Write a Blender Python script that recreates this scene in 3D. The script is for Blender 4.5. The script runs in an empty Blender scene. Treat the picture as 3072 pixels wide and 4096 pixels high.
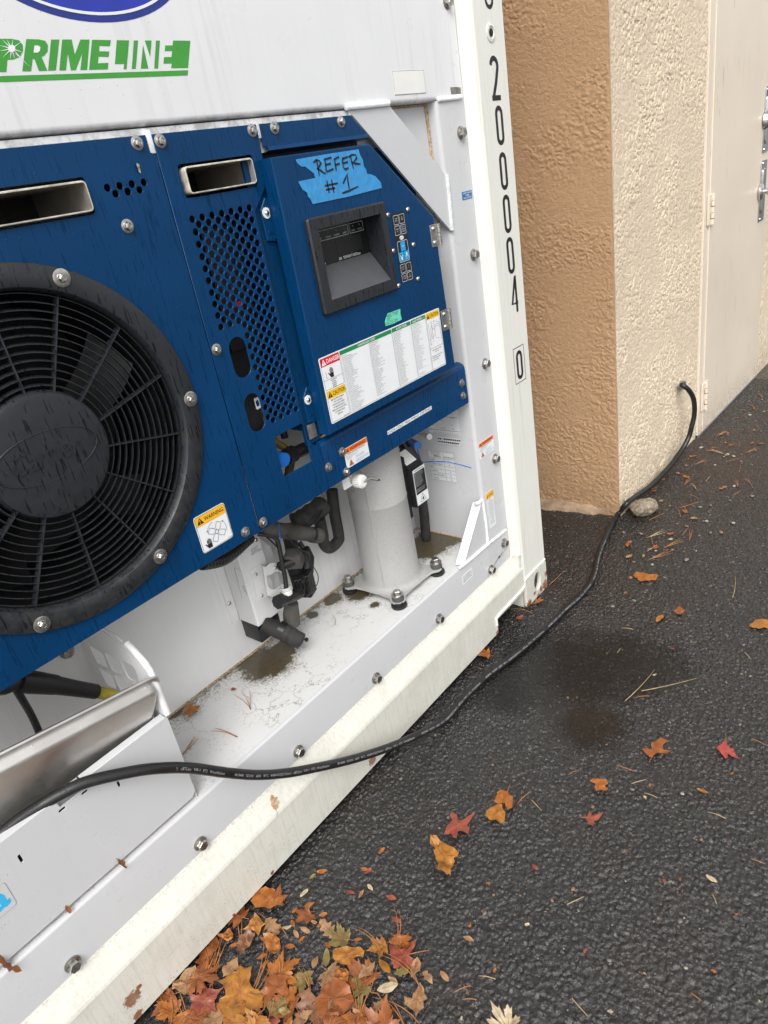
import bpy, bmesh, math, random
from mathutils import Vector, Matrix, noise as mnoise
random.seed(7)
PI = math.pi
scn = bpy.context.scene
COL = scn.collection

# ------------------------------------------------------------------ camera
FPX = 2788.587                                   # focal length in pixels of the 3072-wide photograph
RX = Vector((0.61873325, -0.7679933, -0.16539487))
UP = Vector((0.43487531, 0.15949362, 0.88625349))
FW = Vector((0.65425731, 0.62028064, -0.43266533))
CAM = Vector((-1.97358, -1.11, 1.482516))
cd = bpy.data.cameras.new('camera')
cam = bpy.data.objects.new('camera', cd)
COL.objects.link(cam)
cd.sensor_fit = 'HORIZONTAL'
cd.sensor_width = 36.0
cd.lens = 36.0 * FPX / 3072.0
cd.clip_start = 0.02
cd.clip_end = 300
M = Matrix((RX, UP, -FW)).transposed().to_4x4()
M.translation = CAM
cam.matrix_world = M
scn.camera = cam

def P(u, v, ax, c):
    """the point of the plane x/y/z = c seen at pixel (u, v) of the photograph"""
    d = RX * ((u - 1536) / FPX) + UP * (-(v - 2048) / FPX) + FW
    n = 'xyz'.index(ax)
    return CAM + d * ((c - CAM[n]) / d[n])

# ------------------------------------------------------------------ light
SUN_EL, SUN_ROT = math.radians(48), math.radians(232)
w = bpy.data.worlds.new('World')
scn.world = w
w.use_nodes = True
nt = w.node_tree
bg = nt.nodes['Background']
sky = nt.nodes.new('ShaderNodeTexSky')
sky.sky_type = 'NISHITA'
sky.sun_disc = False
sky.sun_elevation = SUN_EL
sky.sun_rotation = SUN_ROT
sky.air_density = 1.0
sky.dust_density = 3.0
sky.ozone_density = 1.0
hs = nt.nodes.new('ShaderNodeHueSaturation')      # cloud cover: the sky keeps only a little of its blue
hs.inputs['Saturation'].default_value = 0.07
nt.links.new(sky.outputs[0], hs.inputs['Color'])
nt.links.new(hs.outputs[0], bg.inputs['Color'])
bg.inputs['Strength'].default_value = 0.15
sd = bpy.data.lights.new('sun', 'SUN')
sd.energy = 1.2
sd.angle = math.radians(32)
sd.color = (1.0, 0.975, 0.94)
so = bpy.data.objects.new('sun', sd)
COL.objects.link(so)
sdir = Vector((math.sin(SUN_ROT) * math.cos(SUN_EL), math.cos(SUN_ROT) * math.cos(SUN_EL), math.sin(SUN_EL)))
so.rotation_euler = sdir.to_track_quat('Z', 'Y').to_euler()
scn.view_settings.view_transform = 'Standard'
scn.view_settings.look = 'None'
scn.view_settings.exposure = 0.69
scn.view_settings.gamma = 1.0
scn.view_settings.use_curve_mapping = False
scn.cycles.max_bounces = 8
scn.cycles.use_denoising = True

# ------------------------------------------------------------------ materials
class NT:
    """small helper to write node trees"""
    def __init__(s, name):
        s.m = bpy.data.materials.new(name)
        s.m.use_nodes = True
        s.t = s.m.node_tree
        s.b = s.t.nodes['Principled BSDF']
        s.co = s.t.nodes.new('ShaderNodeTexCoord').outputs['Object']
    def n(s, typ, **kw):
        x = s.t.nodes.new(typ)
        for k, v in kw.items():
            setattr(x, k, v)
        return x
    def L(s, a, b):
        s.t.links.new(a, b)
    def vec(s, sc=(1, 1, 1), loc=(0, 0, 0)):
        m = s.n('ShaderNodeMapping')
        m.inputs['Scale'].default_value = sc
        m.inputs['Location'].default_value = loc
        s.L(s.co, m.inputs['Vector'])
        return m.outputs[0]
    def noise(s, scale, detail=3, rough=.5, sc=None, dist=0, loc=(0, 0, 0)):
        x = s.n('ShaderNodeTexNoise')
        x.inputs['Scale'].default_value = scale
        x.inputs['Detail'].default_value = detail
        x.inputs['Roughness'].default_value = rough
        x.inputs['Distortion'].default_value = dist
        s.L(s.vec(sc or (1, 1, 1), loc), x.inputs['Vector'])
        return x.outputs['Fac']
    def vor(s, scale, feature='F1', sc=None, out='Distance', rnd=1, smooth=None, vec=None):
        x = s.n('ShaderNodeTexVoronoi', feature=feature)
        x.inputs['Scale'].default_value = scale
        x.inputs['Randomness'].default_value = rnd
        if smooth is not None:
            x.inputs['Smoothness'].default_value = smooth
        s.L(vec if vec is not None else s.vec(sc or (1, 1, 1)), x.inputs['Vector'])
        return x.outputs[out]
    def ramp(s, f, a, b, c0=0., c1=1.):
        x = s.n('ShaderNodeMapRange')
        x.inputs['From Min'].default_value = a
        x.inputs['From Max'].default_value = b
        x.inputs['To Min'].default_value = c0
        x.inputs['To Max'].default_value = c1
        s.L(f, x.inputs['Value'])
        return x.outputs[0]
    def mth(s, op, a, b=0.):
        x = s.n('ShaderNodeMath', operation=op)
        for i, v in enumerate((a, b)):
            if isinstance(v, (int, float)):
                x.inputs[i].default_value = v
            else:
                s.L(v, x.inputs[i])
        return x.outputs[0]
    def mix(s, f, a, b):
        x = s.n('ShaderNodeMix', data_type='RGBA')
        for nm, v in (('Factor', f), ('A', a), ('B', b)):
            i = [q for q in x.inputs if q.name == nm and q.enabled][0]
            if isinstance(v, (int, float)):
                i.default_value = v
            elif isinstance(v, tuple):
                i.default_value = v if len(v) == 4 else (*v, 1)
            else:
                s.L(v, i)
        return [o for o in x.outputs if o.enabled][0]
    def axis(s, k):
        x = s.n('ShaderNodeSeparateXYZ')
        s.L(s.co, x.inputs[0])
        return x.outputs[k]
    def blob(s, c, r):
        """1 at the point c, 0 at the distance r"""
        x = s.n('ShaderNodeVectorMath', operation='DISTANCE')
        s.L(s.co, x.inputs[0])
        x.inputs[1].default_value = c
        return s.ramp(x.outputs['Value'], 0, r, 1, 0)
    def bump(s, h, strength=.5, dist=.002, prev=None):
        x = s.n('ShaderNodeBump')
        x.inputs['Strength'].default_value = strength
        x.inputs['Distance'].default_value = dist
        s.L(h, x.inputs['Height'])
        if prev is not None:
            s.L(prev, x.inputs['Normal'])
        return x.outputs[0]
    def set(s, **kw):
        for k, v in kw.items():
            i = s.b.inputs[{'color': 'Base Color', 'rough': 'Roughness', 'metal': 'Metallic', 'normal': 'Normal',
                            'spec': 'Specular IOR Level', 'coat': 'Coat Weight', 'trans': 'Transmission Weight', 'alpha': 'Alpha',
                            'coatr': 'Coat Roughness', 'emit': 'Emission Color', 'emits': 'Emission Strength', 'ior': 'IOR'}[k]]
            if isinstance(v, (int, float)):
                i.default_value = v
            elif isinstance(v, tuple):
                i.default_value = v if len(v) == 4 else (*v, 1)
            else:
                s.L(v, i)
        return s.m

MAT = {}
def simple(name, col, rough=.5, metal=0., var=.08, vs=40, bump=0., bs=200, spec=.5):
    t = NT(name)
    n = t.noise(vs, 4)
    f = t.ramp(n, .3, .7, 0, 1)
    lo = tuple(c * (1 - var) for c in col)
    hi = tuple(min(1, c * (1 + var)) for c in col)
    t.set(color=t.mix(f, lo, hi), rough=t.ramp(t.noise(vs * 2, 3), .3, .7, rough * .85, min(1, rough * 1.15)), metal=metal, spec=spec)
    if bump:
        t.set(normal=t.bump(t.noise(bs, 4), bump, .002))
    MAT[name] = t.m
    return t.m

def drops(t, scale=170, keep=.62, prev=None, strength=.9):
    """rain beads: small round bumps kept in some cells only"""
    v = t.n('ShaderNodeTexVoronoi', feature='F1')
    v.inputs['Scale'].default_value = scale
    t.L(t.vec((1, 1, .8)), v.inputs['Vector'])
    sep = t.n('ShaderNodeSeparateColor')
    t.L(v.outputs['Color'], sep.inputs[0])
    on = t.mth('GREATER_THAN', sep.outputs[0], keep)
    rad = t.ramp(sep.outputs[1], 0, 1, .12, .26)
    h = t.mth('SUBTRACT', rad, v.outputs['Distance'])
    h = t.mth('MAXIMUM', h, 0.)
    h = t.mth('POWER', h, .6)
    h = t.mth('MULTIPLY', h, on)
    return t.bump(h, strength, .0025, prev), on

YF_ = .035
def m_white(name, col, speck=.25, streak=.10, streakcol=(.40, .39, .36), rough=.32, edge=None, rustz=None):
    t = NT(name)
    fine = t.noise(9, 5)
    c = t.mix(t.ramp(fine, .3, .75, 0, .5), col, tuple(x * .93 for x in col))
    st = t.noise(1, 5, .6, sc=(70, 70, 2.2))
    st = t.mth('MULTIPLY', t.ramp(st, .52, .72), t.ramp(t.noise(3, 2), .35, .65))
    c = t.mix(t.mth('MULTIPLY', st, streak), c, streakcol)
    sp = t.ramp(t.noise(260, 3, .6), .66, .74)
    big = t.ramp(t.noise(6, 3), .45, .7)
    f = t.mth('MULTIPLY', t.mth('MULTIPLY', sp, big), speck)
    if edge:
        for (k, z0, z1, wgt, sc2) in edge:                    # grime that gathers along an edge
            e = t.ramp(t.axis(k), z0, z1, 0, 1)
            g = t.ramp(t.noise(sc2, 5, .7), .42, .62)
            c = t.mix(t.mth('MULTIPLY', t.mth('MULTIPLY', e, g), wgt), c, (.13, .12, .09))
    c = t.mix(f, c, (.08, .075, .06))
    if name == 'unit_white':
        r = None
        for z in (.2935, .6055, .9180, 1.2325, 1.5400):
            q_ = t.blob((-.2120, YF_ + .001, z - .017), .022)
            r = q_ if r is None else t.mth('MAXIMUM', r, q_)
        for i in range(6):
            q_ = t.blob((-.3060 - .308 * i - .004, YF_ + .001, .2265), .020)
            r = t.mth('MAXIMUM', r, q_)
        st3 = t.ramp(t.noise(1, 4, .7, sc=(330, 330, 60)), .40, .65)
        c = t.mix(t.mth('MULTIPLY', t.mth('MULTIPLY', r, st3), .75), c, (.20, .19, .17))
    nb, on = drops(t, 150, .86)
    t.set(color=c, rough=t.ramp(t.noise(14, 3), .3, .7, rough * .8, rough * 1.2), normal=nb)
    MAT[name] = t.m
    return t.m

m_white('unit_white', (.545, .55, .56))
m_white('panel_white', (.79, .795, .805), streak=.45, streakcol=(.50, .48, .45), edge=[(2, 1.628, 1.617, .5, 40)])
m_white('cream_paint', (.70, .695, .64), speck=.8, streak=.35, streakcol=(.42, .41, .30), rough=.4,
        edge=[(2, .21, .2195, 1.0, 60), (2, .09, .018, .55, 220)])
m_white('post_paint', (.72, .715, .66), speck=.4, streak=.55, streakcol=(.45, .44, .33), rough=.4, edge=[(2, .12, .01, .7, 90)])
m_white('wall_white', (.75, .75, .745), streak=.25, rough=.42)

# rust patches near the foot of the rail
def rusty():
    t = NT('rail_paint')
    base = t.mix(t.ramp(t.noise(9, 5), .3, .75, 0, .5), (.645, .63, .565), (.58, .57, .51))
    st = t.ramp(t.noise(1, 5, .6, sc=(130, 130, 9)), .48, .68)
    c = t.mix(t.mth('MULTIPLY', st, .30), base, (.40, .38, .30))
    sp = t.mth('MULTIPLY', t.ramp(t.noise(260, 4, .7), .57, .63), t.ramp(t.noise(22, 4, .7), .40, .62))
    low = t.ramp(t.axis(2), .19, .04, .25, 1.)
    c = t.mix(t.mth('MULTIPLY', t.mth('MULTIPLY', sp, low), .9), c, (.07, .065, .05))
    scr = t.mth('MULTIPLY', t.ramp(t.noise(1, 2, .5, sc=(14, 2, 330)), .72, .75), t.ramp(t.noise(5, 2, loc=(2, 0, 0)), .5, .6))
    c = t.mix(t.mth('MULTIPLY', scr, .8), c, (.16, .13, .10))
    top = t.mth('MULTIPLY', t.ramp(t.axis(2), .206, .219, 0, 1), t.ramp(t.noise(210, 5, .7), .50, .66))
    c = t.mix(t.mth('MULTIPLY', top, .75), c, (.17, .155, .11))
    r = None
    for p, rad in ((P(530, 3995, 'y', 0), .035), (P(552, 4060, 'y', 0), .022), (P(556, 3948, 'y', 0), .012), (P(1490, 3040, 'y', 0), .03),
                   (P(1090, 3490, 'y', 0), .010), (P(935, 3660, 'y', 0), .008), (Vector((-.020, 0, .020)), .040), (Vector((-.052, 0, .020)), .024), (Vector((-.100, 0, .030)), .016), (Vector((-.142, 0, .010)), .030), (Vector((-.008, 0, .062)), .020), (Vector((-.075, 0, .004)), .022), (P(1990, 2530, 'y', 0), .018)):
        b = t.blob(p, rad)
        r = b if r is None else t.mth('MAXIMUM', r, b)
    r = t.ramp(t.mth('ADD', t.mth('MULTIPLY', r, .8), t.noise(120, 5, .75)), .86, .95)
    c = t.mix(r, c, t.mix(t.noise(200, 3), (.10, .03, .012), (.32, .10, .03)))
    film = t.mth('MULTIPLY', t.ramp(t.noise(11, 6, .7, loc=(5, 0, 2)), .48, .74), .5)
    c = t.mix(film, c, (.47, .455, .39))
    nb, on = drops(t, 150, .88)
    nb = t.bump(t.noise(7, 2), .35, .008, nb)
    t.set(color=c, rough=t.mth('ADD', .36, t.mth('MULTIPLY', r, .4)), normal=nb)
    MAT['rail_paint'] = t.m
rusty()

def blue(name, col, wet=1.):
    t = NT(name)
    f = t.ramp(t.noise(5, 4), .3, .7)
    c = t.mix(f, col, tuple(x * 1.25 for x in col))
    hz = t.mth('MULTIPLY', t.ramp(t.noise(2.2, 3), .45, .75), .22)
    c = t.mix(hz, c, tuple(min(1, x * 1.9 + .008) for x in col))                 # dry, chalky patches
    st = t.noise(1, 2, .5, sc=(260, 260, 24))
    st = t.ramp(st, .60, .66)
    c = t.mix(t.mth('MULTIPLY', st, .42 * wet), c, tuple(x * .45 for x in col))  # short wet runs
    st2 = t.noise(1, 3, .5, sc=(38, 38, 1.6), loc=(3, 3, 1))
    st2 = t.mth('MULTIPLY', t.ramp(st2, .66, .69), t.ramp(t.noise(4, 1), .42, .55))
    c = t.mix(t.mth('MULTIPLY', st2, .55 * wet), c, tuple(x * .5 for x in col))  # long wet runs
    chips = t.ramp(t.noise(420, 2), .79, .81)
    c = t.mix(t.mth('MULTIPLY', chips, .7), c, (.45, .5, .55))
    nb, on = drops(t, 140, .80, strength=.7)
    t.set(color=c, rough=t.mth('SUBTRACT', .34, t.mth('MULTIPLY', st, .2)), normal=nb, spec=.22)
    MAT[name] = t.m
blue('blue_paint', (.0006, .031, .098))
blue('blue_dark', (.0012, .026, .075), .6)

def black_plastic():
    t = NT('black_plastic')
    st = t.ramp(t.noise(1, 2, .5, sc=(240, 240, 24)), .59, .65)
    c = t.mix(st, (.013, .0155, .020), (.004, .004, .005))
    g = t.mth('MULTIPLY', t.ramp(t.noise(45, 5, .7), .42, .75), t.ramp(t.axis(2), 1.15, .95, .12, .5))
    c = t.mix(g, c, (.07, .068, .06))
    nb, on = drops(t, 160, .8, strength=.5)
    t.set(color=c, rough=t.mth('SUBTRACT', .48, t.mth('MULTIPLY', st, .3)), normal=nb)
    MAT['black_plastic'] = t.m
black_plastic()
simple('ledge_plastic', (.060, .063, .068), .38, bump=.4, bs=320)
simple('dark_inside', (.006, .006, .007), .6)  # near-black for black parts and for shade painted inside gaps
simple('dark_metal', (.02, .02, .022), .45, .3)
simple('coil', (.03, .03, .032), .5, .5)
simple('rubber', (.012, .012, .013), .42, bump=.15, bs=300)
simple('foam', (.028, .027, .026), .75, var=.5, vs=30, bump=.4, bs=120)
simple('foam_dusty', (.075, .070, .062), .8, var=.45, vs=25, bump=.4, bs=140)
simple('steel', (.50, .48, .45), .30, 1., var=.25, vs=120, bump=.1, bs=500)
simple('zinc', (.46, .45, .43), .38, 1., var=.2, vs=200)
simple('bright_steel', (.62, .62, .62), .14, 1., var=.08, vs=60)
simple('cream_edge', (.50, .47, .40), .45, var=.35, vs=60)
simple('duct_inside', (.34, .31, .27), .4, .4, var=.35, vs=12)
simple('weld', (.72, .73, .74), .4)
simple('ink', (.008, .008, .009), .5)
simple('sticker_white', (.74, .75, .76), .35, var=.02)
simple('sticker_cream', (.74, .74, .70), .4, var=.03)
simple('sticker_yellow', (.78, .47, .015), .35, var=.02)
simple('sticker_amber', (.80, .42, .02), .35, var=.02)
simple('sticker_orange', (.80, .16, .012), .35, var=.02)
simple('sticker_red', (.60, .012, .02), .35, var=.02)
simple('sticker_green', (.01, .22, .075), .35, var=.02)
simple('sticker_blue', (.01, .13, .33), .35, var=.02)
simple('sticker_cyan', (.04, .42, .72), .35, var=.02)
simple('print_grey', (.10, .10, .11), .5)
simple('logo_green', (.045, .29, .035), .32, var=.06)
simple('logo_blue', (.012, .03, .34), .3, var=.12, vs=20)
simple('logo_navy', (.01, .025, .22), .3)
simple('key_blue', (.01, .30, .62), .3)
simple('tape_mint', (.12, .62, .42), .55, var=.15, vs=60, bump=.5, bs=120)
simple('zip_blue', (.01, .10, .42), .4)
simple('cap_blue', (.01, .13, .50), .35)
simple('yellow_sheath', (.45, .36, .03), .5, var=.2)
simple('brass_pipe', (.16, .11, .03), .5, .3, var=.3)
simple('screen_glass', (.008, .009, .008), .12)
simple('cable_ink', (.30, .30, .30), .5)
simple('key_line', (.55, .56, .58), .4)
simple('rust', (.16, .055, .02), .85, var=.5, vs=120)
simple('caulk', (.38, .27, .17), .8, var=.7, vs=160, bump=.6, bs=200)
simple('grimy_steel', (.25, .23, .21), .5, .6, var=.4, vs=60)

def tape_blue():
    t = NT('tape_blue')
    c = t.mix(t.ramp(t.noise(60, 4), .3, .7), (.030, .22, .50), (.045, .29, .60))
    wr = t.noise(26, 3, .6, sc=(1, 1, .35), dist=1.5)
    t.set(color=c, rough=.55, normal=t.bump(wr, .55, .004))
    MAT['tape_blue'] = t.m
tape_blue()

def cast_white():
    t = NT('cast_white')
    n = t.noise(420, 3, .6)
    c = t.mix(t.ramp(n, .35, .7), (.41, .41, .40), (.30, .30, .295))
    pc = P(1495, 2105, 'y', .1)
    ms = t.mth('MULTIPLY', t.ramp(t.noise(150, 4, .7), .56, .63), t.blob(pc, .07))
    c = t.mix(t.mth('MULTIPLY', ms, 1.6), c, (.17, .17, .155))
    c = t.mix(t.mth('MULTIPLY', t.ramp(t.noise(30, 5, .7), .5, .75), .3), c, (.33, .30, .25))
    t.set(color=c, rough=.6, normal=t.bump(n, .5, .0012))
    MAT['cast_white'] = t.m
cast_white()

def floor_mat():
    t = NT('floor_paint')
    n = t.noise(7, 5)
    c = t.mix(t.ramp(n, .3, .75, 0, .4), (.66, .66, .655), (.56, .555, .53))
    # hair cracks and flaking grime
    cr = t.n('ShaderNodeTexVoronoi', feature='DISTANCE_TO_EDGE')
    cr.inputs['Scale'].default_value = 13
    wob = t.n('ShaderNodeTexNoise')
    wob.inputs['Scale'].default_value = 30
    wob.inputs['Detail'].default_value = 5
    t.L(t.co, wob.inputs['Vector'])
    vm = t.n('ShaderNodeVectorMath', operation='MULTIPLY_ADD')
    t.L(wob.outputs['Color'], vm.inputs[0])
    vm.inputs[1].default_value = (.10, .10, .10)
    t.L(t.co, vm.inputs[2])
    t.L(vm.outputs[0], cr.inputs['Vector'])
    line = t.mth('MULTIPLY', t.ramp(cr.outputs[0], .0, .020, 1, 0), t.ramp(t.noise(5, 2, loc=(4, 1, 0)), .42, .58))
    c = t.mix(t.mth('MULTIPLY', line, .75), c, (.12, .105, .085))
    sp = t.mth('MULTIPLY', t.ramp(t.noise(150, 5, .75), .56, .64), t.ramp(t.noise(9, 4, .6, loc=(1, 2, 3)), .42, .68))
    c = t.mix(t.mth('MULTIPLY', sp, .7), c, (.20, .175, .135))
    back = t.ramp(t.axis(1), .20, .331, 0, .55)
    r = back
    for p, rad in ((P(1065, 2650, 'z', .341), .15), (P(1130, 2600, 'z', .341), .09), (P(1000, 2640, 'z', .341), .10), (P(1330, 2395, 'z', .341), .07), (P(1250, 2460, 'z', .341), .04),
                   (P(1760, 2150, 'z', .341), .17), (P(1700, 2190, 'z', .341), .16), (P(1500, 2420, 'z', .341), .03), (P(690, 2850, 'z', .341), .06),
                   (P(1440, 2370, 'z', .341), .09), (P(1660, 2300, 'z', .341), .05)):
        b = t.mth('MULTIPLY', t.blob((p.x, p.y, .3412), rad), 1.05)
        r = t.mth('MAXIMUM', r, b)
    k = t.mth('ADD', t.mth('MULTIPLY', r, .80), t.mth('MULTIPLY', t.noise(42, 7, .78), .62))
    mud = t.ramp(k, .68, .80)
    halo = t.ramp(k, .50, .70, 0, .9)
    c = t.mix(t.mth('MULTIPLY', halo, t.ramp(t.noise(170, 4, .7), .45, .58)), c, (.17, .15, .10))
    c = t.mix(mud, c, t.mix(t.noise(80, 4), (.055, .043, .027), (.11, .088, .055)))
    t.set(color=c, rough=t.mth('SUBTRACT', .42, t.mth('MULTIPLY', mud, .27)), normal=t.bump(t.noise(160, 4), .2, .001))
    MAT['floor_paint'] = t.m
floor_mat()

def cable_mat():
    t = NT('cable_rubber')
    d = t.ramp(t.noise(30, 5, .7), .5, .75, 0, .5)
    c = t.mix(d, (.010, .010, .011), (.035, .034, .033))
    nb, on = drops(t, 230, .55, strength=1.)
    t.set(color=c, rough=t.ramp(t.noise(40, 3), .3, .7, .28, .5), normal=nb)
    MAT['cable_rubber'] = t.m
cable_mat()

def pan_mat():
    t = NT('pan_aluminium')
    c = t.mix(t.ramp(t.noise(7, 4, .6), .35, .7), (.62, .59, .55), (.76, .74, .71))
    sp = t.ramp(t.noise(240, 4, .7), .66, .72)
    c = t.mix(t.mth('MULTIPLY', sp, .7), c, (.12, .09, .07))
    nb = t.bump(t.noise(9, 2), .06, .004)
    nb, on = drops(t, 110, .84, nb, .8)
    t.set(color=c, rough=t.ramp(t.noise(60, 5, .7), .3, .7, .40, .56), metal=1., normal=nb)
    MAT['pan_aluminium'] = t.m
pan_mat()

def stucco(name, c0, c1, s1, s2, dist, dirt, pits=0.):
    t = NT(name)
    a = t.noise(s1, 6, .62, sc=(1, 1, 1.35))
    v = t.vor(s2, 'SMOOTH_F1', smooth=.5)
    mask = t.ramp(t.noise(3.2, 3), .38, .62)
    h = t.mth('ADD', t.mth('MULTIPLY', t.ramp(a, .40, .57), t.ramp(mask, 0, 1, .22, 1.)), t.mth('ADD', t.mth('MULTIPLY', v, .35), t.mth('MULTIPLY', t.noise(s1 * 3, 3, .6), .35)))
    c = t.mix(t.ramp(t.noise(1.5, 4), .3, .7), c0, c1)
    if pits and False:
        pt_ = t.mth('MULTIPLY', t.ramp(a, .47, .33), t.ramp(t.noise(6, 3), .38, .6))
        c = t.mix(t.mth('MULTIPLY', pt_, pits), c, tuple(x * .45 for x in c0))
    e = t.mth('MULTIPLY', t.ramp(t.axis(2), .22, 0, 0, 1), t.ramp(t.noise(20, 5, .7), .35, .65))
    c = t.mix(t.mth('MULTIPLY', e, dirt), c, tuple(x * .4 for x in c0))
    t.set(color=c, rough=.75, spec=.3, normal=t.bump(t.mth('ADD', t.noise(260, 4, .6), t.mth('MULTIPLY', h, .25)), .8, .004))
    MAT[name] = t.m
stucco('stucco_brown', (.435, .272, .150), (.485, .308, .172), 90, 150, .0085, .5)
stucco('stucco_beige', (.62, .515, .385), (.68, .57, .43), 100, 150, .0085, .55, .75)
stucco('stucco_edge', (.54, .40, .27), (.58, .43, .29), 95, 150, .0062, .4)
stucco('foundation_stucco', (.42, .30, .20), (.34, .25, .17), 40, 60, .02, .9)

def door_mat():
    t = NT('door_paint')
    c = t.mix(t.ramp(t.noise(2, 3), .3, .7), (.64, .555, .455), (.70, .61, .50))
    st = t.ramp(t.noise(1, 2, sc=(60, 60, 6)), .67, .71)
    c = t.mix(t.mth('MULTIPLY', st, .4), c, (.30, .25, .20))
    e = t.mth('MULTIPLY', t.ramp(t.axis(2), .16, .0, 0, 1), t.ramp(t.noise(60, 4, .7), .45, .6))
    c = t.mix(t.mth('MULTIPLY', e, .5), c, (.14, .10, .07))
    nb, on = drops(t, 60, .8, strength=.7)
    t.set(color=c, rough=.4, normal=nb)
    MAT['door_paint'] = t.m
door_mat()

def asphalt():
    t = NT('wet_asphalt')
    v1 = t.n('ShaderNodeTexVoronoi', feature='F1')
    v1.inputs['Scale'].default_value = 150
    t.L(t.co, v1.inputs['Vector'])
    sep = t.n('ShaderNodeSeparateColor')
    t.L(v1.outputs['Color'], sep.inputs[0])
    c = t.mix(sep.outputs[0], (.009, .0082, .0080), (.033, .0305, .029))
    light = t.mth('GREATER_THAN', sep.outputs[2], .985)
    c = t.mix(t.mth('MULTIPLY', light, .6), c, (.16, .145, .125))
    br = t.ramp(t.noise(2.2, 5, .65), .48, .72, 0, .6)
    c = t.mix(br, c, (.030, .021, .016))
    dist_ = t.blob((1.35, -.35, 0), 1.0)                # loose dirt gathered by the wall and the door
    dm = t.ramp(t.mth('ADD', t.mth('MULTIPLY', dist_, .55), t.noise(14, 5, .7)), .70, .95)
    c = t.mix(t.mth('MULTIPLY', dm, .75), c, (.035, .022, .015))
    ro = t.mth('ADD', t.ramp(t.noise(3, 4, .6), .35, .7, .08, .19), t.mth('MULTIPLY', dm, .25))
    hh = t.mth('ADD', t.noise(430, 3, .6), t.mth('MULTIPLY', t.ramp(v1.outputs['Distance'], 0, .6, 1, 0), .6))
    t.set(color=c, rough=ro, normal=t.bump(hh, .8, .0022), spec=.8, ior=1.5)
    MAT['wet_asphalt'] = t.m
asphalt()

def puddle_mat():
    t = NT('puddle_water')
    brown = t.blob((*P(2360, 2900, 'z', 0).xy, 0), .22)
    c = t.mix(t.ramp(t.mth('ADD', t.mth('MULTIPLY', brown, .8), t.mth('MULTIPLY', t.noise(11, 5, .7), 1.1)), .75, 1.25), (.0055, .005, .0045), (.022, .013, .006))
    sp = t.ramp(t.noise(300, 3, .7), .60, .68)
    c = t.mix(t.mth('MULTIPLY', sp, .7), c, (.12, .11, .095))
    h = t.noise(240, 4, .6)
    d = None
    for u, v, r in ((2330, 2670, .33), (2150, 2650, .25), (2540, 2640, .27), (2370, 2890, .17), (2030, 2760, .17)):
        q = P(u, v, 'z', .0015)
        e = t.blob(tuple(q), r)
        d = e if d is None else t.mth('MAXIMUM', d, e)
    al = t.ramp(t.mth('ADD', t.mth('ADD', d, t.mth('MULTIPLY', t.noise(13, 5, .65), .7)), t.mth('MULTIPLY', t.noise(120, 3, .6), .35)), .82, 1.18, 0, .44)
    t.set(color=c, rough=.07, normal=t.bump(h, .22, .002), spec=.45, alpha=al)
    MAT['puddle_water'] = t.m
puddle_mat()

def rock_mat():
    t = NT('rock')
    c = t.mix(t.ramp(t.noise(60, 5, .7), .35, .65), (.10, .08, .055), (.36, .30, .21))
    t.set(color=c, rough=.8, normal=t.bump(t.noise(90, 5, .7), .7, .006))
    MAT['rock'] = t.m
rock_mat()

def leaf_mat(name, a, b, spot=(.10, .035, .015)):
    t = NT(name)
    c = t.mix(t.ramp(t.noise(28, 5, .6), .32, .68), a, b)
    sp = t.ramp(t.noise(150, 3, .7), .62, .68)
    c = t.mix(t.mth('MULTIPLY', sp, .6), c, spot)
    c = t.mix(t.ramp(t.noise(45, 4, .6, loc=(3, 3, 3)), .52, .72, 0, .65), c, spot)
    t.set(color=c, rough=.38, normal=t.bump(t.noise(70, 4), .35, .003), spec=.45)
    MAT[name] = t.m
leaf_mat('leaf_orange', (0.252, 0.071, 0.010), (0.403, 0.143, 0.022))
leaf_mat('leaf_gold', (.27, .105, .016), (.42, .175, .028))
leaf_mat('leaf_rust', (0.202, 0.057, 0.015), (0.302, 0.097, 0.027))
leaf_mat('leaf_red', (.20, .040, .028), (.31, .08, .05), (.12, .02, .02))
leaf_mat('leaf_crimson', (.30, .035, .038), (.42, .085, .075), (.16, .02, .02))
leaf_mat('leaf_tan', (0.269, 0.143, 0.067), (0.361, 0.218, 0.109))
leaf_mat('leaf_brown', (.16, .07, .035), (.27, .13, .07))
leaf_mat('leaf_olive', (0.143, 0.118, 0.034), (0.235, 0.176, 0.059))
leaf_mat('leaf_pale', (.40, .31, .19), (.50, .41, .27))
simple('needle', (.36, .15, .05), .5, var=.3)
simple('needle_pale', (.42, .30, .16), .5, var=.3)
simple('stem', (.30, .12, .05), .5, var=.3)
simple('pebble_pale', (.30, .27, .22), .6, var=.3)
simple('pebble_brown', (.20, .12, .08), .6, var=.4)
simple('grit', (.16, .14, .12), .5, var=.6, vs=90)

# ------------------------------------------------------------------ mesh helpers
def FY(y):                                         # frame of a wall facing the viewer: u = x, v = z, w = out of the wall
    return lambda u, v, w=0.: Vector((u, y - w, v))
def FX(x):                                         # a wall facing -x: u = -y, v = z
    return lambda u, v, w=0.: Vector((x - w, -u, v))
def FZ(z):                                         # a floor: u = x, v = y
    return lambda u, v, w=0.: Vector((u, v, z + w))

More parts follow.
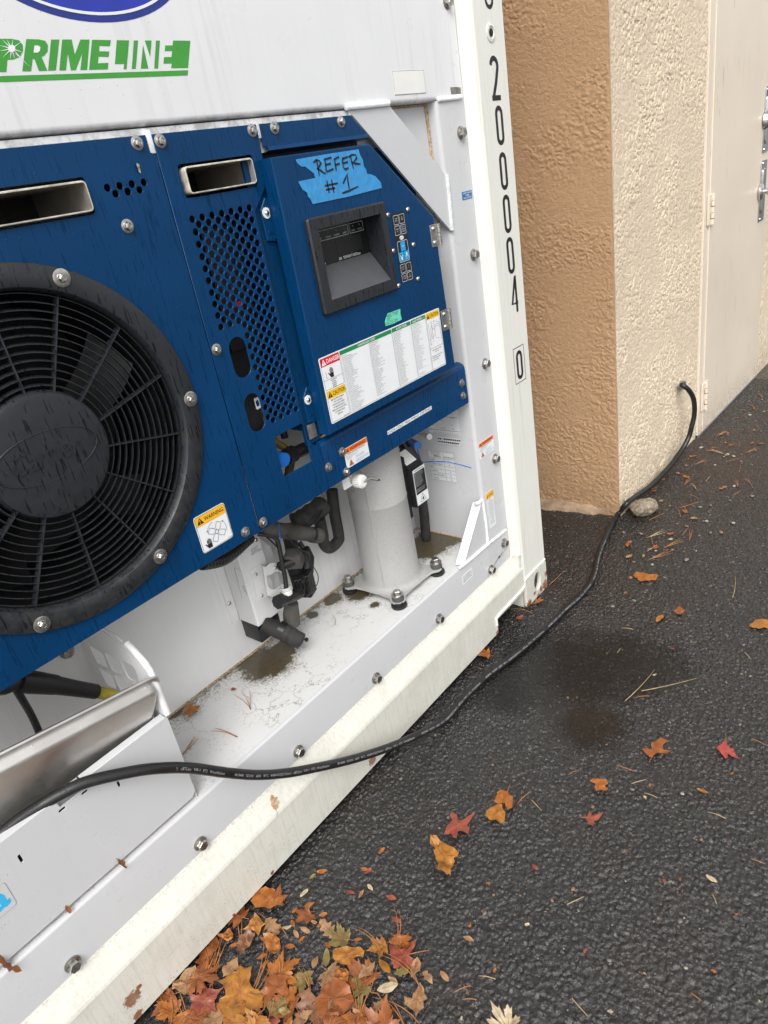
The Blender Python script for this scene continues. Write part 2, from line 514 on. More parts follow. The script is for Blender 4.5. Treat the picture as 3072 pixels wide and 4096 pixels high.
class MB:
    def __init__(s):
        s.v = []; s.f = []; s.mi = []; s.mats = []; s.sm = []
    def mat(s, m):
        if m not in s.mats:
            s.mats.append(m)
        return s.mats.index(m)
    def add(s, vs, fs, m, smooth=False):
        o = len(s.v)
        s.v += [tuple(v) for v in vs]
        k = s.mat(m)
        for f in fs:
            s.f.append([o + i for i in f]); s.mi.append(k); s.sm.append(smooth)
    def box(s, a, b, m, bev=0.):
        bm = bmesh.new()
        bmesh.ops.create_cube(bm, size=1)
        ce = (Vector(a) + Vector(b)) / 2
        sz = Vector([abs(q - p) for p, q in zip(a, b)])
        for v in bm.verts:
            v.co = Vector([c * z for c, z in zip(v.co, sz)]) + ce
        if bev:
            bmesh.ops.bevel(bm, geom=bm.edges[:], offset=bev, segments=2, profile=.6, affect='EDGES')
        s.bm(bm, m, bev > 0)
    def bm(s, bm, m, smooth=False):
        bmesh.ops.recalc_face_normals(bm, faces=bm.faces[:])
        bm.verts.index_update()
        s.add([v.co.copy() for v in bm.verts], [[v.index for v in f.verts] for f in bm.faces], m, smooth)
        bm.free()
    def poly(s, fr, pts, m, w=0.):
        s.add([fr(u, v, w) for u, v in pts], [list(range(len(pts)))], m)
    def rect(s, fr, u0, v0, u1, v1, m, w=0., r=0., t=0.):
        pts = rrect(u0, v0, u1, v1, r)
        if t:
            s.prism(fr, pts, w, w + t, m)
        else:
            s.poly(fr, pts, m, w)
    def frame(s, fr, u0, v0, u1, v1, lw, m, w=0., r=0.):
        a = rrect(u0, v0, u1, v1, r)
        b = rrect(u0 + lw, v0 + lw, u1 - lw, v1 - lw, max(r - lw, 1e-5) if r else 0)
        n = len(a)
        s.add([fr(u, v, w) for u, v in a + b], [[i, (i + 1) % n, n + (i + 1) % n, n + i] for i in range(n)], m)
    def prism(s, fr, pts, w0, w1, m, smooth=False, bev=0.):
        n = len(pts)
        if bev:
            cx = sum(p[0] for p in pts) / n; cy = sum(p[1] for p in pts) / n
            ins = inset(pts, bev)
            vs = [fr(u, v, w0) for u, v in pts] + [fr(u, v, w1 - bev) for u, v in pts] + [fr(u, v, w1) for u, v in ins]
            fs = [list(range(n))[::-1]] + [[i, (i + 1) % n, n + (i + 1) % n, n + i] for i in range(n)] + \
                 [[n + i, n + (i + 1) % n, 2 * n + (i + 1) % n, 2 * n + i] for i in range(n)] + [list(range(2 * n, 3 * n))]
        else:
            vs = [fr(u, v, w0) for u, v in pts] + [fr(u, v, w1) for u, v in pts]
            fs = [list(range(n))[::-1], list(range(n, 2 * n))] + [[i, (i + 1) % n, n + (i + 1) % n, n + i] for i in range(n)]
        s.add(vs, fs, m, smooth)
    def tube(s, pts, r, m, seg=12, caps=True, smooth=True, rf=None):
        pts = [Vector(p) for p in pts]
        n = len(pts)
        T = [(pts[min(i + 1, n - 1)] - pts[max(i - 1, 0)]).normalized() for i in range(n)]
        nrm = T[0].orthogonal().normalized()
        vs = []
        for i, p in enumerate(pts):
            if i:
                nrm = (nrm - T[i] * nrm.dot(T[i]))
                nrm = nrm.normalized() if nrm.length > 1e-6 else T[i].orthogonal().normalized()
            bn = T[i].cross(nrm)
            rr = rf(i / (n - 1)) * r if rf else (r[i] if isinstance(r, list) else r)
            for k in range(seg):
                a = 2 * PI * k / seg
                vs.append(p + (nrm * math.cos(a) + bn * math.sin(a)) * rr)
        fs = [[i * seg + k, i * seg + (k + 1) % seg, (i + 1) * seg + (k + 1) % seg, (i + 1) * seg + k] for i in range(n - 1) for k in range(seg)]
        if caps:
            fs += [list(range(seg))[::-1], [(n - 1) * seg + k for k in range(seg)]]
        s.add(vs, fs, m, smooth)
    def lathe(s, prof, m, o=(0, 0, 0), ax='z', seg=32, smooth=True, a0=0., a1=2 * PI):
        """prof: (radius, height) pairs round the axis"""
        o = Vector(o)
        full = abs(a1 - a0 - 2 * PI) < 1e-6
        k = seg if full else seg + 1
        vs = []
        for r, h in prof:
            for i in range(k):
                a = a0 + (a1 - a0) * i / seg
                c, d = r * math.cos(a), r * math.sin(a)
                vs.append(o + (Vector((c, d, h)) if ax == 'z' else Vector((c, -h, d)) if ax == 'y' else Vector((h, c, d))))
        fs = []
        for j in range(len(prof) - 1):
            for i in range(seg):
                i2 = (i + 1) % k
                fs.append([j * k + i, j * k + i2, (j + 1) * k + i2, (j + 1) * k + i])
        s.add(vs, fs, m, smooth)
    def stroke(s, fr, pts, wd, m, w=0., closed=False, taper=False):
        """a flat pen line"""
        pts = [Vector((p[0], p[1])) for p in pts]
        n = len(pts)
        L_, R_ = [], []
        for i in range(n):
            a = pts[(i - 1) % n] if closed or i else pts[i]
            b = pts[(i + 1) % n] if closed or i < n - 1 else pts[i]
            d = (b - a).normalized()
            q = Vector((-d.y, d.x))
            k = 1.
            if 0 < i < n - 1 or closed:
                e = (pts[i] - pts[(i - 1) % n]).normalized()
                k = 1 / max(.5, abs(Vector((-e.y, e.x)).dot(q)))
            h = wd / 2 * k * ((.75 + .25 * math.sin(i * 2.3)) if taper else 1)
            L_.append(pts[i] + q * h); R_.append(pts[i] - q * h)
        vs = [fr(p.x, p.y, w) for p in L_] + [fr(p.x, p.y, w) for p in R_]
        rng = range(n) if closed else range(n - 1)
        s.add(vs, [[i, (i + 1) % n, n + (i + 1) % n, n + i] for i in rng], m)
    def text(s, fr, body, u, v, h, m, w=0., width=None, align='l', bold=0., shear=0., sx=1.):
        """lettering: cap height h, baseline at v; width fixes the full width"""
        vs, fs, x0, x1 = glyphs(body, bold, shear)
        if not vs:
            return
        k = h / .7
        kx = width / (x1 - x0) if width else k * sx
        wd = (x1 - x0) * kx
        off = {'l': 0, 'c': -wd / 2, 'r': -wd}[align]
        s.add([fr(u + off + (a - x0) * kx, v + b * k, w) for a, b in vs], fs, m)
    def build(s, name, parent=None, loc=None):
        me = bpy.data.meshes.new(name)
        if loc is not None:
            L0 = Vector(loc)
            me.from_pydata([tuple(Vector(v) - L0) for v in s.v], [], s.f)
        else:
            me.from_pydata(s.v, [], s.f)
        for m in s.mats:
            me.materials.append(MAT[m])
        me.polygons.foreach_set('material_index', s.mi)
        me.polygons.foreach_set('use_smooth', s.sm)
        me.update()
        if any(s.sm):
            try:
                me.set_sharp_from_angle(angle=math.radians(38))
            except Exception:
                pass
        o = bpy.data.objects.new(name, me)
        COL.objects.link(o)
        if loc is not None:
            o.location = loc
        if parent is not None:
            o.parent = parent
        return o

_G = {}
def glyphs(body, bold, shear):
    key = (body, bold, shear)
    if key not in _G:
        c = bpy.data.curves.new('t', 'FONT')
        c.body = body; c.resolution_u = 2; c.offset = bold; c.shear = shear
        o = bpy.data.objects.new('t', c)
        me = bpy.data.meshes.new_from_object(o)
        vs = [(q.co.x, q.co.y) for q in me.vertices]
        fs = [list(p.vertices) for p in me.polygons]
        xs = [a for a, b in vs] or [0, 1]
        _G[key] = (vs, fs, min(xs), max(xs))
        bpy.data.meshes.remove(me); bpy.data.objects.remove(o); bpy.data.curves.remove(c)
    return _G[key]

def rrect(u0, v0, u1, v1, r=0., seg=4):
    if not r:
        return [(u0, v0), (u1, v0), (u1, v1), (u0, v1)]
    out = []
    for cx, cy, a in ((u1 - r, v0 + r, -90), (u1 - r, v1 - r, 0), (u0 + r, v1 - r, 90), (u0 + r, v0 + r, 180)):
        for i in range(seg + 1):
            t = math.radians(a + 90 * i / seg)
            out.append((cx + r * math.cos(t), cy + r * math.sin(t)))
    return out
def circ(cx, cy, r, n=24, ry=None, a0=0):
    ry = ry or r
    return [(cx + r * math.cos(a0 + 2 * PI * i / n), cy + ry * math.sin(a0 + 2 * PI * i / n)) for i in range(n)]
def inset(pts, d):
    n = len(pts); out = []
    ar = sum(pts[i][0] * pts[(i + 1) % n][1] - pts[(i + 1) % n][0] * pts[i][1] for i in range(n))
    sg = 1 if ar > 0 else -1
    for i in range(n):
        p = Vector(pts[i]); a = (p - Vector(pts[i - 1])); b = (Vector(pts[(i + 1) % n]) - p)
        a = a.normalized() if a.length > 1e-9 else b.normalized()
        b = b.normalized() if b.length > 1e-9 else a
        q = Vector((-(a.y + b.y), a.x + b.x))
        q = q.normalized() * sg if q.length > 1e-6 else Vector((0, 0))
        out.append((p.x + q.x * d, p.y + q.y * d))
    return out
def catmull(pts, n=8):
    pts = [Vector(p) for p in pts]
    out = []
    for i in range(len(pts) - 1):
        p0 = pts[max(i - 1, 0)]; p1 = pts[i]; p2 = pts[i + 1]; p3 = pts[min(i + 2, len(pts) - 1)]
        for k in range(n):
            t = k / n
            out.append(.5 * ((2 * p1) + (p2 - p0) * t + (2 * p0 - 5 * p1 + 4 * p2 - p3) * t * t + (3 * p1 - p0 - 3 * p2 + p3) * t ** 3))
    out.append(pts[-1])
    return out

def sheet(name, parent, mats, outline, holes, y, thick, bev=.0007):
    """a flat panel with holes facing the viewer; outer face at y"""
    c = bpy.data.curves.new(name, 'CURVE')
    c.dimensions = '2D'; c.fill_mode = 'BOTH'
    for pts in [outline] + holes:
        sp = c.splines.new('POLY')
        sp.points.add(len(pts) - 1)
        for p, q in zip(sp.points, pts):
            p.co = (q[0], q[1], 0, 1)
        sp.use_cyclic_u = True
    c.extrude = thick / 2 - bev
    c.bevel_depth = bev
    c.bevel_resolution = 0
    c.offset = -bev
    o = bpy.data.objects.new(name, c)
    me = bpy.data.meshes.new_from_object(o)
    bpy.data.objects.remove(o); bpy.data.curves.remove(c)
    for v in me.vertices:
        x, z, h = v.co
        v.co = (x, y + thick / 2 - h, z)
    me.name = name
    me.materials.clear()
    me.materials.append(MAT[mats])
    o = bpy.data.objects.new(name, me)
    COL.objects.link(o)
    o.parent = parent
    return o

def tag(o, label=None, cat=None, group=None, kind=None):
    if label: o['label'] = label
    if cat: o['category'] = cat
    if group: o['group'] = group
    if kind: o['kind'] = kind
    return o
def empty(name, loc=(0, 0, 0)):
    o = bpy.data.objects.new(name, None)
    o.empty_display_size = .05
    COL.objects.link(o)
    o.location = loc
    return o
def copy_at(src, parent, M4):
    c = src.copy()
    COL.objects.link(c)
    c.parent = parent
    c.matrix_local = M4
    return c

# ================================================================== GROUND
import numpy as np
def cell_noise(ix, iy, k):
    n_ = (ix * 374761393 + iy * 668265263 + k * 974711) & 0xffffffff
    n_ = ((n_ ^ (n_ >> 13)) * 1274126177) & 0xffffffff
    return ((n_ ^ (n_ >> 16)) & 0xffff) / 65535.0
def f1(X, Y, size, seed):
    """stones: distance to the nearest jittered point and that stone's own random number"""
    gx, gy = np.floor(X / size).astype(np.int64), np.floor(Y / size).astype(np.int64)
    best = np.full(X.shape, 9.0); idv = np.zeros(X.shape)
    for dx in (-1, 0, 1):
        for dy in (-1, 0, 1):
            cx, cy = gx + dx, gy + dy
            px = (cx + .5 + .85 * (cell_noise(cx, cy, seed) - .5)) * size
            py = (cy + .5 + .85 * (cell_noise(cx, cy, seed + 1) - .5)) * size
            d = np.hypot(X - px, Y - py) / size
            m_ = d < best
            best = np.where(m_, d, best); idv = np.where(m_, cell_noise(cx, cy, seed + 2), idv)
    return best, idv
def vnoise(X, Y, size, seed):
    gx, gy = np.floor(X / size).astype(np.int64), np.floor(Y / size).astype(np.int64)
    fx, fy = X / size - gx, Y / size - gy
    fx = fx * fx * (3 - 2 * fx); fy = fy * fy * (3 - 2 * fy)
    c00, c10, c01, c11 = [cell_noise(gx + i, gy + j, seed) for i, j in ((0, 0), (1, 0), (0, 1), (1, 1))]
    return (c00 * (1 - fx) + c10 * fx) * (1 - fy) + (c01 * (1 - fx) + c11 * fx) * fy - .5
def ground_height(X, Y):
    wx, wy = X + .006 * vnoise(X, Y, .012, 5), Y + .006 * vnoise(X, Y, .012, 6)
    d1, i1 = f1(wx, wy, .0098, 11)
    d2, i2 = f1(wx, wy, .0058, 31)
    tl = np.sin(i1 * 91) * np.sin(X * 420) * .25 + np.cos(i1 * 57) * np.sin(Y * 420) * .25
    h1 = (.35 + .65 * i1) * np.clip((.60 - d1) / .26, 0, 1) * (1 + tl)
    h2 = (.3 + .7 * i2) * np.clip((.58 - d2) / .30, 0, 1)
    h = .0034 * h1 * (i1 > .30) + .0021 * h2
    h = h - .0030 + .0016 * vnoise(X, Y, .035, 41) + .004 * vnoise(X, Y, .22, 51) + .003 * vnoise(X, Y, .6, 61)
    pc = P(2330, 2700, 'z', 0)                       # the hollow that holds the puddle
    rr = np.hypot((X - pc.x) / 1.0, (Y - pc.y) / .75)
    h = h - .0032 * np.exp(-(rr / .27) ** 4)
    return h
ST = .0029
gx0, gx1, gy0, gy1 = -1.75, 2.55, -1.25, .42
nx, ny = int((gx1 - gx0) / ST), int((gy1 - gy0) / ST)
X, Y = np.meshgrid(np.linspace(gx0, gx1, nx), np.linspace(gy0, gy1, ny))
Zg = ground_height(X, Y)
edge = np.minimum(np.minimum(X - gx0, gx1 - X), np.minimum(Y - gy0, gy1 - Y))
Zg = np.where(edge < .03, Zg * (edge / .03) - .006 * (1 - edge / .03), Zg)
nv = nx * ny
co = np.empty((nv + 4, 3), np.float32)
co[:nv, 0] = X.ravel(); co[:nv, 1] = Y.ravel(); co[:nv, 2] = Zg.ravel()
co[nv:] = [(-60, -60, -.0045), (60, -60, -.0045), (60, 60, -.0045), (-60, 60, -.0045)]
ii = (np.arange(ny - 1)[:, None] * nx + np.arange(nx - 1)[None, :]).ravel()
q = np.stack([ii, ii + 1, ii + nx + 1, ii + nx], 1)
q = np.vstack([q, [[nv, nv + 1, nv + 2, nv + 3]]]).astype(np.int32)
me = bpy.data.meshes.new('asphalt_ground')
me.vertices.add(nv + 4); me.vertices.foreach_set('co', co.ravel())
me.loops.add(q.size); me.loops.foreach_set('vertex_index', q.ravel())
me.polygons.add(len(q)); me.polygons.foreach_set('loop_start', np.arange(0, q.size, 4, dtype=np.int32))
me.polygons.foreach_set('use_smooth', np.ones(len(q), bool))
me.update(calc_edges=True)
me.materials.append(MAT['wet_asphalt'])
ground = bpy.data.objects.new('asphalt_ground', me); COL.objects.link(ground)
tag(ground, 'wet black asphalt pavement strewn with autumn leaves', 'pavement', kind='structure')

pd = MB()
pp = [P(u, v, 'z', .0015) for u, v in ((1950, 2480), (2120, 2400), (2300, 2350), (2520, 2380), (2750, 2450), (2900, 2560), (2890, 2740), (2780, 2850), (2700, 2960),
      (2600, 3080), (2400, 3130), (2230, 3110), (2100, 3040), (2000, 2990), (1900, 2950), (1800, 2940), (1780, 2850))]
pts = []
n = len(pp)
for i in range(n):
    a, b, c, d = pp[i - 1], pp[i], pp[(i + 1) % n], pp[(i + 2) % n]
    for k in range(6):
        t = k / 6
        q = .5 * ((2 * b) + (c - a) * t + (2 * a - 5 * b + 4 * c - d) * t * t + (3 * b - a - 3 * c + d) * t ** 3)
        j = mnoise.noise(q * 14) * .035 + mnoise.noise(q * 45) * .015
        q = q + Vector((j, mnoise.noise(q * 14 + Vector((5, 5, 5))) * .035, 0))
        pts.append((q.x, q.y))
pd.poly(FZ(.0015), pts, 'puddle_water')
pud = pd.build('puddle')
tag(pud, 'shallow dark puddle beside the black cable', 'puddle', kind='structure')

# ================================================================== BUILDING
bld = empty('stucco_building', (.6074, -.03, 0))
tag(bld, 'stucco building with brown side wall and beige front wall', 'building')
BI = bld.location
def bpart(mb, name, parent=None):
    o = mb.build(name, None, loc=tuple(BI))
    o.location = (0, 0, 0)
    o.parent = parent or bld
    return o
H = 3.4
e1 = Vector((.6074, -.03, 0)); e2 = Vector((12.0, -.269, 0))
def wpt(x):                                         # foot of the beige wall at x
    return -.03 - .02098 * (x - .6074)
def wall_grid(mb, fn, a0, a1, z0, z1, st, m, hfun):
    nu, nv_ = int((a1 - a0) / st), int((z1 - z0) / st)
    A_, Z_ = np.meshgrid(np.linspace(a0, a1, nu), np.linspace(z0, z1, nv_))
    Hh = hfun(A_, Z_)
    ed_ = np.minimum(np.minimum(A_ - a0, a1 - A_), z1 - Z_)
    Hh = Hh * np.clip(ed_ / .012, 0, 1)
    vs_ = [fn(a_, z_, h_) for a_, z_, h_ in zip(A_.ravel().tolist(), Z_.ravel().tolist(), Hh.ravel().tolist())]
    fs_ = [[j * nu + i, j * nu + i + 1, (j + 1) * nu + i + 1, (j + 1) * nu + i] for j in range(nv_ - 1) for i in range(nu - 1)]
    mb.add(vs_, fs_, m, True)
def sstep(a, lo, hi):
    t_ = np.clip((a - lo) / (hi - lo), 0, 1); return t_ * t_ * (3 - 2 * t_)
def h_brown(A, Z):
    wx, wz = A + .010 * vnoise(A, Z, .03, 71), Z + .010 * vnoise(A, Z, .03, 72)
    n_ = vnoise(wx, wz * 1.6, .0150, 73) * .45 + vnoise(wx, wz * 1.3, .0085, 74) * .65 + vnoise(wx, wz, .0055, 75) * .55
    mk = .35 + .65 * sstep(vnoise(A, Z, .16, 76) + .5 * vnoise(A, Z, .07, 77), -.25, .2)
    return (.0026 * sstep(n_, -.20, .20) + .0014 * vnoise(A, Z, .0055, 78)) * mk
def h_beige(A, Z):
    wx, wz = A + .008 * vnoise(A, Z, .02, 81), Z + .008 * vnoise(A, Z, .02, 82)
    n_ = vnoise(wx * 1.2, wz, .0125, 83) * .5 + vnoise(wx, wz, .0070, 84) * .8
    mk = .45 + .55 * sstep(vnoise(A, Z, .13, 86), -.3, .1)
    return (.0044 * sstep(n_, -.30, .02) + .0012 * vnoise(A, Z, .0055, 88)) * mk
KB = (.70 - .6074) / 6.03
b = MB()
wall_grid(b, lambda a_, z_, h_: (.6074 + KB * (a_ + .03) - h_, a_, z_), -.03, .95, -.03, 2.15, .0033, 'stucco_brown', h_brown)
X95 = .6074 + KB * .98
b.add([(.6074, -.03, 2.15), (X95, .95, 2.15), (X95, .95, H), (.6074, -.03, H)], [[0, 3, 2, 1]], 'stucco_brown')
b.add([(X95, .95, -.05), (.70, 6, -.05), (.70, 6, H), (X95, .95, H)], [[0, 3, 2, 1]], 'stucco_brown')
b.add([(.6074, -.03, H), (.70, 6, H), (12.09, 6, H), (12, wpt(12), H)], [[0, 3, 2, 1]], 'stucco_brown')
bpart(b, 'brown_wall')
b = MB()
def bw(x0, x1, z0, z1):
    b.add([(x0, wpt(x0), z0), (x1, wpt(x1), z0), (x1, wpt(x1), z1), (x0, wpt(x0), z1)], [[0, 1, 2, 3]], 'stucco_beige')
DX0, DX1, DH = 1.545, 2.57, 2.15
bw(.6074, DX0, DH, H); bw(DX0, DX1, DH, H)
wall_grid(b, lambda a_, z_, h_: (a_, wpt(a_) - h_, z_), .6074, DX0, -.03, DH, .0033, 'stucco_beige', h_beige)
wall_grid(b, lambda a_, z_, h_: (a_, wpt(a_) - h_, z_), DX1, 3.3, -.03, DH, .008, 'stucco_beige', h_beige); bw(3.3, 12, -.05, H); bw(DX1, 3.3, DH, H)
b.add([(12, wpt(12), -.05), (12.09, 6, -.05), (12.09, 6, H), (12, wpt(12), H)], [[0, 1, 2, 3]], 'stucco_beige')
b.add([(12.09, 6, -.05), (.7, 6, -.05), (.7, 6, H), (12.09, 6, H)], [[0, 1, 2, 3]], 'stucco_beige')
bpart(b, 'beige_wall')
b = MB()
n_ = 150
vs = []
for i in range(n_ + 1):
    z = -.02 + (H + .02) * i / n_
    wd = .009 + .006 * mnoise.noise(Vector((0, 7, z * 9))) + .004 * mnoise.noise(Vector((3, 0, z * 40))) + .006 * (z > 1.2)
    vs += [(.6066, -.0312, z), (.6074 + wd, wpt(.6074 + wd) - .0012, z)]
b.add(vs, [[2 * i, 2 * i + 1, 2 * i + 3, 2 * i + 2] for i in range(n_)], 'stucco_edge')
bpart(b, 'corner_paint_edge')
# crumbling foot of the brown wall
b = MB()
ft = []
random.seed(3)
NN = 40
for i in range(NN + 1):
    y = -.0 + .02 + i * .03
    q = Vector((y * 9, 1.3, 0))
    n1 = mnoise.noise(q) * .5 + mnoise.noise(q * 3.1) * .35
    lip = .055 + .03 * n1 if i > 1 else .008
    if i < 9: lip = lip * (.25 + .08 * i)
    hgt = .018 + .010 * mnoise.noise(q * 2 + Vector((9, 0, 0)))
    x = .6074 + .0154 * (y + .03)
    ft += [(x + .002, y, hgt + .014), (x - lip * .35, y, hgt + .006), (x - lip * .8, y, hgt - .004), (x - lip, y, -.004)]
b.add(ft, [[i * 4 + k, i * 4 + k + 1, i * 4 + k + 5, i * 4 + k + 4] for i in range(NN) for k in range(3)], 'foundation_stucco', True)
bpart(b, 'footing')
# door with its frame
b = MB()
def fr_b(off):                                     # frame on the beige wall, w out of it
    return lambda u, v, w=0.: Vector((u, wpt(u) - off - w, v))
F0 = fr_b(0)
b.prism(F0, rrect(DX0, -.01, DX0 + .055, DH), -.03, .010, 'door_paint', bev=.003)
b.prism(F0, rrect(DX1 - .055, -.01, DX1, DH), -.03, .010, 'door_paint', bev=.003)
b.prism(F0, rrect(DX0 + .056, DH - .055, DX1 - .056, DH), -.03, .010, 'door_paint', bev=.003)
bpart(b, 'door_frame')
b = MB()
b.prism(F0, rrect(DX0 + .058, .012, DX1 - .058, DH - .058), -.03, .016, 'door_paint', bev=.003)
door = bpart(b, 'door')
b = MB()
b.prism(F0, rrect(DX0, -.02, DX1, .011), -.03, .018, 'zinc', bev=.002)
bpart(b, 'threshold')
def dpart(mb, name):
    o = mb.build(name, None, loc=tuple(BI)); o.location = (0, 0, 0); o.parent = door; return o
for z0, z1, rusty_ in ((.13, .275, 1), (1.02, 1.15, 1), (1.93, 2.06, 0)):
    b = MB()
    u0 = DX0 + .03
    b.prism(F0, rrect(u0, z0, u0 + .03, z1, .003), .012, .020, 'door_paint', bev=.001)
    b.prism(F0, rrect(u0 + .034, z0, u0 + .075, z1, .003), .017, .022, 'door_paint', bev=.001)
    for k in range(5):
        zz = z0 + (z1 - z0) * k / 5
        b.tube([F0(u0 + .036, zz + .001, .024), F0(u0 + .036, zz + (z1 - z0) / 5 - .002, .024)], .009, 'door_paint', 10)
        if rusty_ and k in (1, 3):
            b.tube([F0(u0 + .036, zz - .001, .024), F0(u0 + .036, zz + .002, .024)], .0092, 'rust', 10)
            b.prism(F0, rrect(u0 + .022, zz, u0 + .026, zz + .022), .0202, .0206, 'rust')
    dpart(b, 'hinge')
for zc, knob in ((1.395, 0), (1.06, 1)):
    b = MB()
    ux = 2.425
    b.prism(F0, rrect(ux - .05, zc - .15, ux + .05, zc + .15, .012), .017, .021, 'bright_steel', bev=.0015)
    b.prism(F0, rrect(ux - .028, zc - .11, ux + .028, zc + .11, .02), .0212, .027, 'bright_steel', bev=.003)
    o = Vector((ux, wpt(ux), zc))
    if knob:
        b.lathe([(.0, .019), (.040, .019), (.040, .026), (.034, .032), (.016, .036), (.014, .055), (.028, .062), (.033, .075), (.027, .090), (0., .093)], 'bright_steel', o + Vector((-.045, 0, 0)), 'y', 28)
    else:
        b.lathe([(.0, .019), (.042, .019), (.040, .030), (.028, .052), (.020, .058), (0, .058)], 'bright_steel', o + Vector((-.04, 0, 0)), 'y', 28)
    for s1 in (-1, 1):
        b.lathe([(0, .0215), (.008, .0215), (.006, .026), (0, .027)], 'bright_steel', o + Vector((-.036, 0, s1 * .135)), 'y', 12)
    dpart(b, 'handle' if knob else 'lock')
# grey ring where the cable leaves the wall
hp = P(2712, 1540, 'y', wpt(1.04))
b = MB()
b.lathe([(.013, -.01), (.013, .03), (.021, .03), (.021, -.01)], 'zinc', hp, 'y', 24)
b.lathe([(.030, -.004), (.030, .004), (.02, .006)], 'zinc', hp, 'y', 24)
bpart(b, 'conduit_ring')

# ================================================================== CONTAINER
con = empty('refrigerated_container')
tag(con, 'white refrigerated shipping container with blue cooling unit panels and large black fan', 'container')
YF = .035                                           # the unit's flange lies this far behind the frame's face
Z0R, ZF, ZT = .018, .171, .219                      # sill: foot, fold, top
LX = -2.438
# frame: bottom rail
b = MB()
xr = -.163
def rail_x(x0, x1, zb=Z0R):
    m = 'rail_paint'
    prof = [(0.006, zb), (0, zb + .006), (0, ZF - .006), (.0025, ZF + .001), (.035, ZT), (.06, ZT + .002), (.06, zb)]
    k = len(prof)
    b.add([(x0, y, z) for y, z in prof] + [(x1, y, z) for y, z in prof],
          [[i, (i + 1) % k, k + (i + 1) % k, k + i] for i in range(k)] + [list(range(k))[::-1], [k + i for i in range(k)]], m)
xpk0 = P(1993, 2520, 'y', 0).x                      # left side of the pocket beside the corner casting
xpk1 = P(2100, 2400, 'y', 0).x
rail_x(LX + .02, xpk0)
# the stretch over the pocket is a little higher
b.add([], [], 'rail_paint')
m = 'rail_paint'
prof = [(0, .077), (0, ZF - .006), (.0025, ZF + .001), (.035, ZT), (.06, ZT + .002), (.06, .077)]
k = len(prof)
b.add([(xpk0, y, z) for y, z in prof] + [(xr - .0, y, z) for y, z in prof[:4]] + [(xr, y, z) for y, z in prof[4:]],
      [[i, (i + 1) % k, k + (i + 1) % k, k + i] for i in range(k)] + [list(range(k))[::-1], [k + i for i in range(k)]], m)
# mitre towards the post
b.add([(xr, 0, .10), (xr, 0, ZF - .004), (-.159, .0, ZF), (-.189, .035, ZT), (xr, .035, ZT)], [[1, 2, 3, 4]], m)
b.box((xpk0 - .02, .055, .018), (xpk0, .16, .17), m)
b.box((xpk0, .14, .018), (xr, .16, .17), 'dark_inside')
rail = b.build('bottom_rail', con)
rail['label'] = 'cream lower sill with a sloping top, chipped and rusty at its foot'
# weld round the pocket
b = MB()
def bead(pts, r, m='cream_w', step=.0045, mb=None):
    pts = [Vector(p) for p in pts]
    L_ = [0]
    for i in range(1, len(pts)):
        L_.append(L_[-1] + (pts[i] - pts[i - 1]).length)
    n = max(6, int(L_[-1] / step) * 3)
    out = []; rr = []
    j = 0
    for i in range(n + 1):
        s_ = L_[-1] * i / n
        while j < len(L_) - 2 and s_ > L_[j + 1]:
            j += 1
        t = (s_ - L_[j]) / max(1e-9, L_[j + 1] - L_[j])
        out.append(pts[j].lerp(pts[j + 1], t))
        rr.append(r * (1 - .10 * (i % 3)) * (1 + .12 * mnoise.noise(out[-1] * 60)))
    rr[0] *= .6; rr[-1] *= .6
    mb.tube(out, rr, m, 8)
MAT['cream_w'] = MAT['post_paint']
bead([(xpk0 - .006, -.001, .055), (xpk0 - .007, -.001, .086), (xpk0 + .012, -.001, .090), (-.185, -.001, .093), (-.160, -.001, .098)], .0055, mb=b)
b.build('pocket_weld', con)

# frame: corner post
b = MB()
HT = 2.896
prof = [(0, 0), (-.004, -.0015 + .0015), (-.159, 0), (-.166, .004), (-.178, .035), (-.178, .09), (0, .09)]
prof = [(-.0015, .0035), (-.005, 0), (-.150, 0), (-.160, .004), (-.178, .035), (-.178, .09), (-.0015, .09)]
k = len(prof)
zb = .119
b.add([(x, y, zb) for x, y in prof] + [(x, y, HT) for x, y in prof],
      [[(i + 1) % k, i, k + i, k + (i + 1) % k] for i in range(k)] + [list(range(k)), [k + i for i in range(k)][::-1]], 'post_paint')
post = b.build('corner_post', con)
b = MB()
b.box((-.178 + .002, .004, .10), (-.157, .05, ZT + .008), 'rail_paint', .004)
b.build('post_gusset', con)
# casting with its slot
slot = [(x, z) for x, z in circ(0, 0, .022, 28, .035)]
sc_ = P(2149, 2342, 'y', 0)
slot = [(sc_.x + a, .066 + c) for a, c in [(p[0], max(-.012, min(.012, p[1])) * 0 + p[1]) for p in slot]]
cast = sheet('corner_casting', con, 'rail_paint', rrect(-.158, .0, -.0005, .1185, .010), [slot], -.003, .016, .003)
b = MB()
b.box((-.158, .013, 0), (-.146, .17, .1185), 'rail_paint', .002)
b.box((-.014, .013, 0), (-.001, .17, .1185), 'rail_paint', .002)
b.box((-.146, .013, .108), (-.014, .17, .1185), 'rail_paint')
b.box((-.146, .05, 0), (-.014, .06, .108), 'grimy_steel')
b.build('casting_body', cast)
b = MB()
bead([(-.160, .000, .10), (-.158, -.003, .1195), (-.13, -.0015, .1215), (-.06, -.0015, .122), (-.002, .0, .121)], .0038, mb=b)
b.build('casting_weld', cast)

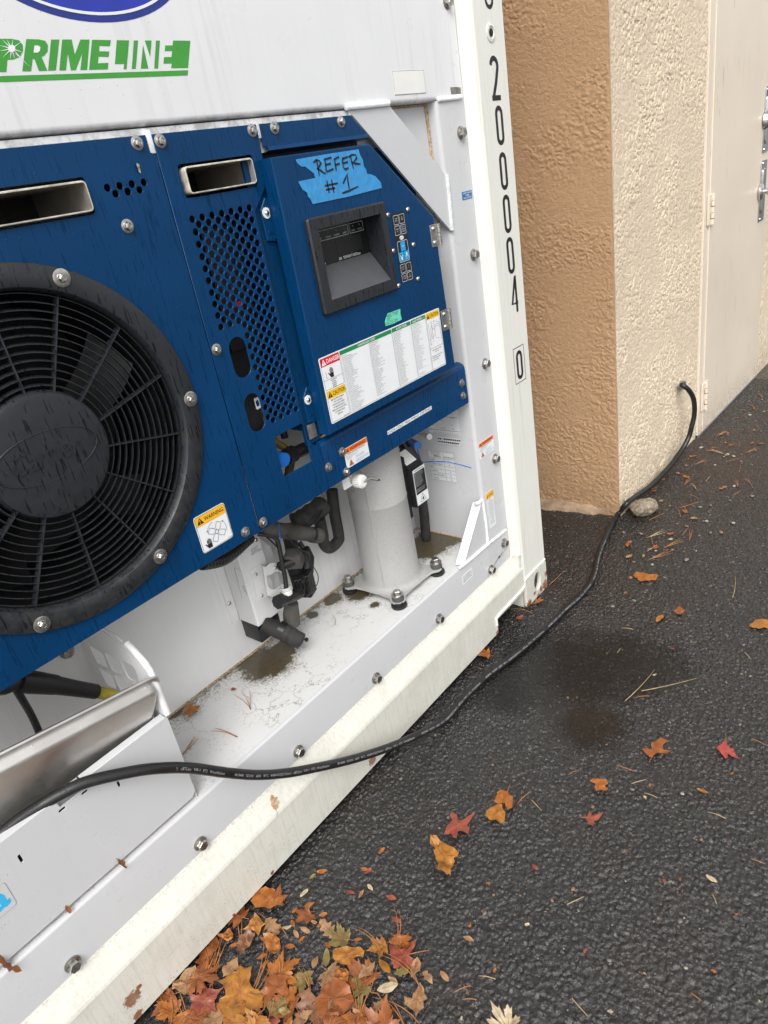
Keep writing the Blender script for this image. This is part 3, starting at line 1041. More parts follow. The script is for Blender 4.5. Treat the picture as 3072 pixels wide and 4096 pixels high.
# container number painted down the post
num = MB()
def digit():
    global num
    num.build('digit', post); num = MB()
FP = FY(-.0004)
def ring(cx, z0, z1, hw, wd, mb, fr, m):
    r = hw - wd / 2
    pts = []
    for i in range(9):
        a = PI * i / 8
        pts.append((cx + r * math.cos(a), z1 - wd / 2 - r + r * math.sin(a)))
    for i in range(9):
        a = PI + PI * i / 8
        pts.append((cx + r * math.cos(a), z0 + wd / 2 + r + r * math.sin(a)))
    mb.stroke(fr, pts, wd, m, closed=True)
CX = -.0675
for z1, z0 in ((1.5905, 1.4935), (1.4765, 1.3795), (1.3675, 1.2640), (1.2530, 1.1495)):
    ring(CX, z0, z1, .0200, .0118, num, FP, 'ink'); digit()
def arc(cx, cy, r, a0, a1, n=8, ry=None):
    return [(cx + r * math.cos(math.radians(a0 + (a1 - a0) * i / n)), cy + (ry or r) * math.sin(math.radians(a0 + (a1 - a0) * i / n))) for i in range(n + 1)]
num.stroke(FP, arc(-.072, 1.683, .017, 175, -20, 10) + [(-.068, 1.645), (-.0885, 1.6065)], .0125, 'ink')
num.stroke(FY(-.0006), [(-.0945, 1.6085), (-.050, 1.6085)], .0125, 'ink'); digit()
num.stroke(FP, arc(-.070, 1.829, .0165, 180, 360, 8) + [(-.0535, 1.90)], .0095, 'ink')
num.stroke(FP, [(-.0865, 1.829), (-.0865, 1.90)], .0095, 'ink'); num.build('letter', post); num = MB()
num.stroke(FP, [(-.0535, 1.034), (-.0535, 1.1415)], .0115, 'ink')
num.stroke(FY(-.0006), [(-.0560, 1.137), (-.0800, 1.062), (-.0460, 1.062)], .0100, 'ink'); digit()
ring(-.0675, .826, .918, .0190, .0115, num, FP, 'ink')
num.frame(FP, -.1010, .8160, -.0345, .9300, .0024, 'ink')
num.build('boxed_digit', post)
b = MB()
hc = P(1962, 130, 'y', 0)
b.lathe([(.0215, -.0005), (.0215, .002), (.015, .003), (.013, -.004), (.009, -.006)], 'cream_w', (hc.x, 0, hc.z), 'y', 24)
b.lathe([(.0095, .0022), (.0, .0030)], 'dark_inside', (hc.x, 0, hc.z), 'y', 16)
b.build('drain_plug', post)
# left post and the box of the container
b = MB()
b.add([(LX + .0015 - x if False else LX - x, y, .02) for x, y in prof] + [(LX - x, y, HT) for x, y in prof],
      [[i, (i + 1) % k, k + (i + 1) % k, k + i] for i in range(k)] + [list(range(k))[::-1], [k + i for i in range(k)]], 'post_paint')
b.build('corner_post', con)
b = MB()
b.box((LX + .004, .40, .16), (-.004, 6.05, HT - .01), 'wall_white')
b.box((LX + .01, .092, .15), (-.0035, .41, .30), 'cream_paint')
b.box((-.18 + .002, .0905, .30), (-.003, .41, HT - .02), 'wall_white')
b.box((LX + .003, .0905, .30), (LX + .178, .41, HT - .02), 'wall_white')
b.box((LX + .003, .001, HT - .12), (-.003, .41, HT), 'post_paint')
b.build('container_body', con)

# ---- mounting flange of the cooling unit
FLT, ZE = 1.6185, .343                              # underside of the upper panel; top edge of the lower flange
XI = -.306
b = MB()
def chan(pts, x0, x1, m):                            # strip running in x with profile pts (y, z)
    k = len(pts)
    b.add([(x0, y, z) for y, z in pts] + [(x1, y, z) for y, z in pts], [[i, i + 1, k + i + 1, k + i] for i in range(k - 1)], m, True)
lower = [(YF + .004, ZT - .004), (YF, ZT), (YF, ZE - .007), (YF + .0006, ZE - .004), (YF + .0022, ZE - .0018), (YF + .005, ZE - .0006), (YF + .009, ZE)]
chan(lower, LX + .18, XI, 'unit_white')
chan([(YF + .004, ZT - .004), (YF, ZT), (YF, ZE - .001)], XI, -.181, 'unit_white')
b.build('lower_flange', con)
b = MB()
pr = [(-.178, YF), (XI + .012, YF), (XI + .006, YF + .0015), (XI + .002, YF + .005), (XI, YF + .012), (XI, .334)]
k = len(pr)
zt2 = FLT
b.add([(x, y, ZE - .0005 if y <= YF + .02 else .341) for x, y in pr] + [(x, y, zt2 - (.0005 if y <= YF + .0055 else .001)) for x, y in pr], [[i + 1, i, k + i, k + i + 1] for i in range(k - 1)], 'unit_white', True)
side = b.build('side_wall', con)
b = MB()
b.add([(LX + .2, YF + .009, .3425), (XI, YF + .009, .3425), (XI, .335, .341), (LX + .2, .335, .341)], [[0, 1, 2, 3]], 'floor_paint')
flo = b.build('compartment_floor', con)
b = MB()
b.add([(LX + .2, .331, .30), (XI + .01, .331, .30), (XI + .01, .331, 1.72), (LX + .2, .331, 1.72)], [[0, 1, 2, 3]], 'wall_white')
# grimy bead of sealant where the wall meets the floor
sl = [(LX + .2 + i * .02, .3285 + .0015 * mnoise.noise(Vector((i * .9, 0, 0))), .3425) for i in range(int((XI - LX - .2) / .02))]
b.tube(sl, .0032, 'caulk', 6)
b.tube([(XI - .002, .33 - i * .02, .3425) for i in range(14)], .003, 'caulk', 6)
b.build('back_wall', con)
b = MB()
b.box((LX + .2, .05, 1.60), (-.67, .331, 1.615), 'dark_inside')
b.box((-.67, .07, 1.60), (XI, .331, 1.616), 'dark_inside')
b.box((LX + .18, .04, .34), (LX + .22, .331, 1.62), 'wall_white')
b.build('compartment_lining', con)

# ---- upper panel
b = MB()
up = [(YF, 2.78), (YF, FLT + .010), (YF + .001, FLT + .005), (YF + .0035, FLT + .0018), (YF + .008, FLT), (YF + .05, FLT - .001)]
k = len(up)
b.add([(LX + .18, y, z) for y, z in up] + [(-.181, y, z) for y, z in up], [[i, k + i, k + i + 1, i + 1] for i in range(k - 1)], 'panel_white', True)
upper = b.build('upper_panel', con)

def z1(x, y):
    p = P(.6329 * x, .6329 * y, 'y', YF)
    return (p.x, p.z)
FF = FY(YF - .0004)
b = MB()
gp = [
    [(-55, 243), (75, 246), (120, 255), (143, 285), (145, 320), (125, 360), (85, 375), (46, 379), (39, 455), (-72, 456)],
    [(165, 247), (245, 249), (285, 258), (302, 285), (300, 325), (280, 350), (262, 360), (299, 447), (245, 449), (218, 375), (205, 372), (196, 450), (140, 451)],
    [(322, 250), (374, 250), (353, 445), (303, 447)],
    [(392, 250), (452, 250), (472, 345), (507, 250), (565, 250), (550, 441), (507, 443), (519, 335), (478, 443), (447, 444), (428, 335), (416, 444), (374, 445)],
    [(581, 251), (700, 254), (694, 292), (628, 290), (625, 324), (690, 325), (685, 360), (622, 358), (618, 400), (684, 397), (680, 438), (562, 441)],
    [(737, 254), (815, 255), (799, 437), (780, 437), (784, 404), (725, 405)],
    [(845, 256), (872, 256), (857, 435), (832, 436)],
    [(903, 283), (937, 433), (889, 434)], [(914, 256), (957, 256), (948, 360)],
    [(985, 256), (1010, 257), (998, 432), (974, 433)],
    [(1093, 256), (1202, 258), (1188, 429), (1081, 431), (1085, 402), (1032, 402), (1036, 361), (1083, 360), (1087, 322), (1040, 323), (1043, 287), (1090, 287)],
    [(-300, 490), (1188, 444), (1185, 477), (-300, 530)]]
for q in gp:
    b.poly(FF, [z1(*p) for p in q][::-1], 'logo_green')
# white cut-outs: the eye of the R, the burst on the P
FW2 = FY(YF - .0008)
b.poly(FW2, [z1(*p) for p in ((216, 288), (240, 289), (254, 298), (251, 322), (236, 334), (211, 333))], 'panel_white')
cc = (72, 308)
b.poly(FY(YF - .0010), [z1(cc[0] + 23 * math.cos(a * PI / 9), cc[1] + 23 * math.sin(a * PI / 9)) for a in range(18)], 'panel_white')
for tx, ty in ((8, 247), (40, 246), (80, 246), (137, 262), (145, 333), (120, 364), (92, 372), (62, 379), (15, 365), (-10, 325), (-12, 285), (188, 425)):
    d = Vector((tx - cc[0], ty - cc[1])); q = Vector((-d.y, d.x)).normalized() * 4.5
    b.poly(FW2, [z1(cc[0] + q.x, cc[1] + q.y), z1(cc[0] - q.x, cc[1] - q.y), z1(tx, ty)], 'panel_white')
b.build('line_logo', upper)
b = MB()
ox, oz = -1.199, 1.866
b.poly(FY(YF - .0003), circ(ox, oz, .194, 72, .102), 'logo_navy')
n = 72
a = circ(ox, oz, .1815, n, .0925); c = circ(ox, oz, .176, n, .0885)
b.add([FY(YF - .0010)(u, v) for u, v in a + c], [[i, (i + 1) % n, n + (i + 1) % n, n + i] for i in range(n)], 'sticker_white')
b.poly(FY(YF - .0007), c, 'logo_blue')
b.text(FY(YF - .0011), 'Carrier', ox, oz - .022, .062, 'sticker_white', align='c', width=.26, shear=.35, bold=.01)
b.build('oval_badge', upper)
b = MB()
b.prism(FY(YF - .0002), rrect(-.4700, 1.6365, -.3455, 1.6850), 0, .0008, 'sticker_cream')
b.frame(FY(YF - .0011), -.4700, 1.6365, -.3455, 1.6850, .0008, 'print_grey')
b.build('blank_label', upper)
b = MB()
b.prism(FY(YF - .0002), [(-.2355, 1.6300), (-.190, 1.6285), (-.189, 1.6430), (-.205, 1.6450), (-.2365, 1.6450)], 0, .0006, 'grimy_steel')
b.build('tape_residue', upper)

# ---- brace with weld beads
b = MB()
b.prism(FY(YF), [(-.6487, 1.6190), (-.3080, 1.3125), (-.2990, 1.4470), (-.4985, 1.6190)][::-1], -.006, .0, 'unit_white', bev=.0008)
brace = b.build('diagonal_brace', con)
b = MB()
yb = YF - .001
bead([(-.652, yb, 1.6205), (-.60, yb, 1.6205), (-.4985, yb, 1.6215)], .0075, 'weld', .0036, b)
b.build('weld_bead', brace); b = MB()
bead([(-.2985, yb, 1.449), (-.3000, yb, 1.40), (-.3045, yb, 1.310)], .0065, 'weld', .0036, b)
b.build('weld_bead', brace); b = MB()
bead([(-.300, yb, 1.6200), (-.24, yb, 1.6205), (-.190, yb, 1.6215)], .0065, 'weld', .0036, b)
b.build('weld_bead', brace)
b = MB()
b.add([(-.66, .068, 1.617), (XI, .068, 1.617), (XI, .068, 1.30), (-.66, .068, 1.30)], [[0, 1, 2, 3]], 'unit_white')
cl = [(XI - .003 + .0015 * mnoise.noise(Vector((i * .8, 3, 0))), .066, 1.612 - i * .008) for i in range(26)]
b.tube(cl, [.0045 * (1 + .35 * mnoise.noise(Vector((i * 1.3, 0, 7)))) for i in range(26)], 'caulk', 7)
b.tube([(-.50 + i * .012, .066, 1.6155) for i in range(17)], .0035, 'caulk', 6)
b.build('recess_panel', con)
# ---- lower gusset
b = MB()
# a thin triangular plate standing out of the flange, with a folded lip
gA, gB, gC = P(1930, 2003, 'y', YF), P(1840, 2255, 'y', YF), P(1950, 2178, 'y', YF)
b.prism(FY(YF), [(-.452, .345), (-.306, .345), (-.306, .497), (-.318, .500)], -.004, .0, 'unit_white', bev=.0008)
b.add([(-.4535, YF - .004, .345), (-.3185, YF - .004, .5005), (-.3340, YF + .018, .5045), (-.4700, YF + .018, .3480)], [[0, 3, 2, 1]], 'unit_white')
b.add([(-.4700, YF + .018, .3480), (-.3340, YF + .018, .5045), (-.3320, YF + .018, .5025), (-.4675, YF + .018, .3445)], [[0, 1, 2, 3]], 'unit_white')
b.build('triangular_gusset', con)
b = MB()
bead([(-.480, yb, .346), (-.455, yb, .343), (-.40, yb, .341), (-.306, yb, .340)], .0060, 'weld', .0036, b)
bead([(-.306, yb, .340), (-.25, yb, .336), (-.190, yb, .334)], .0048, 'weld', .0036, b)
b.build('weld_bead', con); b = MB()
bead([(-.306, yb, .335), (-.304, yb, .42), (-.308, yb, .497)], .0050, 'weld', .0036, b)
bead([(-.345, yb + .002, .507), (-.33, yb, .503), (-.308, yb, .505)], .0065, 'weld', .0036, b)
b.build('weld_bead', con)

# ---- fasteners
def flange_bolt():
    b = MB()
    b.lathe([(.0, 0), (.0160, 0), (.0160, .0022), (.0145, .0028), (.0130, .0028)], 'grimy_steel', (0, 0, 0), 'y', 28)
    b.lathe([(.0135, .0028), (.0138, .0052), (.0120, .0060), (.011, .0060)], 'steel', (0, 0, 0), 'y', 28)
    hx = circ(0, 0, .0118, 6, a0=.3)
    b.prism(lambda u, v, w=0.: Vector((u, -w, v)), hx, .0060, .0150, 'steel', bev=.0009)
    b.text(lambda u, v, w=0.: Vector((u, -.0153, v)), 'A2', 0, -.002, .0035, 'dark_metal', align='c')
    return b.build('bolt')
def panel_bolt(washer=.0115):
    b = MB()
    b.lathe([(.0, 0), (washer, 0), (washer, .0012), (washer * .92, .0016), (.008, .0018)], 'steel', (0, 0, 0), 'y', 26)
    b.lathe([(.0082, .0018), (.0078, .0030), (.0066, .0034)], 'steel', (0, 0, 0), 'y', 22)
    b.prism(lambda u, v, w=0.: Vector((u, -w, v)), circ(0, 0, .0066, 6, a0=.2), .0034, .0085, 'steel', bev=.0006)
    b.lathe([(.0045, .0086), (.0038, .0090), (.0030, .0087)], 'zinc', (0, 0, 0), 'y', 14)
    return b.build('bolt')
def pan_screw(r=.0065, washer=0.):
    b = MB()
    h0 = 0
    if washer:
        b.lathe([(0, 0), (washer, 0), (washer, .0014), (r, .0016)], 'sticker_cream', (0, 0, 0), 'y', 24)
        h0 = .0015
    b.lathe([(r, h0), (r * .98, h0 + r * .25), (r * .75, h0 + r * .55), (r * .35, h0 + r * .68), (0, h0 + r * .70)], 'bright_steel', (0, 0, 0), 'y', 22)
    for a, c in ((r * .5, r * .1), (r * .1, r * .5)):
        b.rect(lambda u, v, w=0.: Vector((u, -(h0 + r * .705), v)), -a, -c, a, c, 'dark_inside')
    return b.build('screw')
_proto = {}
def fasten(kind, parent, x, z, y, *a):
    key = (kind, a)
    rot = Matrix.Rotation(random.uniform(0, 6.28), 4, 'Y')
    if key not in _proto:
        o = {'flange': flange_bolt, 'panel': panel_bolt, 'screw': pan_screw}[kind](*a)
        _proto[key] = o
    else:
        o = _proto[key].copy()
        COL.objects.link(o)
    o.parent = parent
    o.matrix_local = Matrix.Translation((x, y, z)) @ rot
    o.name = 'screw' if kind == 'screw' else 'bolt'
    return o
b = MB()
b.tube(catmull([(-.211, YF - .010, .286), (-.222, YF - .006, .272), (-.245, YF - .003, .262), (-.268, YF - .003, .256), (-.300, YF - .009, .248)], 6), .0009, 'zinc', 6)
b.tube([(-.248, YF - .004, .2612), (-.256, YF - .004, .2592)], .0022, 'dark_metal', 8)
b.tube(catmull([(-.214, YF - .010, .284), (-.232, YF - .004, .262), (-.246, YF - .003, .261)], 6), .0008, 'zinc', 6)
b.build('seal_wire', con)
for i in range(7):
    fasten('flange', con, -.3060 - .308 * i, .2410, YF)
for z in (.2935, .6055, .9180, 1.2325, 1.5400, 1.8265, 2.12):
    fasten('flange', con, -.2110, z, YF)

# ---- white frame behind the blue panels
b = MB()
b.box((LX + .2, .0425, 1.555), (-.600, .050, 1.6155), 'panel_white')
b.box((-1.1725, .0335, 1.5755), (-1.1625, .0425, 1.612), 'panel_white', .001)
b.box((-.9205, .0335, 1.580), (-.9135, .0425, 1.612), 'panel_white', .001)
b.box((-.640, .036, 1.604), (-.628, .0425, 1.6165), 'panel_white', .001)
b.build('panel_frame', con)

# ---- fan panel
FCX, FCZ = -1.527, 1.162
YP = .0330
def slotrect(x0, z0, x1, z1, r=.006):
    return rrect(x0, z0, x1, z1, r, 3)
holes = [slotrect(-1.560, 1.4995, -1.3095, 1.5545)]
for x, z in ((-1.2743, 1.534), (-1.2628, 1.5235), (-1.2509, 1.534), (-1.2389, 1.5237), (-1.2271, 1.534), (-1.2157, 1.5235), (-1.2035, 1.534)):
    holes.append(circ(x, z, .0058, 16))
holes.append(circ(FCX, FCZ, .262, 64))
outl = [(LX + .45, .8315), (-1.1640, .8315), (-1.1640, 1.574), (-1.1745, 1.578), (-1.1745, 1.6045), (LX + .45, 1.6045)]
fanp = sheet('fan_panel', con, 'blue_paint', outl, holes, YP, .003)
fanp['label'] = 'blue front panel that carries the big fan guard'
b = MB()
b.box((LX + .46, YP + .004, .8322), (-1.168, YP + .018, .835), 'blue_dark')
b.build('panel_lip', fanp)
for x, z in ((-1.1955, 1.5935), (-1.2600, 1.4725), (-1.2023, .8500)):
    fasten('panel', fanp, x, z, YP)
def duct(x0, z0, x1, z1, parent):
    b = MB()
    a = rrect(x0, z0, x1, z1, .007, 3); c = rrect(x0 + .0028, z0 + .0028, x1 - .0028, z1 - .0028, .0045, 3)
    n = len(a)
    ya, yb_ = .0265, .21
    va = [(u, ya + .001, v) for u, v in a]; vb = [(u, ya, v) for u, v in inset(a, .0009)]
    vc = [(u, ya, v) for u, v in c]; vd = [(u, yb_, v) for u, v in c]; ve = [(u, .08, v) for u, v in a]
    def strip(p, q, m, sm=False):
        b.add(p + q, [[i, (i + 1) % n, n + (i + 1) % n, n + i] for i in range(n)], m, sm)
    strip(ve, va, 'cream_edge'); strip(va, vb, 'cream_edge'); strip(vb, vc, 'cream_edge'); strip(vc, vd, 'duct_inside')
    b.add(vd, [list(range(n))], 'dark_inside')
    return b.build('air_duct', parent)
duct(-1.555, 1.5035, -1.3125, 1.5495, fanp)
# fan guard: ring, grille rings, spokes, hub
fan = MB()
fan.lathe([(.2985, .0015), (.2975, .006), (.294, .0085), (.268, .0100), (.262, .0085), (.2585, .004), (.2565, -.006), (.2560, -.03)], 'black_plastic', (FCX, YP, FCZ), 'y', 96)
R0, R1, NR = .104, .2575, 12
def gy(r):                                          # grille stands proud near the hub
    t = (r - R0) / (R1 - R0)
    return .004 - .012 * t
for i in range(1, NR + 1):
    r = R0 + (R1 - R0) * (i - .35) / NR
    h = gy(r)
    fan.lathe([(r, h), (r + .0015, h), (r + .0036, h - .011), (r + .0021, h - .011), (r, h)], 'black_plastic', (FCX, YP, FCZ), 'y', 96, smooth=False)
for i in range(14):
    a = math.radians(-13 + 360 / 14 * i)
    d = Vector((math.cos(a), 0, math.sin(a))); q = Vector((-d.z, 0, d.x)) * .0013
    o = Vector((FCX, YP, FCZ))
    p0, p1 = o + d * .100, o + d * .263
    vs = []
    for p, r in ((p0, R0), (p1, R1)):
        for s_ in (-1, 1):
            for dy in (-gy(r) - .0015, -gy(r) + .013):
                vs.append(p + q * s_ + Vector((0, dy, 0)))
    fan.add(vs, [[0, 1, 3, 2], [4, 6, 7, 5], [0, 2, 6, 4], [1, 5, 7, 3], [0, 4, 5, 1], [2, 3, 7, 6]], 'black_plastic')
guard = fan.build('fan_guard', con)
guard['label'] = 'round black plastic fan guard with curved ribs and spokes'
b = MB()
b.lathe([(.108, -.014), (.1055, .002), (.1015, .0075), (.092, .0095), (.050, .0115), (0, .0120)], 'black_plastic', (FCX, YP, FCZ), 'y', 72)
hub = b.build('hub_cap', guard)
b = MB()
e = circ(FCX - .006, FCZ + .002, .088, 60, .040)
b.tube([(u, YP - .0110 + .02 * abs(((u - FCX) ** 2 + (v - FCZ) ** 2)) , v) for u, v in e + [e[0]]], .0012, 'black_plastic', 6, caps=False)
FT = lambda u, v, w=0.: Vector((u, YP - .0118 - w, v))
_p = (FCX - .006, FCZ - .011)
vs, fs, x0, x1 = glyphs('Carrier', .0, .35)
kk = .118 / (x1 - x0)
top = [FT(_p[0] - .059 + (a - x0) * kk, _p[1] + c * kk * 1.25, .0014) for a, c in vs]
bot = [p + Vector((0, .0025, 0)) for p in top]
nn = len(top)
ec = {}
for f in fs:
    for i in range(len(f)):
        e_ = (f[i], f[(i + 1) % len(f)])
        if (e_[1], e_[0]) in ec: del ec[(e_[1], e_[0])]
        else: ec[e_] = 1
b.add(top + bot, [list(f) for f in fs] + [[a, c, nn + c, nn + a] for a, c in ec], 'black_plastic')
b.build('embossed_script', guard)
for a in (65, 0, -65, 115, 180, 245):
    fasten('panel', guard, FCX + .2825 * math.cos(math.radians(a)), FCZ + .2825 * math.sin(math.radians(a)), YP - .0100, .0145)
b = MB()
b.lathe([(.2555, .0), (.2555, -.12), (.250, -.23), (0, -.235)], 'dark_inside', (FCX, YP + .004, FCZ), 'y', 48)
b.lathe([(.07, -.03), (.07, -.2)], 'dark_metal', (FCX, YP + .004, FCZ), 'y', 24)
for i in range(5):                                  # blades
    a0 = math.radians(15 + 72 * i)
    vs = []
    for j in range(7):
        r = .07 + (.243 - .07) * j / 6
        wd = math.radians(32 - 14 * j / 6)
        sw = math.radians(14) * (j / 6) ** 1.5
        for k_ in range(5):
            t = k_ / 4
            a = a0 + sw + wd * (t - .5)
            vs.append((FCX + r * math.cos(a), YP + .055 + .055 * t + .01 * math.sin(PI * t), FCZ + r * math.sin(a)))
    b.add(vs, [[j * 5 + k_, j * 5 + k_ + 1, j * 5 + k_ + 6, j * 5 + k_ + 5] for j in range(6) for k_ in range(4)], 'dark_inside', True)
b.build('fan_blades', con)
b = MB()
b.box((LX + .46, .055, .862), (-1.19, .31, .870), 'dark_metal')  # unseen floor of the housing, added to shade the cable compartment below
b.build('fan_housing', con)

# ---- grille panel
holes = [slotrect(-1.1265, 1.4985, -.9495, 1.5540)]
for k_ in range(13):
    x = -1.125 + .01165 * k_
    nrow = 20
    for n_ in range(nrow):
        z = (1.4631 if k_ % 2 == 0 else 1.4525) - .0218 * n_
        if k_ < 5 and n_ > 9 - (k_ == 1) - (k_ == 3) * 1: continue
        if z < 1.044: continue
        holes.append(circ(x, z, .00625, 14))
def stad(cx, cz, hw, hh, tilt=0):
    pts = []
    for a0, s_ in ((0, 1), (180, -1)):
        for i in range(9):
            a = math.radians(a0 + 180 * i / 8)
            pts.append((hw * math.cos(a), s_ * (hh - hw) + hw * math.sin(a)))
    return [(cx + x, cz + z) for x, z in pts]
holes.append(stad(-1.0985, 1.1985, .0215, .041))
holes.append(stad(-1.0975, 1.0810, .0215, .041))
holes.append(rrect(-1.0640, .9185, -.9750, 1.0125, .007, 3))
outl = [(-1.1620, .8315), (-.9455, .8315), (-.9470, .945), (-.9620, .957), (-.9725, .975), (-.9725, 1.455), (-.9610, 1.466), (-.9235, 1.503), (-.9215, 1.578), (-.9215, 1.6045), (-1.1620, 1.6045)]
grp = sheet('grille_panel', con, 'blue_paint', outl, holes, YP, .003)
grp['label'] = 'narrow blue panel with a honeycomb of round holes, two oval holes and a square window'
for x, z in ((-1.1490, 1.5930), (-.9352, 1.5945), (-1.1502, 1.2293), (-1.1515, .8480)):
    fasten('panel', grp, x, z, YP)
duct(-1.1190, 1.5035, -.9555, 1.5490, grp)
b = MB()
b.box((-1.150, .10, 1.09), (-.99, .20, 1.49), 'dark_inside')  # black boxes added behind the holes for their shade, carrying the labels seen there
b.box((-1.075, .085, 1.20), (-.985, .10, 1.44), 'dark_metal', .003)
FI = FY(.0845)
for i, (s_, zz) in enumerate((('A', 1.37), ('100', 1.345), ('HV', 1.318))):
    b.text(FI, s_, -1.028, zz, .010, 'print_grey', align='c')
b.rect(FI, -1.04, 1.285, -1.02, 1.295, 'sticker_red', w=.0002)
b.box((-1.118, .060, 1.03), (-1.06, .066, 1.12), 'dark_inside')
b.prism(FY(.0598), rrect(-1.0715, 1.0760, -1.0580, 1.1010, .003), 0, .0008, 'sticker_white')
b.poly(FY(.0588), circ(-1.0648, 1.0885, .0042, 18, .0070), 'logo_navy')
b.box((-1.16, .235, .90), (-.94, .24, 1.56), 'dark_inside')
b.build('grille_shade_backing', con)
b = MB()                                             # valve seen through the window
w0 = P(1180, 1810, 'y', .10)
b.tube([w0 + Vector((-.10, .05, .0)), w0 + Vector((-.02, .0, .0)), w0 + Vector((.03, -.005, -.001))], .0155, 'rubber', 16)
for i in range(24):
    a = 2 * PI * i / 24
    b.tube([w0 + Vector((-.028, .018 * math.cos(a), .018 * math.sin(a))), w0 + Vector((-.004, .018 * math.cos(a), .018 * math.sin(a)))], .0022, 'rubber', 5)
b.tube([w0 + Vector((.028, -.005, -.001)), w0 + Vector((.052, -.008, -.002))], .012, 'rubber', 16)
b.tube([w0 + Vector((-.09, .05, .075)), w0 + Vector((-.03, .03, .04)), w0 + Vector((.0, .02, .0))], .009, 'brass_pipe', 10)
b.tube([w0 + Vector((-.06, .03, -.10)), w0 + Vector((-.015, .03, -.065)), w0 + Vector((.0, .02, -.02))], .011, 'brass_pipe', 10)
b.tube([w0 + Vector((.03, .06, .09)), w0 + Vector((.03, .06, .02))], .009, 'rubber', 10)
b.build('service_valve', con)
b = MB()
c0 = P(1140, 1840, 'y', .065)
b.lathe([(.0, .0), (.0155, .0), (.0165, -.002), (.0165, -.055)], 'cap_blue', c0 + Vector((-.0, 0, 0)), 'y', 28)
capo = b.build('valve_cap', con)
capo['label'] = 'bright blue plastic valve cap in the square window'

# ---- strip above the control door
b = MB()
b.prism(FY(YP), [(-.9135, 1.5640), (-.6035, 1.5640), (-.6035, 1.5720), (-.6410, 1.6045), (-.9125, 1.6045)], -.003, 0, 'blue_paint', bev=.0008)
b.add([(-.9135, YP + .0005, 1.566), (-.604, YP + .0005, 1.566), (-.604, YP - .010, 1.5630), (-.9135, YP - .010, 1.5630), (-.604, YP - .012, 1.5565), (-.9135, YP - .012, 1.5565),
       (-.604, YP + .012, 1.553), (-.9135, YP + .012, 1.553)], [[0, 1, 2, 3], [3, 2, 4, 5], [5, 4, 6, 7]], 'blue_paint', True)
st = b.build('header_strip', con)
for x, z in ((-.8757, 1.5950), (-.6768, 1.5935)):
    fasten('panel', st, x, z, YP)
b = MB()
b.box((-.915, .062, 1.53), (-.60, .07, 1.60), 'dark_inside')  # black sheets stand for the shade in the gaps round the door
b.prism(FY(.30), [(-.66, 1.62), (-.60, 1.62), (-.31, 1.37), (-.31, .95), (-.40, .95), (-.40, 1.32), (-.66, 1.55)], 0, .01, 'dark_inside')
b.build('gap_shade_backing', con)

# ---- control door
D = FY(0)
door_o = [(-.9335, .970), (-.9335, 1.543), (-.6320, 1.543), (-.4250, 1.362), (-.4130, .970)]
b = MB()
di = inset(door_o, .0035)
n = len(door_o)
b.add([D(u, v, -.032) for u, v in door_o] + [D(u, v, -.0035) for u, v in door_o] + [D(u, v, -.001) for u, v in inset(door_o, .0008)] + [D(u, v, 0) for u, v in di],
      [[j * n + i, j * n + (i + 1) % n, (j + 1) * n + (i + 1) % n, (j + 1) * n + i] for j in range(3) for i in range(n)], 'blue_paint', True)
cdoor = b.build('control_door', con)
face = sheet('door_face', cdoor, 'blue_paint', di, [rrect(-.8700, 1.2360, -.6300, 1.4130, .004)], 0.0, .0016, .0001)
cdoor['label'] = 'blue control cabinet door with a cut-off upper right corner'
b = MB()
b.box((-.972, .040, .955), (-.925, .046, 1.545), 'blue_dark')
b.box((-.925, .050, .968), (-.42, .22, 1.535), 'blue_dark')  # darker blue body put in behind the door to blacken its gaps
b.box((-.42, .045, .955), (-.388, .22, 1.34), 'blue_dark')
for zc, in ((1.442,), (1.050,)):
    b.prism(FY(.0385), [(-.9565, zc - .045), (-.930, zc - .050), (-.930, zc + .033), (-.9400, zc + .033), (-.9565, zc + .012)], -.001, .004, 'blue_paint', bev=.001)
    b.prism(FY(.0345), rrect(-.950, zc - .034, -.937, zc - .027, .002), 0, .001, 'blue_dark', bev=.0003)
    b.box((-.936, .030, zc - .044), (-.9335, .040, zc + .03), 'blue_dark')
b.prism(FY(.0385), rrect(-.962, .966, -.937, 1.000), 0, .0015, 'grimy_steel')
cab = b.build('control_cabinet', con)
for zc in (1.442, 1.050):
    fasten('screw', cab, -.9440, zc + .006, .0345, .0055, .0105)
# display with a sloped hood
OX0, OX1, OZ0, OZ1 = -.8800, -.6205, 1.2260, 1.4230
IX0, IX1, IZ0, IZ1 = -.8530, -.6440, 1.2540, 1.3990
b = MB()
yo = -.011
a = rrect(OX0, OZ0, OX1, OZ1, .006); n = len(a)
a2 = inset(a, .0035)
c = [(IX0, IZ0), (IX1, IZ0), (IX1, IZ1), (IX0, IZ1)]
b.add([D(u, v, 0) for u, v in a] + [D(u, v, .0075) for u, v in a] + [D(u, v, .011) for u, v in a2],
      [[i, (i + 1) % n, n + (i + 1) % n, n + i] for i in range(n)] + [[n + i, n + (i + 1) % n, 2 * n + (i + 1) % n, 2 * n + i] for i in range(n)], 'black_plastic', True)
def fillring(mb, fr, outer, inner, m, w):
    # both loops counter-clockwise: join by bands to the four corners
    n, k = len(outer), len(inner)
    vs = [fr(u, v, w) for u, v in outer] + [fr(u, v, w) for u, v in inner]
    def near(p): return min(range(k), key=lambda j: (inner[j][0] - p[0]) ** 2 + (inner[j][1] - p[1]) ** 2)
    fs = []
    for i in range(n):
        i2 = (i + 1) % n
        j, j2 = near(outer[i]), near(outer[i2])
        fs.append([i, i2, n + j2, n + j] if j != j2 else [i, i2, n + j])
    mb.add(vs, fs, m)
fillring(b, D, a2, c, 'black_plastic', .011)
def q4(p, m, smooth=False):
    b.add(p, [[0, 1, 2, 3]], m)
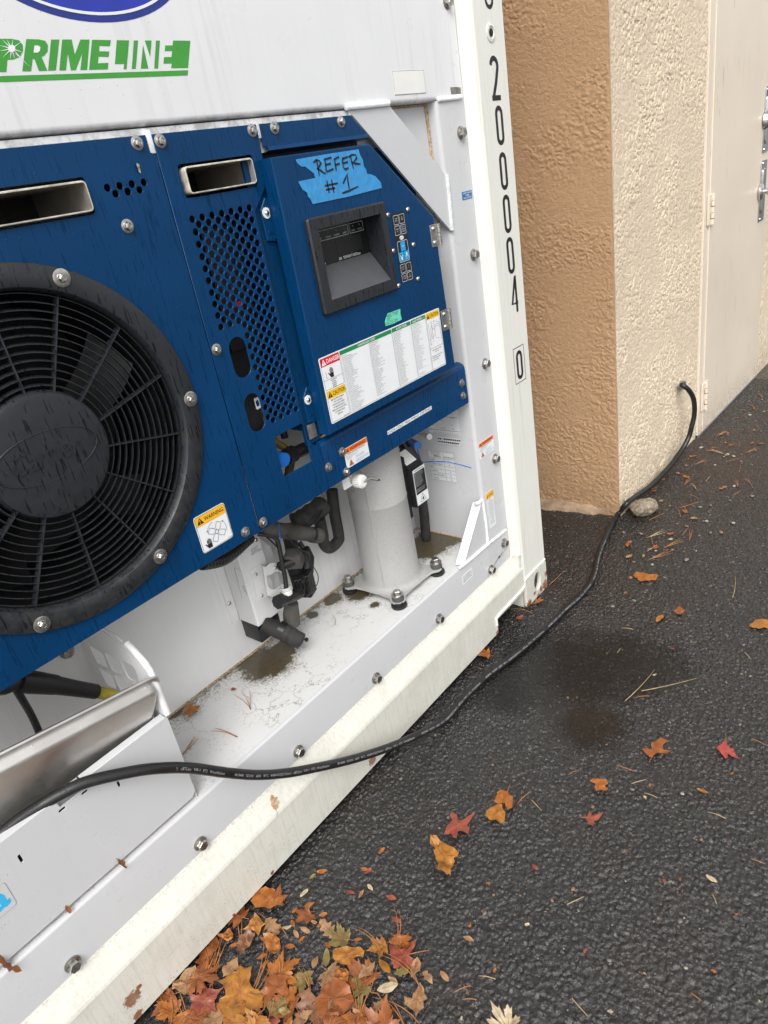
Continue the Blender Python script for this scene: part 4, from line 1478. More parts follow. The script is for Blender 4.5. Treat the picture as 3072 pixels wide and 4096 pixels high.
SY = .040                                           # depth of the screen behind the door
sz0 = 1.319
q4([D(IX0, IZ1, .011), D(IX1, IZ1, .011), (IX1 + .000, SY, IZ1 - .004), (IX0, SY, IZ1 - .004)], 'black_plastic')
q4([D(IX0, IZ0, .011), D(IX0, IZ1, .011), (IX0, SY, IZ1 - .004), (IX0, SY, sz0)], 'black_plastic')
q4([D(IX1, IZ1, .011), D(IX1, IZ0, .011), (IX1, SY, sz0), (IX1, SY, IZ1 - .004)], 'black_plastic')
q4([D(IX0, IZ0, .011), D(IX1, IZ0, .011), (IX1, SY, sz0), (IX0, SY, sz0)], 'ledge_plastic')
disp = b.build('display_hood', cdoor)
b = MB()
S = FY(SY - .001)
b.rect(S, IX0, sz0, IX1, IZ1 - .004, 'screen_glass')
b.rect(S, -.835, sz0 + .012, -.765, sz0 + .046, 'ink', w=.0004)
b.rect(S, -.755, sz0 + .012, -.668, sz0 + .046, 'ink', w=.0004)
lz = IZ1 - .028
b.frame(S, -.845, lz - .001, -.708, lz + .020, .0009, 'key_line', w=.0006, r=.002)
b.frame(S, -.703, lz - .001, -.655, lz + .020, .0009, 'key_line', w=.0006, r=.002)
for i, s_ in enumerate(('COOL', 'HEAT', 'DEFROST', 'IN RANGE', 'ALARM')):
    u = -.830 + .0272 * i
    b.text(S, s_, u, lz + .0025, .0036, 'key_line', w=.0006, align='c', sx=.75)
    b.poly(S, circ(u, lz + .0135, .0026, 12), 'print_grey', w=.0006)
for i, s_ in enumerate(('SUPPLY', 'RETURN')):
    u = -.690 + .0225 * i
    b.text(S, s_, u, lz + .0025, .0036, 'key_line', w=.0006, align='c', sx=.75)
    b.poly(S, circ(u, lz + .0135, .0026, 12), 'print_grey', w=.0006)
b.text(S, 'SETPOINT/Code', -.846, sz0 + .0022, .0062, 'key_line', w=.0006, sx=.75)
b.text(S, 'AIR  TEMPERATURE/Data', -.755, sz0 + .0022, .0062, 'key_line', w=.0006, width=.075)
b.build('display_screen', cdoor)
# keypad
b = MB()
KX0, KX1, KZ0, KZ1 = -.5935, -.5440, 1.2345, 1.3920
b.prism(D, rrect(KX0, KZ0, KX1, KZ1, .003), 0, .0012, 'ink', bev=.0003)
K = FY(-.0014)
KC = (KX0 + KX1) / 2
def key(u, v, lines, wd=.020, hh=.021):
    b.frame(K, u - wd / 2, v - hh / 2, u + wd / 2, v + hh / 2, .0010, 'key_line', r=.002)
    for i, s_ in enumerate(lines):
        b.text(K, s_, u, v + .0012 - (i - (len(lines) - 1) / 2) * .0048 - .002, .0030, 'key_line', w=.0002, align='c', sx=.7)
key(KC - .0112, 1.3765, ('CODE', 'SELECT')); key(KC + .0112, 1.3765, ('PRE', 'TRIP'))
key(KC - .0112, 1.3530, ('ALARM', 'LIST')); key(KC + .0112, 1.3530, ('MANUAL', 'DEFROST/', 'INTERVAL'))
b.poly(K, circ(KC, 1.3355, .0080, 24, .0046), 'sticker_white', w=.0002)
b.text(K, 'Carrier', KC, 1.3340, .0034, 'logo_navy', w=.0004, align='c', shear=.3, sx=.8)
b.frame(K, KC - .0205, 1.2810, KC + .0205, 1.3290, .0012, 'key_line', r=.004)
b.rect(K, KC - .0092, 1.3055, KC + .0092, 1.3265, 'key_blue', w=.0003, r=.001)
b.text(K, 'ENTER', KC, 1.3150, .0030, 'sticker_white', w=.0005, align='c', sx=.7)
for s_, up_ in ((-1, 1), (1, -1)):
    u = KC + .0101 * s_
    b.rect(K, u - .0093, 1.2835, u + .0093, 1.3040, 'key_blue', w=.0003, r=.001)
    cz = 1.2937
    b.poly(K, [(u - .0055, cz + .0005 * up_), (u + .0055, cz + .0005 * up_), (u, cz + .0080 * up_)][::up_], 'sticker_white', w=.0005)
    b.rect(K, u - .0020, cz - .0075, u + .0020, cz + .0075 - .001, 'sticker_white', w=.0005)
key(KC - .0112, 1.2665, ('RETURN', 'SUPPLY'), hh=.020); key(KC + .0112, 1.2665, ('°C', '°F'), hh=.020)
key(KC - .0112, 1.2450, ('BATTERY', 'POWER'), hh=.019); key(KC + .0112, 1.2450, ('ALT.', 'MODE'), hh=.019)
b.build('keypad', cdoor)
for x, z in ((-.6065, 1.3915), (-.5285, 1.3925), (-.6065, 1.3120), (-.5260, 1.3120), (-.6065, 1.2315), (-.5262, 1.2308)):
    fasten('screw', cdoor, x, z, -.0002, .0062)
# hinges
for zc in (1.318, 1.105):
    b = MB()
    b.prism(D, rrect(-.4500, zc - .0265, -.4235, zc + .0265, .003), 0, .0022, 'zinc', bev=.0006)
    for i in range(5):
        z0 = zc - .0265 + .0106 * i
        b.tube([(-.4185, -.0045, z0 + .0006), (-.4185, -.0045, z0 + .0100)], .0055, 'steel', 12)
    b.box((-.4245, -.0035, zc - .026), (-.4185, -.0008, zc + .026), 'zinc')
    hg = b.build('hinge', cdoor)
    for s_ in (-1, 1):
        b = MB()
        b.lathe([(.0060, .0022), (.0056, .0040), (.0038, .0055), (0, .0060)], 'bright_steel', (-.4380, 0, zc + s_ * .0165), 'y', 18)
        b.build('screw', hg)

# blue tape with handwriting
def d2(x, y):                                       # zoomed view of the door -> door plane
    p = P(950 + .6329 * x, 350 + .6329 * y, 'y', -.0012)
    return (p.x, p.z)
b = MB()
T1 = [(368, 455), (470, 437), (600, 415), (765, 390), (775, 425), (792, 455), (800, 500), (815, 520), (820, 548), (860, 560), (495, 580), (485, 545), (455, 520), (430, 500), (405, 500), (380, 480)]
T2 = [(383, 595), (410, 588), (560, 558), (700, 538), (840, 548), (870, 560), (905, 600), (912, 635), (700, 690), (475, 737), (460, 705), (445, 690), (440, 665), (410, 645)]
b.prism(FY(-.0006), [d2(*p) for p in T1][::-1], 0, .0004, 'tape_blue')
b.prism(FY(-.0012), [d2(*p) for p in T2][::-1], 0, .0004, 'tape_blue')
FPn = FY(-.0022)
def pen(pts, wd=.0042):
    b.stroke(FPn, [d2(*p) for p in pts], wd, 'ink', taper=True)
pen([(497, 455), (508, 505), (515, 560)]); pen([(478, 475), (495, 458), (515, 462), (525, 478), (515, 500), (500, 510), (525, 525), (545, 540), (558, 543)])
pen([(550, 450), (560, 530)]); pen([(545, 455), (592, 442)]); pen([(552, 490), (588, 480)]); pen([(562, 532), (605, 515)])
pen([(612, 455), (622, 525)]); pen([(608, 455), (640, 437)]); pen([(615, 490), (645, 480)])
pen([(665, 440), (662, 470), (668, 505), (680, 518), (700, 508)]); pen([(660, 452), (695, 438)]); pen([(664, 480), (695, 470)])
pen([(712, 430), (722, 475), (732, 515)]); pen([(700, 440), (720, 425), (745, 425), (752, 445), (738, 465), (722, 475), (745, 480), (775, 483)])
pen([(562, 588), (578, 665)]); pen([(592, 580), (608, 665)]); pen([(550, 622), (632, 605)]); pen([(556, 648), (615, 635)])
pen([(665, 608), (680, 575), (690, 545), (697, 600), (705, 640)], .005); pen([(660, 668), (700, 655), (762, 625)], .005)
b.build('painters_tape', cdoor)['label'] = 'two torn strips of blue tape with handwritten capitals'
b = MB()
def d4(x, y):
    p = P(1250 + .3617 * x, 1200 + .3617 * y, 'y', -.001)
    return (p.x, p.z)
b.prism(FY(-.0006), [d4(*p) for p in ((830, 150), (970, 98), (972, 150), (987, 215), (900, 260), (810, 290), (802, 240), (815, 190))][::-1], 0, .0005, 'tape_mint')
fq = FY(-.0014)
b.text(fq, 'PRE-TRIP', *d4(822, 205), .0085, 'print_grey', width=.047)
b.text(fq, 'PTI', *d4(825, 240), .0075, 'print_grey', sx=.8)
b.text(fq, '10-21-24', *d4(818, 285), .0085, 'print_grey', width=.045)
b.build('mint_tag', cdoor)

# ---- code chart
def tri(mb, fr, cx, cz, s_, m, m2, w):
    mb.poly(fr, [(cx - s_, cz - s_ * .8), (cx + s_, cz - s_ * .8), (cx, cz + s_)], m, w)
    mb.rect(fr, cx - s_ * .12, cz - s_ * .25, cx + s_ * .12, cz + s_ * .5, m2, w=w + .0001)
    mb.rect(fr, cx - s_ * .12, cz - s_ * .62, cx + s_ * .12, cz - s_ * .38, m2, w=w + .0001)
def hand(mb, fr, cx, cz, s_, m, w):
    mb.poly(fr, [(cx - .5 * s_, cz - 1.0 * s_), (cx + .45 * s_, cz - 1.0 * s_), (cx + .5 * s_, cz - .1 * s_), (cx - .5 * s_, cz - .1 * s_)], m, w)
    for i, (dx, l) in enumerate(((-.42, .75), (-.15, 1.0), (.13, .95), (.40, .7))):
        mb.rect(fr, cx + (dx - .09) * s_, cz - .1 * s_, cx + (dx + .09) * s_, cz + l * s_, m, w=w, r=.08 * s_)
    mb.poly(fr, [(cx - .5 * s_, cz - .8 * s_), (cx - .5 * s_, cz - .3 * s_), (cx - .95 * s_, cz + .15 * s_), (cx - 1.05 * s_, cz + .0 * s_)], m, w)
b = MB()
LU0, LU1, LV0, LV1 = -.9200, -.4560, .9915, 1.1430
b.prism(FY(-.0002), rrect(LU0, LV0, LU1, LV1, .004), 0, .0008, 'sticker_white')
A = FY(-.0012)
bx = [(LU0 + .0025, LU0 + .0655), (LU0 + .0680, LU0 + .2585), (LU0 + .2605, LU0 + .3365), (LU0 + .3385, LU0 + .4010), (LU0 + .4030, LU1 - .0025)]
top_ = LV1 - .0025
b.frame(A, bx[0][0], 1.0690, bx[0][1], top_, .0007, 'ink', r=.002)
b.rect(A, bx[0][0], top_ - .0185, bx[0][1], top_, 'sticker_red', w=.0001, r=.002)
tri(b, A, bx[0][0] + .0105, top_ - .0100, .0075, 'sticker_white', 'sticker_red', .0003)
b.text(A, 'DANGER', bx[0][0] + .020, top_ - .0140, .0095, 'sticker_white', w=.0003, width=.042, bold=.015)
hand(b, A, -.888, 1.1045, .0115, 'ink', .0002)
b.stroke(A, [(-.908, 1.110), (-.905, 1.104), (-.908, 1.098), (-.903, 1.093)], .0007, 'ink', .0002)
b.rect(A, bx[0][0], 1.0905, bx[0][1], 1.0911, 'ink', w=.0002)
for i, s_ in enumerate(('ELECTRICAL', 'SHOCK', 'HAZARD', 'BEHIND', 'DOOR')):
    b.text(A, s_, sum(bx[0]) / 2, 1.0860 - i * .0042, .0026, 'ink', w=.0002, align='c', bold=.01)
b.frame(A, bx[0][0], LV0 + .0025, bx[0][1], 1.0665, .0007, 'ink', r=.002)
b.rect(A, bx[0][0], 1.0665 - .0185, bx[0][1], 1.0665, 'sticker_yellow', w=.0001, r=.002)
tri(b, A, bx[0][0] + .0105, 1.0570, .0075, 'ink', 'sticker_yellow', .0003)
b.text(A, 'CAUTION', bx[0][0] + .020, 1.0525, .0095, 'ink', w=.0003, width=.042, bold=.012)
for i, s_ in enumerate(('BEFORE PERFORMING', 'ARC WELDING', 'OPERATIONS, REFER', 'TO MAINTENANCE', 'PRECAUTIONS SECTION', 'OF OPERATIONS', 'MANUAL')):
    b.text(A, s_, sum(bx[0]) / 2, 1.0425 - i * .0061, .0031, 'ink', w=.0002, align='c', bold=.01)
b.text(A, '62-66778-05 REV 6', bx[0][1] - .002, LV0 + .0045, .0018, 'ink', w=.0002, align='r', bold=.01)
for (u0, u1), ttl in zip(bx[1:4], ('CONTROLLER CODES', 'ALARM CODES', 'DataCORDER')):
    b.frame(A, u0, LV0 + .0025, u1, top_, .0006, 'ink', r=.002)
    b.rect(A, u0, top_ - .0095, u1, top_, 'sticker_green', w=.0001, r=.002)
    b.text(A, ttl, (u0 + u1) / 2 - (.005 if ttl[0] == 'D' else 0), top_ - .0072, .0050, 'sticker_white', w=.0003, align='c', bold=.015, sx=.9)
b.text(A, '(If Equipped)', bx[3][1] - .003, top_ - .0065, .0022, 'sticker_white', w=.0003, align='r')
rows1 = ['Function Codes', 'Cd01 Capacity Modulation (%)', 'Cd02 Liquid Injection Valve State (Open-Closed)', 'Cd03 Compressor Motor Current', 'Cd04 Line Current Phase A', 'Cd05 Line Current Phase B', 'Cd06 Line Current Phase C',
         'Cd07 Mains Power Voltage', 'Cd08 Mains Power Frequency', 'Cd09 Ambient Temperature', 'Cd10 Evaporator Temperature', 'Cd11 Compressor Discharge Temperature', 'Cd12 Compressor Suction Pressure', 'Cd14 Compressor Discharge Pressure',
         'Cd15 Unloader Valve', 'Cd16 Compressor Motor Hourmeter', 'Cd17 Relative Humidity (%)', 'Cd18 Software Revision #', 'Cd19 Battery Check', 'Cd20 Config/Model #', 'Cd21 Economy Mode (ON-OFF)', 'Cd22 Compressor State (On-Off)',
         'Cd23 Evaporator Fan State (High-Low-Off)', 'Cd24 Container Identification', 'Cd25 Compressor Run Time Remaining', '* Cd26 Defrost Termination Sensor Temperature', '* Cd27 Defrost Interval (Hours)', '* Cd28 Temperature Units (°C or °F)', '* Cd29 Failure Action',
         '* Cd30 In-Range Tolerance', '* Cd31 Stagger Start Offset Time (Seconds)', '* Cd32 System Current Limit (Amperes)', '* Cd33 Humidity/Dehumidification', 'Cd34 Economy Mode (On-Off)']
rows2 = ['* Cd35 Bulb Mode (Normal-Bulb)', '* Cd36 Evaporator Speed Select', '(Cd36 Must Be In BULB)', '* Cd37 Defrost Temp. Sensor Setting', 'Cd38 Secondary Supply Air Temp', 'Cd39 Secondary Return Air Temp', 'Cd40 Container I.D. Number', 'Cd41 Valve Override Control',
         'Cd42 Controlled Ambient Mode', 'Cd43 Supply Air Vent', 'Cd44 O2 Sensor Reading', 'Cd45 Vent Position Sensor (CFM/CMH)', 'Cd46 Air Flow Display Units', 'Cd47 Variable Economy Temperature Setting', 'Cd48 Dehumidification Mode', '* Cd49 Days Since Last Successful Pre-Trip',
         'Cd50 Snap Freeze', 'Cd51 Automatic Cold Treatment', 'Cd52 Condenser Pressure Control', 'Cd53 Automatic Setpoint Change', 'Cd54 Evaporator Superheat', 'Cd55 Discharge Superheat', 'Cd56 Tank Temperature', 'Cd57 Water Pressure Switch Override', 'Cd58 Water Pressure State',
         'Cd59 Quest Mode', 'Cd60 Fresh Air Settings', 'Cd61 High Speed Evap Fan Setting', 'Cd62 Compressor Option', 'Cd63 TripWise', 'Cd64 Compressor Power', 'Cd65 Total Power', 'Cd66 Temperature Setpoint Lock']
def lines(rows, u, v0, dv, h, mx=None, m='print_grey'):
    for i, s_ in enumerate(rows):
        b.text(A, s_, u, v0 - i * dv, h, m, w=.0002, sx=.82)
z_ = top_ - .0135
lines(rows1, bx[1][0] + .004, z_, .00392, .0023)
lines(rows2, bx[1][0] + .100, z_, .00392, .0023)
al = ['Evaporator Fan Motor Overload', 'Pressure Switch', 'Control Contactor Fuse', 'Return Air Sensor', 'Supply Air Sensor', 'Vent Position Sensor', 'Keypad or Harness', 'Power Supply Fuse', 'Compressor Overheat', 'Low Compressor Pressure', 'Phase Sequence Detect', 'Discharge Pressure']
lines(['AL%02d %s' % (3 + i, al[(i * 5) % len(al)]) for i in range(36)], bx[2][0] + .003, z_, .00368, .0021)
dc = ['Recorder Supply Temperature', 'Recorder Return Temperature', 'USDA 1, 2, 3 Temperatures', 'Network Sensors 1-8', 'Cargo Probe 4', 'Future Expansion', 'Temperature Sensors Calibration', 'Low Voltage', 'Real Time Clock', 'Days Since Data Lost', 'Serial Number', 'Logging Interval', 'Press ENTER for 5 seconds']
lines(['      Press ALT. MODE to access'] + ['dC%02d %s' % (1 + i, dc[(i * 3) % len(dc)]) for i in range(27)], bx[3][0] + .003, z_, .00420, .0021)
lines(['* = User Selectable Function Code', '** = Displayed if Configured'], bx[3][0] + .003, LV0 + .010, .0034, .0018)
u0, u1 = bx[4]
b.frame(A, u0, LV0 + .0025, u1, top_, .0007, 'ink', r=.002)
b.rect(A, u0, top_ - .0165, u1, top_, 'sticker_yellow', w=.0001, r=.002)
tri(b, A, u0 + .0090, top_ - .0090, .0065, 'ink', 'sticker_yellow', .0003)
b.text(A, 'CAUTION', u0 + .0170, top_ - .0125, .0085, 'ink', w=.0003, width=.038, bold=.012)
uc = (u0 + u1) / 2
for q in ([(u0 + .006, 1.112), (u0 + .019, 1.118), (u0 + .021, 1.066), (u0 + .007, 1.058), (u0 + .006, 1.112)], [(uc + .000, 1.117), (u1 - .005, 1.108), (u1 - .003, 1.064), (uc + .002, 1.073), (uc, 1.117)],
          [(u0 + .013, 1.100), (u0 + .016, 1.106), (u0 + .020, 1.106), (u0 + .020, 1.078), (u0 + .014, 1.076), (u0 + .013, 1.100)], [(u0 + .020, 1.100), (uc + .003, 1.092), (uc + .006, 1.104)],
          [(u0 + .007, 1.072), (u0 + .018, 1.074), (u0 + .026, 1.082)]):
    b.stroke(A, q, .0006, 'ink', .0002)
b.frame(A, uc + .004, 1.100, u1 - .008, 1.106, .0005, 'ink', w=.0002)
b.rect(A, u0, 1.0490, u1, 1.0496, 'ink', w=.0002)
for i, s_ in enumerate(('WHEN REMOVING CONTROL', 'BOX DOOR', '', 'DISCONNECT THE FOLLOWING', '1. DISPLAY RIBBON CABLE', '2. GROUND CABLE')):
    b.text(A, s_, uc if i < 3 else u0 + .004, 1.0420 - i * .0052, .0025, 'ink', w=.0002, align='c' if i < 3 else 'l', bold=.01, sx=.9)
b.build('code_chart_sticker', cdoor)['label'] = 'wide white sticker of controller codes with red, yellow and green headings'

# ---- beam below the door
b = MB()
bmq = [(.060, .9555), (.050, .9545), (YP + .007, .9500), (YP + .0025, .9455), (YP, .9390), (YP, .8340), (YP + .003, .8310), (YP + .02, .8310)]
k = len(bmq)
bx0, bx1 = -.9385, -.3215
b.add([(bx0, y, z) for y, z in bmq] + [(bx1, y, z) for y, z in bmq], [[i, k + i, k + i + 1, i + 1] for i in range(k - 1)] + [[k + i for i in range(k)], list(range(k))[::-1]], 'blue_paint', True)
beam = b.build('cross_beam', con)
b = MB()
b.prism(FY(YP + .0008), [(-.9620, .9345), (-.9450, .9500), (-.9400, .950), (-.9400, .8330), (-.9455, .8330), (-.9470, .93)], -.003, .0, 'blue_paint')
b.tube([(-.93 + i * .008, .048 + .002 * mnoise.noise(Vector((i * .7, 0, 1))), .9545) for i in range(11)], .0028, 'caulk', 6)
b.build('beam_end_tab', beam)
for x, z in ((-.8739, .9004), (-.9284, .8830), (-.8733, .8478), (-.3465, .9009), (-.3470, .8627)):
    fasten('panel', beam, x, z, YP)
def label_at(parent, name, fr, u0, v0, u1, v1, r=.003, base='sticker_white'):
    mb = MB()
    mb.prism(fr, rrect(u0, v0, u1, v1, r), 0, .0006, base)
    return mb
BF = FY(YP - .0001); BT = FY(YP - .0010)
b = label_at(beam, '', BF, -.7005, .8770, -.5030, .8870, 0)
b.text(BT, 'USDA COLD TREATMENT CERTIFIED', -.6985, .8790, .0062, 'ink', width=.1935)
b.build('usda_label', beam)
def warn_label(u0, v0, u1, v1, fr, frt):
    b = label_at(None, '', fr, u0, v0, u1, v1, .002)
    h = (v1 - v0); wd = (u1 - u0)
    b.rect(frt, u0 + .001, v1 - h * .27, u1 - .001, v1 - .001, 'sticker_orange', w=0, r=.001)
    tri(b, frt, u0 + wd * .14, v1 - h * .145, h * .085, 'ink', 'sticker_orange', .0002)
    b.text(frt, 'WARNING', u0 + wd * .24, v1 - h * .21, h * .135, 'ink', w=.0002, width=wd * .66, bold=.012)
    b.text(frt, 'EXPLOSION HAZARD', (u0 + u1) / 2, v1 - h * .36, h * .06, 'ink', align='c', width=wd * .74, bold=.01)
    for i, s_ in enumerate(('Failure to follow this warning can result in', 'death, serious personal injury and or', 'property damage.')):
        b.text(frt, s_, u0 + wd * .05, v1 - h * (.44 + .07 * i), h * .04, 'print_grey', sx=.9)
    tri(b, frt, u0 + wd * .20, v0 + h * .20, h * .17, 'ink', 'sticker_orange', .0001)
    tri(b, frt, u0 + wd * .20, v0 + h * .20, h * .14, 'sticker_orange', 'ink', .0002)
    for i, s_ in enumerate(('Never use air for leak testing', 'or operate with oxygen mixed')):
        b.text(frt, s_, u0 + wd * .42, v0 + h * (.36 - .065 * i), h * .04, 'print_grey', sx=.9)
    b.rect(frt, u0 + wd * .40, v0 + h * .125, u1 - wd * .04, v0 + h * .235, 'sticker_white', w=.0001)
    b.frame(frt, u0 + wd * .40, v0 + h * .125, u1 - wd * .04, v0 + h * .235, h * .008, 'sticker_cyan', w=.0002)
    b.text(frt, 'Charge only with R-134a', u0 + wd * .42, v0 + h * .155, h * .055, 'sticker_cyan', w=.0002, width=wd * .51, bold=.01)
    b.text(frt, 'Refrigerant must conform to AHRI', u0 + wd * .42, v0 + h * .06, h * .035, 'print_grey', sx=.8)
    return b
warn_label(-.8685, .8535, -.7815, .9045, FY(YP - .0001), FY(YP - .0012)).build('explosion_warning_sticker', beam)
warn_label(-.2950, .6365, -.2085, .6890, FY(YF - .0001), FY(YF - .0012)).build('explosion_warning_sticker', side)
# tall amber sticker low on the flange
b = MB()
fr, ft_ = FY(YF - .0001), FY(YF - .0012)
b.prism(fr, rrect(-.2870, .3820, -.2415, .5130, .002), 0, .0006, 'sticker_white')
b.frame(ft_, -.2860, .3830, -.2425, .5120, .0006, 'print_grey', r=.002)
b.rect(ft_, -.2860, .4900, -.2425, .5120, 'sticker_amber', w=.0001, r=.002)
tri(b, ft_, -.2790, .5000, .0042, 'ink', 'sticker_amber', .0003)
b.text(ft_, 'WARNING', -.2730, .4975, .0048, 'ink', w=.0003, width=.028, bold=.012)
for i, s_ in enumerate(('Before', 'Disconnecting', 'Power Plug', 'Turn Controller', 'Main Breaker', 'Unit ON/OFF', 'Switch and', 'Circuit Breaker', 'to OFF and', 'reconnect to', 'OFF position')):
    b.text(ft_, s_, -.26425, .4810 - i * .0082, .0042, 'ink', w=.0002, align='c', sx=.85)
b.build('power_warning_sticker', side)
b = MB()
b.prism(fr, rrect(-.2360, 1.3780, -.1870, 1.3985, 0), 0, .0006, 'sticker_blue')
for i, s_ in enumerate(('CARRIER TRANSICOLD', 'PASSED', 'FINAL INSPECTION')):
    b.text(ft_, s_, -.2115, 1.3925 - i * .0060, .0036, 'sticker_white', w=.0002, align='c', width=[.043, .018, .038][i], bold=.01)
b.build('inspection_sticker', side)
b = MB()
p0 = P(1855, 2290, 'y', YF)
b.prism(fr, rrect(-.4700, .2760, -.4110, .3090, .001), 0, .0004, 'sticker_white')
for i, s_ in enumerate(('USE ONLY CARRIER TRANSICOLD', 'APPROVED POE REFRIGERANT OIL', 'EMKARATE RL32-3MAF')):
    b.text(ft_, s_, -.4405, .2995 - i * .0085, .0045, 'print_grey', w=.0000, align='c', width=.050, bold=.005)
b.build('oil_label', con)
# fan warning sticker on the fan panel
b = MB()
fr, ft_ = FY(YP - .0001), FY(YP - .0012)
u0, v0, u1, v1 = -1.3125, .8560, -1.2335, .9370
b.prism(fr, rrect(u0, v0, u1, v1, .006), 0, .0006, 'sticker_white')
b.rect(ft_, u0 + .0015, v1 - .0230, u1 - .0015, v1 - .0015, 'sticker_amber', w=0, r=.004)
b.frame(ft_, u0 + .0013, v0 + .0013, u1 - .0013, v1 - .0013, .0007, 'ink', w=.0001, r=.0045)
tri(b, ft_, u0 + .0135, v1 - .0125, .0080, 'ink', 'sticker_amber', .0002)
b.text(ft_, 'WARNING', u0 + .0240, v1 - .0165, .0085, 'ink', w=.0002, width=.049, bold=.012)
cx, cz = u0 + .0440, v0 + .0300
for a in (60, 150, 240, 330):
    c_, s_ = math.cos(math.radians(a)), math.sin(math.radians(a))
    q = [(.004, -.0020), (.0075, -.0060), (.0205, -.0062), (.0205, .0060), (.0085, .0060), (.004, .0020)]
    b.stroke(ft_, [(cx + c_ * x - s_ * y, cz + s_ * x + c_ * y) for x, y in q], .0007, 'ink', .0002, closed=True)
b.stroke(ft_, circ(cx, cz, .0042, 16), .0007, 'ink', .0003, closed=True)
hand(b, ft_, u0 + .0200, v0 + .0160, .0105, 'ink', .0004)
for a0, a1 in ((100, 150), (-20, 35)):
    b.stroke(ft_, arc(cx, cz, .0245, a0, a1, 8), .0006, 'ink', .0002)
for a, sg in ((150, 1), (35, 1)):
    x = cx + .0245 * math.cos(math.radians(a)); z = cz + .0245 * math.sin(math.radians(a))
    dx, dz = -math.sin(math.radians(a)) * sg, math.cos(math.radians(a)) * sg
    b.poly(ft_, [(x + dx * .004, z + dz * .004), (x + dz * .0016, z - dx * .0016), (x - dz * .0016, z + dx * .0016)], 'ink', .0003)
b.text(ft_, '62-10990-00', u1 - .003, v0 + .0035, .0016, 'ink', w=.0002, align='r')
b.build('fan_warning_sticker', fanp)['label'] = 'square white warning sticker with a yellow band and a picture of a fan and a hand'
b = MB()
lf = [(0, 0), (.006, .012), (.002, .022), (-.003, .030), (-.006, .022), (-.012, .010), (-.009, -.002), (-.004, .006)]
lp = P(578, 700, 'y', YP)
# ---- compressor
CC = Vector((-.627, .180, 0))
b = MB()
ears = []
for sx, sy in ((-1, -1), (1, -1), (1, 1), (-1, 1)):
    ears.append((CC.x + sx * .098, CC.y + sy * .098))
def plate_outline():
    pts = []
    for i, (sx, sy) in enumerate(((-1, -1), (1, -1), (1, 1), (-1, 1))):
        ex, ey = CC.x + sx * .098, CC.y + sy * .098
        base = math.degrees(math.atan2(sy, sx))
        d = Vector((math.cos(math.radians(base)), math.sin(math.radians(base))))
        q = Vector((-d.y, d.x))
        e = Vector((ex, ey))
        pts += [tuple(e - d * .050 - q * .050), tuple(e - d * .020 - q * .024), tuple(e + d * .004 - q * .021), tuple(e + d * .014 - q * .012), tuple(e + d * .004 - q * .006),
                tuple(e + d * .004 + q * .006), tuple(e + d * .014 + q * .012), tuple(e + d * .004 + q * .021), tuple(e - d * .020 + q * .024), tuple(e - d * .050 + q * .050)]
    return pts
b.prism(FZ(.3600), plate_outline(), 0, .006, 'cast_white', bev=.0015)
R_ = .0860
b.lathe([(.105, .366), (.096, .368), (.090, .373), (R_, .382), (R_ - .0005, .50), (R_ - .001, .634), (R_ + .0002, .637), (R_ + .0002, .639), (R_ - .001, .642), (R_ - .001, .90), (.07, .95), (.0, .965)],
        'cast_white', CC, 'z', 56)
a = math.radians(203)
sv = Vector((math.cos(a), math.sin(a), 0))
b.tube([CC + sv * (R_ - .0005) + Vector((0, 0, .374 + i * .02)) for i in range(28)], .0022, 'cast_white', 6)
comp = b.build('compressor', con)
comp['label'] = 'pale grey upright compressor cylinder on a four-eared base plate'
def mount():
    b = MB()
    b.lathe([(0, 0), (.0225, 0), (.0245, .004), (.0235, .010), (.0180, .012), (.0180, .018), (.0, .018)], 'rubber', seg=28)
    b.lathe([(.0150, .018), (.0150, .0245)], 'cast_white', seg=20)
    b.lathe([(.0, .0245), (.0175, .0245), (.0180, .028), (.0172, .040), (.0, .0402)], 'foam_dusty', seg=28)
    b.lathe([(.0, .0402), (.0182, .0402), (.0182, .0430), (.0125, .0438), (.0120, .046)], 'zinc', seg=28)
    b.prism(FZ(0), circ(0, 0, .0118, 6, a0=.5), .046, .0555, 'steel', bev=.001)
    return b.build('rubber_mount')
m0 = None
for x, y in ears:
    if m0 is None:
        o = m0 = mount()
    else:
        o = m0.copy(); COL.objects.link(o)
    o.parent = comp
    o.matrix_local = Matrix.Translation((x, y, .3425)) @ Matrix.Rotation(random.random() * 3, 4, 'Z')
# bracket with the ribbed cap
b = MB()
b.prism(FY(.062), rrect(-.868, .790, -.805, .880, .005), 0, .003, 'wall_white', bev=.0006)
b.prism(FY(.059), rrect(-.842, .796, -.806, .860, .002), 0, .002, 'zinc', bev=.0005)
kc = P(1440, 1925, 'y', .045)
b.lathe([(.0, .0), (.0155, .0), (.0155, .022), (.0125, .025), (.0, .0252)], 'sticker_cream', (kc.x, .057, kc.z), 'y', 28)
for i in range(20):
    a = 2 * PI * i / 20
    v = Vector((math.cos(a), 0, math.sin(a))) * .0158
    p = Vector((kc.x, .057, kc.z)) + v
    b.tube([p, p + Vector((0, -.022, 0))], .0017, 'sticker_cream', 5)
b.tube([(kc.x, .034, kc.z), (kc.x + .02, .028, kc.z + .002), (kc.x + .038, .022, kc.z - .010)], .0035, 'zinc', 8)
b.tube([(kc.x + .036, .024, kc.z - .008), (kc.x + .046, .020, kc.z - .012), (kc.x + .050, .022, kc.z - .016), (kc.x + .040, .024, kc.z - .014)], .0012, 'rubber', 6)
for dx, dz in ((-.020, .022), (-.020, -.022), (.014, .030)):
    b.lathe([(.0035, 0), (.003, .002), (0, .0024)], 'steel', (kc.x + dx, .057, kc.z + dz), 'y', 10)
b.build('service_port', con)
